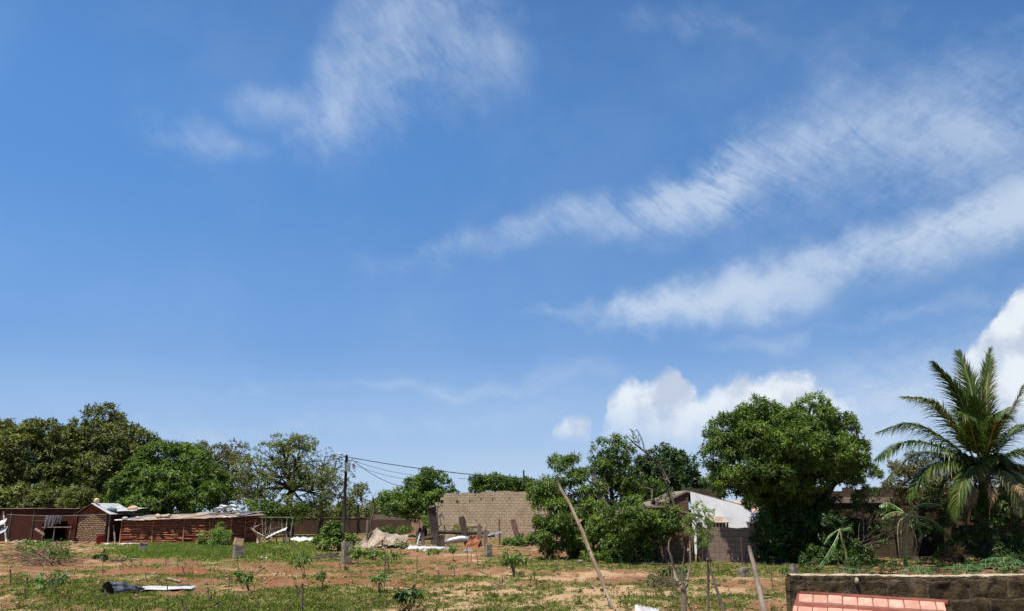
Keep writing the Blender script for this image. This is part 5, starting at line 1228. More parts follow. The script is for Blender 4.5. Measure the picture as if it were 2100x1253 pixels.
# house behind with pinkish roof
g = base_at(1575, 66); ph = thing('far_house', g, 'house with a pinkish clay roof showing through the mango branches', 'house')
x0, x1 = P(1505, 1040, 66).x, P(1700, 1040, 66).x; z0, z1 = P(1600, 1050, 66).z, P(1600, 1032, 68).z
m = MB(); slab(m, (x0, 65.6, z0), (x1, 65.6, z0), (x1, 70, z1 + .25), (x0, 70, z1 + .25), .15); m.build('roof', M['far_roof'], ph)
MB().box(x0 + .2, x1 - .2, 66, 70, 0, z0 - .1).build('wall', M['white_plaster'], ph)
# side building edge right of white gable
g = base_at(1556, 50); m = MB(); sb = thing('side_annex', g, 'dim grey annex with a thin sheet eave beside the white gable', 'annex')
x0, x1 = P(1543, 1060, 50).x, P(1600, 1060, 50).x; MB().box(x0 + .1, x1, 50.2, 53, -.1, P(1570, 1064, 50).z).build('wall', M['ruin_block_shaded'], sb)
m = MB(); slab(m, (x0 - .1, 49.7, P(1545, 1070, 50).z), (x1, 49.7, P(1600, 1042, 50).z), (x1, 53, P(1600, 1040, 50).z), (x0 - .1, 53, P(1545, 1066, 50).z), .06); m.build('roof', M['tin'], sb)

# great mango tree
YT = 42.5
tree('mango_tree', 'great dense round mango tree right of the white gabled house', 'tree', 1650, YT,
     [(1545, 845, 38, 30, 0), (1600, 858, 45, 32, 0), (1665, 852, 40, 34, 0), (1720, 880, 36, 32, 0), (1500, 885, 42, 34, 0), (1560, 900, 55, 42, -1.2), (1630, 905, 60, 45, -1.5), (1700, 925, 52, 40, -1), (1745, 930, 34, 30, 0), (1480, 930, 36, 32, 0),
      (1530, 950, 50, 36, -1.2), (1600, 965, 55, 38, -1.4), (1670, 970, 50, 34, -1), (1730, 965, 40, 26, -.3), (1765, 960, 22, 20, 0), (1500, 985, 38, 26, -.3), (1560, 1005, 46, 24, -.4), (1620, 1010, 45, 20, -.2), (1540, 832, 16, 16, 0), (1668, 828, 13, 14, 0), (1695, 848, 12, 14, 0), (1600, 930, 60, 50, 1.5), (1560, 880, 50, 40, 1.8), (1680, 910, 45, 40, 1.8)],
     'leaf_mango', 'bark_dark', (1648, 1070), .38, .3, jity=.3, side=3, sub=3, **dict(kwm, clumps_m2=2.1, ros=19))
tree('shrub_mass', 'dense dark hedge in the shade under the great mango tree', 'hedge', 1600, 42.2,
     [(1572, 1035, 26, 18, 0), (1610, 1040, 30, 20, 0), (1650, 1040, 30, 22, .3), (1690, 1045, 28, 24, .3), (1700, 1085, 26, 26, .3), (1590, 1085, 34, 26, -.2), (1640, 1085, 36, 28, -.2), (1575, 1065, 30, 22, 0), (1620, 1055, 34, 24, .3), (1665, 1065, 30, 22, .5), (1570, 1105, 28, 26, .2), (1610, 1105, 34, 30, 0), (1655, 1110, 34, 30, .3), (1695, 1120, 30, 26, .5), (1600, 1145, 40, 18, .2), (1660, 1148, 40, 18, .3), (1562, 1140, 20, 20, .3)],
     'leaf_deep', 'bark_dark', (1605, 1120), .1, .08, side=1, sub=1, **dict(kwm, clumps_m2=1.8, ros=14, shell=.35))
# ruined building on the right
YR = 46.5
a = base_at(1640, YR + 1); b = base_at(2230, YR - 1); loc, rz, L = frame_of(a, b)
ru = thing('ruined_building', loc, 'dim roofless masonry building with wide dark openings behind the palm', 'building', rz=rz)
rx = lambda px: (px - 1640) / (2230 - 1640) * L
zt = P(1760, 998, YR).z
hz_ = lambda y: P(1900, y, YR).z
ho = [(rx(1705), rx(1790), -.1, hz_(1062)), (rx(1886), rx(1952), hz_(1141), hz_(1066)), (rx(1972), rx(2035), hz_(1138), hz_(1076)), (rx(2062), rx(2110), -.1, hz_(1075)), (rx(1660), rx(1690), hz_(1130), hz_(1050)), (rx(1815), rx(1862), hz_(1060), hz_(1040))]
wall_mb(L, -.2, zt, .3, ho, .2).build('front_wall', M['ruin_block_shaded'], ru, local=True)
MB().box(0, .3, .3, 6, -.2, zt - .2).build('side_wall', M['ruin_block_shaded'], ru, local=True)
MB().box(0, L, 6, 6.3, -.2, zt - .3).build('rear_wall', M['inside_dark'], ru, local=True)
m = MB(); m.box(-.1, L, .32, 6.2, zt - .75, zt - .6); m.build('roof', M['ruin_block_shaded'], ru, local=True)  # unseen slab added so that the openings come out dark
MB().box(rx(1700), rx(1860), -.12, -.004, hz_(1030), hz_(1018)).build('beam', M['post_wood'], ru, local=True)
for p in (1828, 1962):
    MB().box(rx(p), rx(p) + .35, -.35, -.004, -.2, hz_(1062)).build('pillar', M['ruin_block_shaded'], ru, local=True)
beam('metal_rod', 'thin pale metal rod poking out at the right edge beside the palm', (2076, 1047), (2110, 1054), .03, 40, 40, 'lamp_white', 'rod')
# leafy dark tree behind palm
tree('shrub_tree', 'scrubby yellow green tree tangled behind the coconut palm', 'tree', 1880, 44,
     [(1870, 950, 40, 24, 0), (1915, 965, 40, 28, 0), (1850, 985, 34, 24, 0), (1895, 1000, 45, 26, -.5), (1940, 1000, 36, 30, 0), (1860, 1030, 25, 22, 0), (1970, 1035, 40, 30, .5), (1930, 1045, 34, 20, 0)],
     'leaf_dead', 'bark_dark', (1890, 1050), .16, .1, jity=.5, **dict(kwm, clumps_m2=1.6, ros=13, ll=.18, lw=.06))
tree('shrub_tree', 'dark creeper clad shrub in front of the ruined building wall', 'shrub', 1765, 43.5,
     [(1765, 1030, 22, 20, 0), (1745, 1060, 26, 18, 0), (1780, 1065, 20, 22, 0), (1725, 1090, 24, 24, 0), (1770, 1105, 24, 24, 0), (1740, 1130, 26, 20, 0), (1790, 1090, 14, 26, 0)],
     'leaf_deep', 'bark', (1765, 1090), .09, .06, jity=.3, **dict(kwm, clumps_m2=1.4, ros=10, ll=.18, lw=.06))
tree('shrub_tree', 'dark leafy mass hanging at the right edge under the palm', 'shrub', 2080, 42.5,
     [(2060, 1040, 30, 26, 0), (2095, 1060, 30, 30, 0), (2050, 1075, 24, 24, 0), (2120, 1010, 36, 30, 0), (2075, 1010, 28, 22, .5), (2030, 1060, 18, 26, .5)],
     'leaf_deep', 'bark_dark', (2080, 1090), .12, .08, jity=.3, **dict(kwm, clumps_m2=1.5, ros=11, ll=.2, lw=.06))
# low hedge line along the building so that the foot is dark
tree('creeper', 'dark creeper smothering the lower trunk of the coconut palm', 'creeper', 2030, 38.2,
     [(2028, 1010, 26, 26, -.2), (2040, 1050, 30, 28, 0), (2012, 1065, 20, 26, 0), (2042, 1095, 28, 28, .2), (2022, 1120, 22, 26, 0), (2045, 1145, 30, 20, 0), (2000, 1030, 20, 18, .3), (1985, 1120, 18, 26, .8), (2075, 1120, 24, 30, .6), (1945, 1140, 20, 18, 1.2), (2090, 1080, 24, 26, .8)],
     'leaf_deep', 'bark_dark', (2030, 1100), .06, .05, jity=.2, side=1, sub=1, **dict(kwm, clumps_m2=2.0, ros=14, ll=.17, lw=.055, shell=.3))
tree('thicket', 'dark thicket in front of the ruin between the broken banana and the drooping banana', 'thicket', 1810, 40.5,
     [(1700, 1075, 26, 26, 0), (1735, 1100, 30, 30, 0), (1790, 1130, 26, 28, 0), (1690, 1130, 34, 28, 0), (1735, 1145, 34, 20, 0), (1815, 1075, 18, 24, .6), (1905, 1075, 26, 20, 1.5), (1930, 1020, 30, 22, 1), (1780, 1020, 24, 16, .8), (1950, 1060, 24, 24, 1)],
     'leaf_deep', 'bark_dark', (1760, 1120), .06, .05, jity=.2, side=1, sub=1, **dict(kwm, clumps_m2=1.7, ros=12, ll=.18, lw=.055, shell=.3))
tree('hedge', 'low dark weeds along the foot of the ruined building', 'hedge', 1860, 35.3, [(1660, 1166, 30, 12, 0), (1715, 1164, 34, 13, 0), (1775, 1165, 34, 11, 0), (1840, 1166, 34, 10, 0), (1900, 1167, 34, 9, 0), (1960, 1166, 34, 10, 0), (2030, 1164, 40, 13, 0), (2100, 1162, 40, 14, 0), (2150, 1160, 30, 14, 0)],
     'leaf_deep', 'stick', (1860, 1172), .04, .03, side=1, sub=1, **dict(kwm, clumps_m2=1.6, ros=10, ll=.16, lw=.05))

# ------------------------------------------------------------------ coconut palm
def leaflets(C, D, N1, L, w, droop, tone, seg=3):
    """ribbon leaflets: start points C, directions D, drooping in seg pieces -> verts, faces arrays"""
    n = len(C); pts = []; d = D.copy(); p = C.copy(); side = unit(np.cross(D, N1))
    rows = []
    for k in range(seg + 1):
        f = k / seg; ww = (w * (1 - f ** 1.5) + .001)[:, None] * .5
        rows += [p - side * ww, p + side * ww]
        p = p + d * (L / seg)[:, None]; d = unit(d + np.array([0, 0, -1.0]) * (droop / seg)[:, None])
    V = np.stack(rows, 1); k2 = 2 * (seg + 1); idx = np.arange(n)[:, None, None] * k2
    q = np.array([[2 * s_, 2 * s_ + 1, 2 * s_ + 3, 2 * s_ + 2] for s_ in range(seg)])
    return V.reshape(-1, 3), (idx + q[None]).reshape(-1, 4), np.repeat(tone, k2)
def mesh_q(name, mat, parent, V, Fq, tone):
    V = V - np.array(parent_loc(parent)); me = bpy.data.meshes.new(name)
    me.vertices.add(len(V)); me.vertices.foreach_set('co', V.astype(np.float32).ravel()); me.loops.add(Fq.size); me.loops.foreach_set('vertex_index', Fq.astype(np.int32).ravel())
    me.polygons.add(len(Fq)); me.polygons.foreach_set('loop_start', np.arange(len(Fq), dtype=np.int32) * 4); me.materials.append(mat)
    me.attributes.new('tone', 'FLOAT', 'POINT').data.foreach_set('value', tone.astype(np.float32)); me.attributes.new('dry', 'FLOAT', 'POINT').data.foreach_set('value', np.repeat(RNG.random(len(V) // 8 + 1), 8)[:len(V)].astype(np.float32))
    me.update(calc_edges=True); o = bpy.data.objects.new(name, me); COL.objects.link(o); o.parent = parent; return o
def frond(parent, pts, mat, llen=.75, n=70, droop=.6, stalk='palm_stalk', w=.065, name='frond', wind=(-.25, 0, 0), fwd=.55):
    """a pinnate frond along world points"""
    P_ = [Vector(p) for p in pts]; cur = []
    # Catmull-Rom through the points
    ext = [P_[0] * 2 - P_[1]] + P_ + [P_[-1] * 2 - P_[-2]]
    for i in range(1, len(ext) - 2):
        for k in range(8):
            t = k / 8; a0, a1, a2, a3 = ext[i - 1], ext[i], ext[i + 1], ext[i + 2]
            cur.append(.5 * ((2 * a1) + (a2 - a0) * t + (2 * a0 - 5 * a1 + 4 * a2 - a3) * t * t + (3 * a1 - a0 - 3 * a2 + a3) * t ** 3))
    cur.append(P_[-1]); m = MB(); K = len(cur)
    m.tube(cur, [.05 * (1 - i / (K - 1)) ** .8 + .008 for i in range(K)], 5, False); r = m.build(name, M[stalk], parent, smooth=True)
    C, D, N1, LL, T = [], [], [], [], []
    for i in range(n):
        f = .16 + .84 * i / (n - 1); x = f * (K - 1); j = min(K - 2, int(x)); p = cur[j].lerp(cur[j + 1], x - j); t = (cur[j + 1] - cur[j]).normalized()
        sd = t.cross(V3(0, 0, 1)); sd = sd.normalized() if sd.length > .1 else V3(1, 0, 0); up = sd.cross(t).normalized(); env = math.sin(math.pi * min(1, (f * .85 + .12))) ** .6
        for s_ in (-1, 1):
            d = (sd * s_ + t * (fwd + .6 * f) + up * random.uniform(-.3, .35) + V3(*wind) + V3(random.uniform(-1, 1), random.uniform(-1, 1), random.uniform(-1, 1)) * .20).normalized()
            C.append(tuple(p)); D.append(tuple(d)); N1.append(tuple(up)); LL.append(llen * env * random.uniform(.8, 1.15)); T.append(random.random())
    V, Fq, tn = leaflets(np.array(C), np.array(D), np.array(N1), np.array(LL), np.full(len(C), w), np.full(len(C), droop) * RNG.uniform(.6, 1.4, len(C)), np.array(T))
    o = mesh_q('leaflets', M[mat], parent, V, Fq, tn); o.parent = r; o.location = (0, 0, 0)
    return r
YPm = 39.0
g = base_at(2026, YPm); pm = thing('coconut_palm', g, 'windblown coconut palm with dead fronds hanging under its crown', 'palm')
cc = P(2015, 962, YPm)
m = MB(); m.tube([g - V3(0, 0, .2), P(2024, 1120, YPm), P(2019, 1060, YPm), P(2017, 1000, YPm), cc], [.26, .20, .19, .21, .18], 12, True, .06); m.build('trunk', M['palm_trunk'], pm, smooth=True)
m = MB()
for k in range(16):
    a_ = k * 2.4; q = cc + V3(math.cos(a_) * .2, math.sin(a_) * .2, -.35 + .04 * k); m.tube([q, q + V3(math.cos(a_) * .22, math.sin(a_) * .22, .45)], [.09, .05], 5)
m.build('leaf_bases', M['palm_stalk'], pm, smooth=True)
FR = [ # pixel path of the rib, depth offsets along it, material, leaflet length, droop
 ([(2012, 960), (1992, 880), (1962, 800), (1915, 742)], (0, -.3, -.6, -1.0), 'palm', 1.0, .35),
 ([(2012, 960), (2002, 870), (1990, 790), (1968, 722)], (0, .2, .5, .9), 'palm', 1.0, .3),
 ([(2014, 960), (2012, 880), (2014, 800), (2030, 716)], (0, -.2, -.4, -.4), 'palm', .95, .3),
 ([(2016, 960), (2024, 870), (2024, 790), (2032, 735)], (0, .5, .9, 1.2), 'palm_yellow', .8, .3),
 ([(2010, 962), (1965, 885), (1915, 825), (1850, 812)], (0, -.8, -1.3, -1.6), 'palm_yellow', .95, .9),
 ([(2008, 965), (1945, 905), (1870, 868), (1800, 885)], (0, .2, .3, .3), 'palm', 1.05, 1.0),
 ([(2008, 968), (1940, 920), (1860, 905), (1798, 940)], (0, -1.0, -1.7, -2.2), 'palm', 1.05, 1.1),
 ([(2008, 970), (1950, 935), (1880, 930), (1815, 985)], (0, .8, 1.4, 1.8), 'palm_yellow', 1.0, 1.2),
 ([(2008, 972), (1960, 950), (1905, 960), (1865, 1020)], (0, -.9, -1.6, -1.9), 'palm', 1.0, 1.3),
 ([(2010, 975), (1975, 960), (1940, 985), (1915, 1045)], (0, 1.0, 1.6, 1.9), 'palm', .9, 1.3),
 ([(2020, 962), (2050, 880), (2080, 830), (2097, 792)], (0, -.4, -.7, -.9), 'palm_yellow', .9, .5),
 ([(2020, 965), (2060, 900), (2100, 870), (2150, 870)], (0, .4, .7, .9), 'palm', 1.0, .9),
 ([(2020, 968), (2070, 930), (2120, 925), (2165, 965)], (0, -.8, -1.3, -1.6), 'palm', 1.0, 1.1),
 ([(2020, 972), (2065, 950), (2105, 965), (2140, 1020)], (0, .6, 1.0, 1.3), 'palm_yellow', .95, 1.2),
 ([(2020, 975), (2055, 965), (2085, 990), (2100, 1050)], (0, -1.2, -2.0, -2.3), 'palm_yellow', .9, 1.3),
 ([(2014, 960), (1998, 900), (1985, 860), (1955, 840)], (0, -1.2, -2.2, -3.0), 'palm', .95, .9),
 ([(2016, 960), (2030, 900), (2045, 860), (2060, 850)], (0, -1.3, -2.3, -3.1), 'palm', .9, .9),
 ([(2014, 960), (2000, 895), (1990, 850), (1975, 830)], (0, 1.3, 2.4, 3.2), 'palm', .95, .9),
 ([(2016, 960), (2035, 900), (2050, 855), (2070, 835)], (0, 1.3, 2.3, 3.1), 'palm', .9, .9),
 ([(2012, 968), (1990, 960), (1970, 1000), (1960, 1060)], (0, -1.5, -2.2, -2.4), 'palm', .85, 1.3),
 ([(2022, 970), (2040, 940), (2060, 960), (2070, 1010)], (0, 1.4, 2.4, 3.0), 'palm', .9, 1.2),
 ([(2015, 958), (2018, 905), (2010, 860), (1996, 815)], (0, -.6, -1.0, -1.1), 'palm', .9, .4)]
rr2 = random.Random(11)
for k in range(8):
    a_ = k * 2 * math.pi / 8 + .2; L1_, el_ = rr2.uniform(1.9, 2.7), rr2.uniform(.15, 1.15); e0 = cc + V3(0, 0, .05)
    dxy = V3(math.cos(a_), math.sin(a_), 0); pts = [e0 + dxy * L1_ * t * math.cos(el_ * .8) + V3(-.22 * t * t, 0, L1_ * (t * math.sin(el_) - t * t * .62)) for t in (0, .33, .66, 1)]
    FR.append((pts, None, ('palm', 'palm', 'palm_yellow')[k % 3], .95, 1.2))
for px_, dy, mt, ll_, dr in FR:
    frond(pm, px_ if dy is None else [P(x, y, YPm + d) for (x, y), d in zip(px_, dy)], mt, ll_ * (1.15 if dr < .8 else 1.25), 140, dr * 1.4 + .3, fwd=1.35 if dr < .6 else .9, w=.066, wind=(-.42, 0, 0) if dy is None or px_[-1][0] < 2000 else (-.1, 0, 0))
for px_, dy in (([(2014, 975), (2000, 990), (1992, 1030), (1985, 1075)], (0, -.6, -.9, -.8)), ([(2018, 975), (2030, 985), (2035, 1010), (2030, 1050)], (0, -.7, -1.0, -1.0)), ([(2012, 975), (1998, 978), (1985, 1000), (1978, 1030)], (0, -.3, -.5, -.5)), ([(2022, 978), (2070, 985), (2092, 1000), (2105, 1030)], (0, -1, -1.5, -1.6))):
    frond(pm, [P(x, y, YPm + d * 1.7) for (x, y), d in zip(px_, dy)], 'palm_dead', .46, 40, 2.0, 'palm_dead', .05, 'dead_frond')
# ------------------------------------------------------------------ banana plants in front of the ruin
def banana_leaf(parent, pts, width, mat='banana', tatter=.5, stalk=True, name='leaf'):
    P_ = [Vector(p) for p in pts]; cur = []
    ext = [P_[0] * 2 - P_[1]] + P_ + [P_[-1] * 2 - P_[-2]]
    for i in range(1, len(ext) - 2):
        for k in range(7):
            t = k / 7; a0, a1, a2, a3 = ext[i - 1], ext[i], ext[i + 1], ext[i + 2]
            cur.append(.5 * ((2 * a1) + (a2 - a0) * t + (2 * a0 - 5 * a1 + 4 * a2 - a3) * t * t + (3 * a1 - a0 - 3 * a2 + a3) * t ** 3))
    cur.append(P_[-1]); K = len(cur); m = MB(); m.tube(cur, [.028 * (1 - i / K) + .008 for i in range(K)], 5, False); r = m.build(name, M['leaf_stalk'], parent, smooth=True)
    Vs, Fs, T = [], [], []; n = 34
    for i in range(n):
        if random.random() < tatter * .45: continue
        f0 = .22 + .78 * i / n; f1 = f0 + .78 / n * .92; tone = random.random() * .6 + .2
        for s_ in (-1, 1):
            q = []
            for f in (f0, f1):
                x = f * (K - 1); j = min(K - 2, int(x)); p = cur[j].lerp(cur[j + 1], x - j); t = (cur[j + 1] - cur[j]).normalized()
                sd = t.cross(V3(0, 0, 1)); sd = (sd.normalized() if sd.length > .1 else V3(1, 0, 0)) * s_
                w = width * math.sin(math.pi * min(1, max(0, (f - .15) / .87))) ** .6; e = p + (sd * .55 + t * .25 + V3(0, 0, -.55 - .5 * tatter * random.random())) * w; mid = p.lerp(e, .5) + V3(0, 0, w * .12)
                q.append((p, mid, e))
            b0 = len(Vs); Vs += [tuple(v) for v in (*q[0], *q[1])]; Fs += [(b0, b0 + 1, b0 + 4, b0 + 3), (b0 + 1, b0 + 2, b0 + 5, b0 + 4)]; T += [tone] * 6
    o = mesh_q('blade', M[mat], parent, np.array(Vs), np.array(Fs), np.array(T)); o.parent = r; o.location = (0, 0, 0); return r
def banana(label, basepx, Y, crown_px, leaves, stem_r=.09, width=.32, mat='banana'):
    b = base_at(basepx, Y); r = thing('banana_plant', b, label, 'plant', 'broken banana plants before the ruined building'); c = P(*crown_px, Y)
    m = MB(); m.tube([b - V3(0, 0, .1), b.lerp(c, .5), c], [stem_r, stem_r * .8, stem_r * .5], 8, True, .05); m.build('stem', M['palm_stalk'], r, smooth=True)
    for L_ in leaves:
        banana_leaf(r, [c] + [P(x, y, Y + d) for x, y, d in L_[0]], L_[1] if len(L_) > 1 else width, L_[2] if len(L_) > 2 else mat)
    return r
banana('banana plant with long drooping pale ribbed leaves left of the palm', 1856, 38.4, (1862, 1056), [([(1880, 1036, -.2), (1905, 1031, -.4), (1935, 1035, -.5)], .22), ([(1895, 1060, .1), (1925, 1075, .2), (1958, 1112, .2)], .30), ([(1875, 1048, -.3), (1882, 1070, -.4), (1890, 1096, -.4)], .26),
       ([(1868, 1075, -.5), (1877, 1098, -.6), (1880, 1122, -.6)], .05), ([(1852, 1060, 0), (1848, 1085, 0), (1849, 1125, 0)], .05), ([(1845, 1068, .1), (1841, 1095, .1), (1845, 1150, .1)], .06, 'leaf_dry'), ([(1840, 1040, .3), (1820, 1030, .4), (1803, 1036, .5)], .30), ([(1850, 1050, .5), (1828, 1050, .8), (1808, 1062, .9)], .28, 'leaf_dead')])
banana('banana plant with two broken leaves hanging to the ground in the mango shade', 1742, 38.6, (1723, 1084), [([(1716, 1102, 0), (1700, 1130, 0), (1672, 1172, 0)], .28), ([(1726, 1105, 0), (1733, 1130, 0), (1741, 1165, 0)], .26), ([(1730, 1085, .2), (1745, 1082, .4), (1752, 1095, .5)], .14), ([(1712, 1090, .2), (1700, 1098, .3), (1690, 1115, .3)], .14)], .05)
banana('small banana shoot with upright leaf under the palm crown', 1975, 39.6, (1978, 1085), [([(1982, 1070, 0), (1978, 1058, 0), (1970, 1048, 0)], .22), ([(1985, 1065, 0), (1990, 1050, 0), (1988, 1038, 0)], .16)], .05)
plant('dry_shrub', 'dry spiky grey shrub at the foot of the palm', (1960, 1166), 1115, 26, 'leaf_dry', nst=9, ll=.4, lw=.02, n=16, nl=5, cat='shrub', low=.2, droop=-.4, Y=38.5)
m = MB()
for pts in ([(1768, 1040), (1771, 1075), (1770, 1108)], [(1763, 1110), (1776, 1132), (1786, 1158)]): m.tube([P(x, y, 41.2) for x, y in pts], [.045, .055, .04], 6)
tag(m.build('dead_sapling', M['bark'], None, base_at(1772, 41.2), True), 'thin crooked bare trunk before the dark creeper', 'trunk')

# ------------------------------------------------------------------ crops and saplings in the field
GP = 'young crop plants in the field'
P_ = lambda label, base, top, w, **k: plant('crop_plant', label, base, top, w, group=GP, **k)
P_('leggy cassava plant in the left foreground with spreading leaves', (118, 1222), 1172, 62, ll=.17, lw=.06, n=15, leaf='leaf_cassava', low=.6, lean=-14)
P_('tiny two leaved seedling beside the leggy cassava', (82, 1214), 1190, 26, n=6, ll=.14, lw=.06, nst=1)
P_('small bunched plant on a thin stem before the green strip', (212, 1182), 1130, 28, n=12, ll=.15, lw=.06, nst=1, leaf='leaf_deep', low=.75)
P_('bushy crop plant leaning left in front of the block topped stub', (512, 1213), 1166, 44, n=30, ll=.13, lw=.05, nst=3, low=.45, lean=-16)
P_('faint small seedling under the bushy crop plant', (430, 1236), 1204, 24, n=9, ll=.1, lw=.03, nst=2, leaf='leaf_olive')
P_('tall sapling with layered leaves above the sprouting stumps', (627, 1192), 1130, 42, n=30, ll=.16, lw=.05, nst=2, lean=-14, low=.5)
P_('small y shaped seedling on the red soil left of centre', (660, 1212), 1166, 26, n=16, ll=.12, lw=.04, nst=2, low=.5, leaf='leaf_crop')
P_('thin pale plant at the edge of the green strip', (577, 1142), 1112, 18, n=9, ll=.15, lw=.05, nst=1)
P_('dry bottomed seedling with grey dead leaves on its stem', (777, 1217), 1170, 32, n=22, ll=.13, lw=.04, nst=3, low=.4, leaf='leaf_crop')
P_('dark glossy leaved plant at the bottom edge', (838, 1262), 1202, 46, n=34, ll=.14, lw=.07, nst=3, low=.45, leaf='leaf_deep', droop=.8)
P_('straw coloured leafy tuft below the dark glossy plant', (846, 1268), 1232, 60, n=26, ll=.12, lw=.06, nst=4, low=.2, leaf='leaf_dry', droop=.7)
P_('rounded shrub with forked red stem right of centre', (1055, 1183), 1126, 60, n=58, ll=.17, lw=.055, nst=5, low=.40, leaf='leaf_crop', r=.018, stem='bark_red')
P_('light green crop left of the tallest stub wreckage', (735, 1156), 1116, 44, n=26, ll=.2, lw=.08, nst=3, low=.35, leaf='leaf_crop')
P_('light green crop second in the row before the grey sheet', (765, 1148), 1122, 30, n=18, ll=.19, lw=.07, nst=3, low=.35, leaf='leaf_crop')
P_('pale thin crop in front of the dusty sheets', (797, 1166), 1118, 38, n=20, ll=.19, lw=.06, nst=3, low=.4, leaf='leaf_crop')
P_('pale leafy plant overlapping the white sheet corner', (822, 1138), 1104, 34, n=16, ll=.18, lw=.07, nst=2, low=.4, leaf='leaf_olive')
P_('round headed seedling in front of the blue grey sheet', (929, 1150), 1120, 20, n=14, ll=.16, lw=.07, nst=1, low=.65, leaf='leaf_green')
P_('flat topped sparse seedling below the round headed one', (932, 1178), 1156, 30, n=9, ll=.13, lw=.04, nst=1, low=.8, leaf='leaf_olive')
P_('leafy clump growing through the blue grey sheet', (890, 1142), 1122, 34, n=16, ll=.16, lw=.07, nst=2, low=.3, leaf='leaf_green')
P_('small weed by the foot of the tallest stub', (711, 1170), 1160, 10, n=6, ll=.1, lw=.05, nst=1, leaf='leaf_green')
P_('bushy green weed left of the small seedling row', (70, 1143), 1104, 60, n=34, ll=.2, lw=.07, nst=4, low=.3, leaf='leaf_green')
P_('leafy weed growing out of the brush pile', (122, 1160), 1122, 46, n=24, ll=.18, lw=.07, nst=3, low=.35, leaf='leaf_green')
P_('small weed at the right end of the brush pile', (142, 1150), 1128, 22, n=10, ll=.15, lw=.06, nst=2, leaf='leaf_olive')
P_('pale seedling among the stakes on the right of the field', (1606, 1180), 1162, 14, n=7, ll=.12, lw=.05, nst=1, leaf='leaf_cassava')
P_('dark limp leaved plant beside the cut brush', (1368, 1190), 1156, 30, n=14, ll=.2, lw=.05, nst=3, leaf='leaf_deep', droop=1.2, Y=31)
P_('wilted dark plant behind the forked bare sapling', (1392, 1190), 1158, 30, n=16, ll=.2, lw=.05, nst=3, leaf='leaf_deep', droop=1.2, Y=32)
# brush pile at the left
g = ground_at(85, 1158); bp = thing('brush_pile', g, 'tangled pile of cut branches with some green leaves at the left', 'brush pile'); m = MB()
for k in range(190):
    x = random.gauss(88, 26); y = random.uniform(1138, 1162); q = ground_at(x, y) + V3(0, 0, random.uniform(.02, .75) * max(.2, 1 - abs(x - 88) / 60)); a_ = random.uniform(-.8, .6); l = random.uniform(.5, 1.9)
    e = q + V3(math.cos(a_) * l * random.choice((-1, 1)), random.uniform(-.5, .5), math.sin(a_) * l * .5); e.z = max(e.z, gz(e.x, e.y) + .03); m.tube([q, q.lerp(e, .5) + V3(0, 0, random.uniform(-.03, .12)), e], [.022, .016, .008], 4, False)
A = P(62, 1122, g.y); B = P(110, 1152, g.y - .5); m.tube([A, B], [.035, .045], 6)
m.build('branches', M['bark_red'], bp, smooth=True)
n = 230; C = np.array([tuple(ground_at(random.uniform(40, 140), random.uniform(1140, 1160)) + V3(0, 0, random.uniform(.1, 1.0))) for _ in range(n)])
leaves_obj('foliage', M['leaf_crop'], bp, *rosettes(C, unit(rnd_dirs(n) + np.array([0, 0, .6])), 5, .15, .06, .4, .8))
g = ground_at(1345, 1205); bp = thing('cut_brush', g, 'low heap of cut leafy brush behind the forked bare sapling', 'brush'); m = MB()
for k in range(60):
    q = ground_at(random.uniform(1328, 1400), random.uniform(1188, 1208)) + V3(0, 0, random.uniform(.02, .2)); l = random.uniform(.3, 1.0); a_ = random.uniform(0, 6.28); e = q + V3(math.cos(a_) * l, math.sin(a_) * l * .5, random.uniform(-.05, .25)); m.tube([q, e], [.014, .006], 4, False)
m.build('branches', M['bark_red'], bp, smooth=True)
n = 120; C = np.array([tuple(ground_at(random.uniform(1328, 1402), random.uniform(1190, 1208)) + V3(0, 0, random.uniform(.05, .3))) for _ in range(n)])
leaves_obj('foliage', M['leaf_dead'], bp, *rosettes(C, unit(rnd_dirs(n) + np.array([0, 0, .4])), 6, .14, .05, .5, .8))
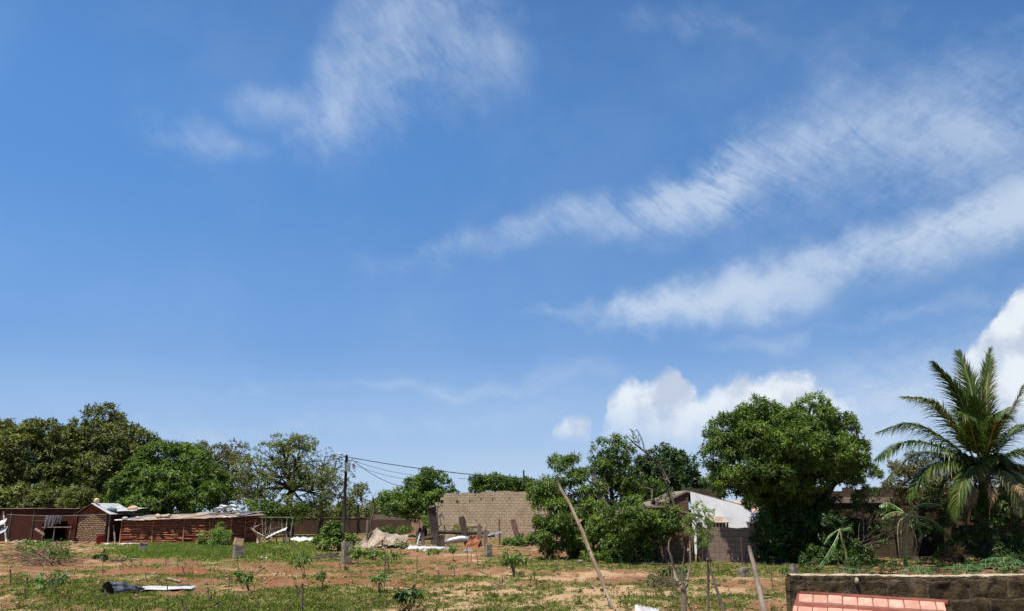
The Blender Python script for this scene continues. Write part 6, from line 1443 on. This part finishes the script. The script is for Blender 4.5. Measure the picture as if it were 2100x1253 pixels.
# stakes and stubs of stems stuck in the soil
GS = 'dry stems and stakes stuck in the field'
ST = [((339, 1139), (341, 1161), 'thin upright stem on the far red soil, leftmost of three near the squat stub'), ((363, 1150), (369, 1168), 'thin stem leaning left, middle of three near the squat stub'), ((374, 1160), (383, 1182), 'thicker stem leaning left, lowest of three near the squat stub'),
 ((299, 1177), (303, 1194), 'short brown stem between the bent sheet and the green strip'), ((340, 1186), (346, 1216), 'thin dark stem standing in front of the bent sheet'), ((217, 1215), (221, 1241), 'knotty stem just left below the dark mouth of the bent sheet'),
 ((372, 1228), (390, 1256), 'thick black stick leaning left at the bottom edge'), ((0, 1127), (24, 1153), 'long thin stick leaning at the far left edge'), ((21, 1166), (21, 1206), 'tall knotty stem near the left edge'), ((50, 1208), (53, 1230), 'thin dark stem below the leggy cassava left side'),
 ((471, 1181), (472, 1204), 'short straight stem left of the bushy crop plant'), ((487, 1144), (490, 1168), 'thin stem just under the block topped stub'), ((696, 1155), (699, 1171), 'bent stem right under the tallest stub'),
 ((789, 1128), (789, 1207), 'very tall thin stem rising beside the dry bottomed seedling'), ((855, 1140), (855, 1164), 'dark stem in front of the curled strip'), ((900, 1172), (896, 1192), 'dark stem leaning right on the central soil'), ((958, 1196), (956, 1219), 'lone dark stem on the sandy soil left of the dry weed heap'),
 ((978, 1138), (980, 1156), 'short stem left of the narrow concrete stub'), ((957, 1124), (960, 1158), 'taller thin stem in front of the rust red sheet'), ((966, 1132), (966, 1153), 'shorter thin stem right beside the rust red sheet'), ((1096, 1171), (1098, 1190), 'reddish stem stub right of the rounded shrub'), ((1030, 1182), (1030, 1203), 'forked little stem below the rounded shrub'),
 ((1145, 1145), (1145, 1170), 'leftmost of the pale stems under the broken mango shade'), ((1161, 1145), (1161, 1174), 'tallest of the pale stems under the broken mango shade'), ((1174, 1150), (1175, 1166), 'shortest dark stem under the broken mango shade'), ((1127, 1140), (1128, 1153), 'pale stem at the left end of the broken mango shade'),
 ((1193, 1108), (1194, 1150), 'thin tall rod rising from the tiny stub in the mango shade'), ((1583, 1174), (1585, 1212), 'thin dark stem right of the leaning bottom post'), ((1556, 1152), (1557, 1182), 'pale thin stem beside the barred stub'), ((1473, 1160), (1473, 1172), 'tiny stem in front of the grey block wall'),
 ((1411, 1237), (1428, 1258), 'black crooked stick leaning left beside the forked sapling foot'), ((56, 1182), (54, 1206), 'second stem right of the tall knotty one at the left'), ((606, 1198), (611, 1228), 'short stump of stem left of the sprouting stump'), ((1255, 1155), (1252, 1170), 'short green brown stem right of the long leaning pole'), ((1346, 1190), (1362, 1226), 'pale green stick lying slanted by the cut brush')]
for i, (t, b, lb) in enumerate(ST):
    thick = 'thick' in lb or 'knotty' in lb
    stick('field_stake', t, b, .022 if not thick else .034, lb, 'stem', GS, 'bark_pale' if 'pale' in lb else ('bark_red' if 'red' in lb else 'stick'), twigs=3 if i % 2 else 1, wob=.05)
o = stick('field_stake', (620, 1196), (619, 1262), .032, 'thick sprouting stump of a sapling at the bottom left of centre', 'stem', GS, 'stick', twigs=4, wob=.03)
# sticks and strips lying on the soil
def lying(label, a, b, r, mat, name='fallen_stick', cat='stick'):
    A = ground_at(*a) + V3(0, 0, r); B = ground_at(*b) + V3(0, 0, r); return tag(stick_mesh(A, B, r, r * .7, 6, .03).build(name, M[mat], None, A, True), label, cat, 'sticks lying on the soil')
lying('pale stick lying on the red soil above the bent sheet', (344, 1193), (371, 1197), .05, 'bark_pale')
lying('pale peeled branch lying across the dark clods at the left', (240, 1133), (262, 1146), .05, 'bark_pale')
lying('thin branch lying right of the peeled one', (262, 1146), (285, 1147), .03, 'pole_wood')
lying('small pale curved stick on the far red soil', (534, 1168), (546, 1162), .04, 'bark_pale')
lying('dark branch lying right of the long leaning pole', (1460, 1199), (1490, 1203), .04, 'stick')
lying('pale branch on the soil right of the leaning bottom post', (1548, 1233), (1585, 1230), .025, 'bark_pale')
lying('dark log lying below the mango foliage by the post', (1315, 1160), (1375, 1157), .07, 'dark_wood')
A = ground_at(465, 1140) + V3(0, 0, .05); B = ground_at(480, 1140) + V3(0, 0, .05)
sheet_ = lambda lb, a, b, dv: tag(corr(ground_at(*a) + V3(0, 0, .06), ground_at(*b) - ground_at(*a), V3(*dv), pitch=.3, amp=.008, name='white_strip', mat='white_rag', crumple=.12), lb, 'strip', 'white strips on the grass')
sheet_('white strip on the grass left of the block topped stub', (462, 1141), (478, 1139), (0, .5, .05))
sheet_('white strip on the grass right of the block topped stub', (500, 1144), (546, 1149), (0, .35, .05))
sheet_('pale strip at the foot of the mud hut left end', (212, 1117), (280, 1117), (0, .9, .05))
# bent corrugated sheet with its dark rolled end
g = ground_at(250, 1213); bs = thing('bent_sheet', g, 'long bent zinc sheet with one end curled up and dark inside', 'sheet')
A = ground_at(278, 1216) + V3(0, 0, .02); B = ground_at(392, 1212) + V3(0, 0, .02)
s1 = corr(A, V3(0, .5, .05), B - A, pitch=.10, amp=.014, name='flat_part', mat='tin_pale', crumple=.04, nv=24, bend=lambda u, v: V3(0, 0, .06 + .015 * math.sin(v * 9)))
C0 = ground_at(226, 1217)
def sheet_local(o, root):
    pl = parent_loc(root)
    for v_ in o.data.vertices: v_.co -= pl
    o.parent = root
sheet_local(s1, bs)
m = MB(); D0 = ground_at(284, 1214) + V3(0, 0, .06); C0 = ground_at(236, 1219) + V3(0, -.55, .22); vs = []; K1, K2 = 16, 40
ax = (C0 - D0).normalized(); sd_ = ax.cross(V3(0, 0, 1)).normalized(); uz = sd_.cross(ax).normalized()
for side in (0, 1):
    for j in range(K1 + 1):
        f = j / K1; c = D0.lerp(C0, f); rx_, rz_ = .30 - .06 * f, .05 + .19 * f ** .7
        for i in range(K2 + 1):
            a_ = R(-50) + R(255) * i / K2; w_ = 1 + .035 * math.sin(i * 2.2) - .02 * side + (sf(i * .15, f * 4, 3) - .5) * .55
            vs.append(c + sd_ * math.cos(a_) * rx_ * w_ + uz * math.sin(a_) * rz_ * w_ + V3(0, 0, .02))
k = (K1 + 1) * (K2 + 1); fs = []
for j in range(K1):
    for i in range(K2):
        q = j * (K2 + 1) + i; fs += [(q, q + 1, q + K2 + 2, q + K2 + 1), (k + q + K2 + 1, k + q + K2 + 2, k + q + 1, k + q)]
m.add(vs, fs, [(v.x, v.z) for v in vs]); m.build('curled_end', M['tin_dark'], bs, smooth=True)
stone('stone', 'ochre stone lying on the long bent sheet', 'stone', P(312, 1206, 30.2), (.09, .08, .09), 'orange_stone')
m = MB(); q0 = ground_at(362, 1208) + V3(0, -.3, .03); m.tube([q0, q0 + V3(.22, 0, .12), q0 + V3(.5, 0, .13), q0 + V3(.7, 0, .03)], [.03, .045, .045, .02], 6); tag(m.build('black_hose', M['cable'], None, q0, True), 'short black bent piece lying over the right end of the bent sheet', 'scrap')

# ------------------------------------------------------------------ long leaning pole
pp = [(1140, 978), (1150, 1003), (1166, 1028), (1180, 1058), (1195, 1090), (1206, 1122), (1219, 1152), (1233, 1185), (1240, 1205), (1243, 1217)]
gp = ground_at(1243, 1218)
m = MB(); m.tube([P(x, y, gp.y + (1217 - y) * .004) for x, y in pp] , [.045, .052, .056, .060, .062, .064, .062, .068, .064, .068], 9, True, .10)
for (x, y), (x2, y2) in (((1186, 1072), (1196, 1063)), ((1150, 1003), (1146, 1000)), ((1190, 1082), (1188, 1078))): m.tube([P(x, y, gp.y), P(x2, y2, gp.y)], [.03, .015], 5)
o = m.build('leaning_pole', M['pole_wood'], None, gp, True); tag(o, 'long crooked peeled pole leaning left high above the field', 'pole')
m = MB(); a_ = ground_at(1243, 1218); b_ = ground_at(1256, 1256); m.tube([a_ + V3(0, 0, .05), a_.lerp(b_, .5) + V3(0, 0, .04), b_ + V3(0, 0, .03)], [.05, .045, .035], 6, True, .1)
tag(m.build('fallen_stick', M['bark_pale'], None, a_, True), 'pale rotten stick lying on from the foot of the leaning pole', 'stick', 'sticks lying on the soil')

# ------------------------------------------------------------------ foreground sapling, seedling on its pole, leaning post
YF = 16.5
def fpt(x, y, dy=0): return P(x, y, YF + dy)
fs_ = thing('bare_sapling', base_at(1401, YF), 'bare forked sapling with several upright pale limbs in the foreground', 'sapling')
m = MB(); g = base_at(1401, YF)
m.tube([g - V3(0, 0, .1), fpt(1402, 1262), fpt(1403, 1235), fpt(1402, 1218), fpt(1402, 1208)], [.065, .06, .058, .065, .05], 10, True, .10); m.build('trunk', M['bark_pale'], fs_, smooth=True)
for pts, rr in [([(1399, 1215), (1390, 1212), (1380, 1198), (1378, 1175), (1380, 1163)], .032), ([(1386, 1185), (1380, 1160), (1376, 1140), (1371, 1125), (1372, 1108), (1376, 1102)], .036), ([(1400, 1212), (1401, 1195), (1399, 1170), (1402, 1145), (1404, 1122)], .028),
                ([(1404, 1214), (1409, 1195), (1412, 1175), (1416, 1150), (1415, 1120), (1415, 1092)], .036), ([(1388, 1190), (1384, 1168), (1380, 1150)], .03), ([(1402, 1210), (1396, 1198), (1391, 1190), (1387, 1183)], .04), ([(1376, 1140), (1372, 1132), (1370, 1120)], .02)]:
    n = len(pts); MB().tube([fpt(x, y, (i * .05 if pts[0][0] > 1401 else -.04 * i)) for i, (x, y) in enumerate(pts)], [rr * .72 * (1 - .55 * i / (n - 1)) for i in range(n)], 8, True, .14).build('limb', M['bark_pale'], fs_, smooth=True)
for x, y in ((1409, 1188), (1412, 1128), (1376, 1142), (1395, 1196)):
    m = MB(); m.add(*blob_mb(fpt(x, y, -.05), (.032, .03, .035), 2, .3)); m.build('knot', M['bark_pale'], fs_, smooth=True)
# leafy seedling tied to a pole
YS = 19.5
g = base_at(1452, YS); sp = thing('leafy_sapling', g, 'slender sapling with feathery pale leaves in front of the white gable', 'sapling')
m = MB(); q = lambda x, y, d=0: P(x, y, YS + d)
m.tube([g - V3(0, 0, .1), q(1452, 1200), q(1453, 1160), q(1453, 1145), q(1450, 1125), q(1451, 1105), q(1448, 1085), q(1438, 1076), q(1425, 1068)], [.032, .03, .03, .045, .024, .02, .016, .012, .008], 8, True, .12)
m.tube([q(1451, 1105), q(1452, 1085), q(1447, 1060), q(1440, 1040)], [.016, .014, .011, .006], 6)
m.tube([q(1447, 1070), q(1428, 1055), q(1412, 1080), q(1414, 1100)], [.010, .009, .008, .005], 5); m.add(*blob_mb(q(1453, 1147), (.07, .06, .07), 2, .35)); m.build('stem', M['bark'], sp, smooth=True)
C = []; O = []
for cx, cy, rx_, ry_, n in ((1432, 1040, 17, 14, 44), (1445, 1055, 14, 16, 36), (1420, 1060, 12, 10, 20), (1455, 1075, 12, 16, 34), (1425, 1090, 20, 10, 34), (1450, 1100, 14, 12, 34), (1440, 1115, 18, 8, 26), (1460, 1050, 8, 8, 12), (1405, 1072, 10, 8, 12), (1435, 1078, 22, 18, 20)):
    for _ in range(n):
        a_ = random.uniform(0, 6.28); f = random.random() ** .5; C.append(tuple(q(cx + math.cos(a_) * rx_ * f, cy + math.sin(a_) * ry_ * f, random.uniform(-.25, .25)))); O.append((math.cos(a_), random.uniform(-1, 1), random.uniform(-.2, .6)))
leaves_obj('foliage', M['leaf_pale'], sp, *rosettes(np.array(C), unit(np.array(O)), 7, .062, .02, .25, .8))
o = MB(); A = q(1453, 1149, -.05); B = P(1487, 1262, 17.2); o = stick_mesh(B, A, .034, .026, 8, .02); tag(o.build('dark_pole', M['dark_wood'], None, B, True), 'dark thin pole leaning on the slender sapling', 'pole')
A = P(1536, 1120, 18.5); B = P(1569, 1262, 17.4); o = stick_mesh(B, A, .066, .045, 8, .02); o.build('x', M['post_wood'], None, B, True); o = COL.objects[-1]; o.name = 'leaning_post'; tag(o, 'weathered round post leaning left at the bottom edge', 'post')
# zinc sheet corner at the bottom edge
A = P(1302, 1239, 15.2); B = P(1352, 1249, 14.6)
o = corr(A, B - A, V3(-.25, -1.6, -.75), pitch=.10, amp=.014, name='zinc_sheet', mat='tin_pale', loc=None, nv=6)
for v_ in o.data.vertices: v_.co -= A
o.location = A; tag(o, 'corner of a bright zinc sheet at the bottom edge by the forked sapling', 'sheet')

# ------------------------------------------------------------------ mossy foreground wall, cassava behind it, clay tiled roof
YL = 11.6
zt = P(1800, 1178, YL).z
X0 = P(1618, 1178, YL).x; X1 = 9.4
import bmesh
def rough_wall():
    bm = bmesh.new(); nx, nz, ny = 260, 60, 8; T = .20; z0 = -.05
    # front, top and back as one wrapped strip, plus the left end
    prof = [(0, z0 + (zt - z0) * k / nz, 0) for k in range(nz + 1)] + [(T * k / ny, zt, 1) for k in range(1, ny + 1)] + [(T, zt - (zt - z0) * k / 20, 2) for k in range(1, 21)]
    grid = []
    for i in range(nx + 1):
        x = X0 + (X1 - X0) * i / nx; row = []
        for (y, z, s_) in prof:
            top = (zt - z) < .25
            nzv = sf(x * 7, z * 7 + y * 9, 4) - .5
            d = nzv * .045; sag = (sf(x * .7, 4.4, 3) - .5) * .035
            yy = YL + y + (-d if s_ == 0 else d if s_ == 2 else 0); zz = z + (sag + (sf(x * 9, y * 9 + 3, 3) - .5) * .022 if (s_ == 1 or z > zt - .02) else 0)
            if s_ == 0 and z > zt - .015: yy += .012; zz -= .008
            row.append(bm.verts.new((x + (max(0, .03 - (x - X0)) if z > zt - .02 else 0) + (nzv * .03 if i == 0 else 0), yy, zz)))
        grid.append(row)
    uvl = bm.loops.layers.uv.new('UVMap'); front = []; top = []
    for i in range(nx):
        for j in range(len(prof) - 1):
            f = bm.faces.new((grid[i][j], grid[i + 1][j], grid[i + 1][j + 1], grid[i][j + 1])); f.smooth = True
            f.material_index = 1 if (prof[j][2] == 1 or prof[j + 1][2] == 1) and prof[j][2] != 2 and j >= nz - 0 else 0  # top faces take the paler second material
    f = bm.faces.new([grid[0][j] for j in range(len(prof))][::-1])
    for f in bm.faces:
        for l in f.loops:
            v = l.vert.co; l[uvl].uv = (v.x + (v.y if abs(f.normal.x) > .5 else 0), v.z if abs(f.normal.z) < .7 else v.y)
    o_ = Vector((X0, YL, 0))
    for v in bm.verts: v.co -= o_
    me = bpy.data.meshes.new('mossy_wall'); bm.normal_update(); bm.to_mesh(me); bm.free(); me.materials.append(M['mossy_block']); me.materials.append(M['concrete_pale'])
    o = bpy.data.objects.new('mossy_wall', me); COL.objects.link(o); o.location = o_; return o
tag(rough_wall(), 'dark mossy block wall with a pale top crossing the lower right foreground', 'wall')
stone('mortar_lump', 'lump of pale mortar stuck on the wall face under its top', 'mortar', P(1757, 1190, YL - .03), (.03, .03, .045), 'concrete_pale')
def cassava(label, x, y, top, w, Y, n=14, ll=.16, lw=.045, leaf='leaf_cassava'):
    b = base_at(x, Y); r = thing('cassava_plant', b, label, 'plant', 'cassava plants behind the mossy wall'); t = P(x, top, Y); m = MB(); C = []; O = []; hw = w * mpp(Y) / 2
    m.tube([b - V3(0, 0, .1), b.lerp(t, .5) + V3(.03, 0, 0), t - V3(0, 0, .12)], [.02, .018, .012], 6)
    zc_ = P(x, (top + y) / 2, Y).z
    for i in range(n):
        a_ = i * 2.4; f = ((i + .5) / n) ** .5; e = V3(t.x + math.cos(a_) * hw * f, Y + math.sin(a_) * hw * f, t.z - .02 - (t.z - zc_) * 1.3 * f * f + random.uniform(-.03, .03)); s0 = t - V3(0, 0, .1 + .2 * f)
        m.tube([s0, s0.lerp(e, .6) + V3(0, 0, .04), e], [.006, .005, .004], 4, False); C.append(tuple(e)); O.append((math.cos(a_) * .5, math.sin(a_) * .5, .2))
    m.build('stem', M['leaf_stalk'], r, smooth=True)
    # palmate leaf: seven long drooping fingers from the stalk end
    Cn, Dn, Nn, Tn = [], [], [], []
    for c, o in zip(C, O):
        out = math.atan2(o[1], o[0])
        for k in range(7):
            a_ = out + (k - 3) * .62; Cn.append(c); Dn.append((math.cos(a_), math.sin(a_), .10)); Nn.append((0, 0, 1)); Tn.append(random.random())
    D_ = unit(np.array(Dn)); V, Fq, tn = leaflets(np.array(Cn), D_, np.array(Nn), np.full(len(Cn), ll) * RNG.uniform(.8, 1.15, len(Cn)), np.full(len(Cn), lw), np.full(len(Cn), 1.3), np.array(Tn))
    mesh_q('leaves', M[leaf], r, V, Fq, tn); return r
cassava('fullest cassava plant peeping over the mossy wall near the right edge', 2055, 1172, 1138, 84, 15, 22, .17, .05)
cassava('wide low cassava plant over the wall below the palm', 1980, 1172, 1154, 72, 15, 16, .14, .042)
cassava('low bright cassava plant over the wall below the drooping banana', 1880, 1172, 1158, 56, 15, 12, .13, .04)
cassava('small leaf tip showing over the wall below the broken banana', 1743, 1174, 1160, 26, 15, 6, .10, .035)
cassava('dry tipped little plant on the wall line left of the bright cassava', 1852, 1173, 1162, 30, 15, 6, .1, .03, 'leaf_dry')
# tiled roof
RA = P(1645, 1227, 10.75); RB = P(1925, 1245, 10.15)
g = V3(RA.x, RA.y, 0); hs = thing('tiled_outhouse', g, 'low outhouse roof of salmon clay tiles in front of the mossy wall', 'outhouse')
U = RB - RA; LU = U.length; Uh = U.normalized(); Dn = V3(Uh.y, -Uh.x, 0).normalized(); sl = (Dn * math.cos(R(23)) + V3(0, 0, -math.sin(R(23)))).normalized(); nr = Uh.cross(sl).normalized()
if nr.z < 0: nr = -nr
ncol = 9; tw_ = LU / ncol; rows = 4; rl = .31
for j in range(rows):
    m = MB(); offc = -.13 * (j > 0) * 0
    x = -0.03 - (tw_ * .35 if j == 1 else 0) if j < 2 else -.03 - tw_ * .6
    k = 0
    while x < LU + .05 + .03 * j:
        w = (tw_ if x > -.04 else -.03 - x) - .008; x1_ = min(x + w, LU + .06 + .05 * j)
        if x1_ - x < .05: break
        dz = random.uniform(-.010, .008); p0 = RA + Uh * x + sl * (j * rl) + nr * (.012 + dz); prof = [(0, .052), (.015, .070), (rl * .55, .066), (rl * .60, .060), (rl * .66, .012), (rl + .012, 0.0)]
        vs = []
        for xx, e in ((0, .006), (.01, 0), (w - .01, 0), (w, .006)):
            xx = min(xx, x1_ - x)
            for (s_, h) in prof: vs.append(p0 + Uh * xx + sl * s_ + nr * (h - e))
        vs2 = [v - nr * .016 - (V3(0, 0, 0)) for v in vs]; n = len(prof); q = len(vs)
        fs = [(a_ * n + b_, a_ * n + b_ + 1, (a_ + 1) * n + b_ + 1, (a_ + 1) * n + b_) for a_ in range(3) for b_ in range(n - 1)]
        fs2 = [tuple(i + q for i in f[::-1]) for f in fs]; edge = [(b_, q + b_, q + b_ + 1, b_ + 1) for b_ in range(n - 1)] + [(3 * n + b_ + 1, q + 3 * n + b_ + 1, q + 3 * n + b_, 3 * n + b_) for b_ in range(n - 1)]
        m.add(vs + vs2, fs + fs2 + edge); x += w + .008; k += 1
    m.build('tile_course', M['terracotta'], hs)
m = MB(); m.tube([RA - Uh * .02 + nr * .045 - sl * .03, RB + Uh * .10 + nr * .045 - sl * .03], [.040, .040], 10); m.build('ridge', M['terracotta_dark'], hs, smooth=True)
m = MB(); slab(m, RA - Uh * .05 - sl * .05 + V3(0, 0, -.0), RB + Uh * .05 - sl * .05, RB + Uh * .06 + sl * rows * rl, RA - Uh * .20 + sl * rows * rl, .05); m.build('deck', M['terracotta_dark'], hs)
c_ = (RA + RB) / 2 + sl * .5; m = MB(); Mx = Matrix.Translation(V3(c_.x, c_.y, 0)) @ Matrix.Rotation(math.atan2(Uh.y, Uh.x), 4, 'Z'); m.box(-LU * .45, LU * .45, -.38, .38, -.05, c_.z - .22, Mx); m.build('wall', M['mossy_block'], hs)
bpy.context.view_layer.update()
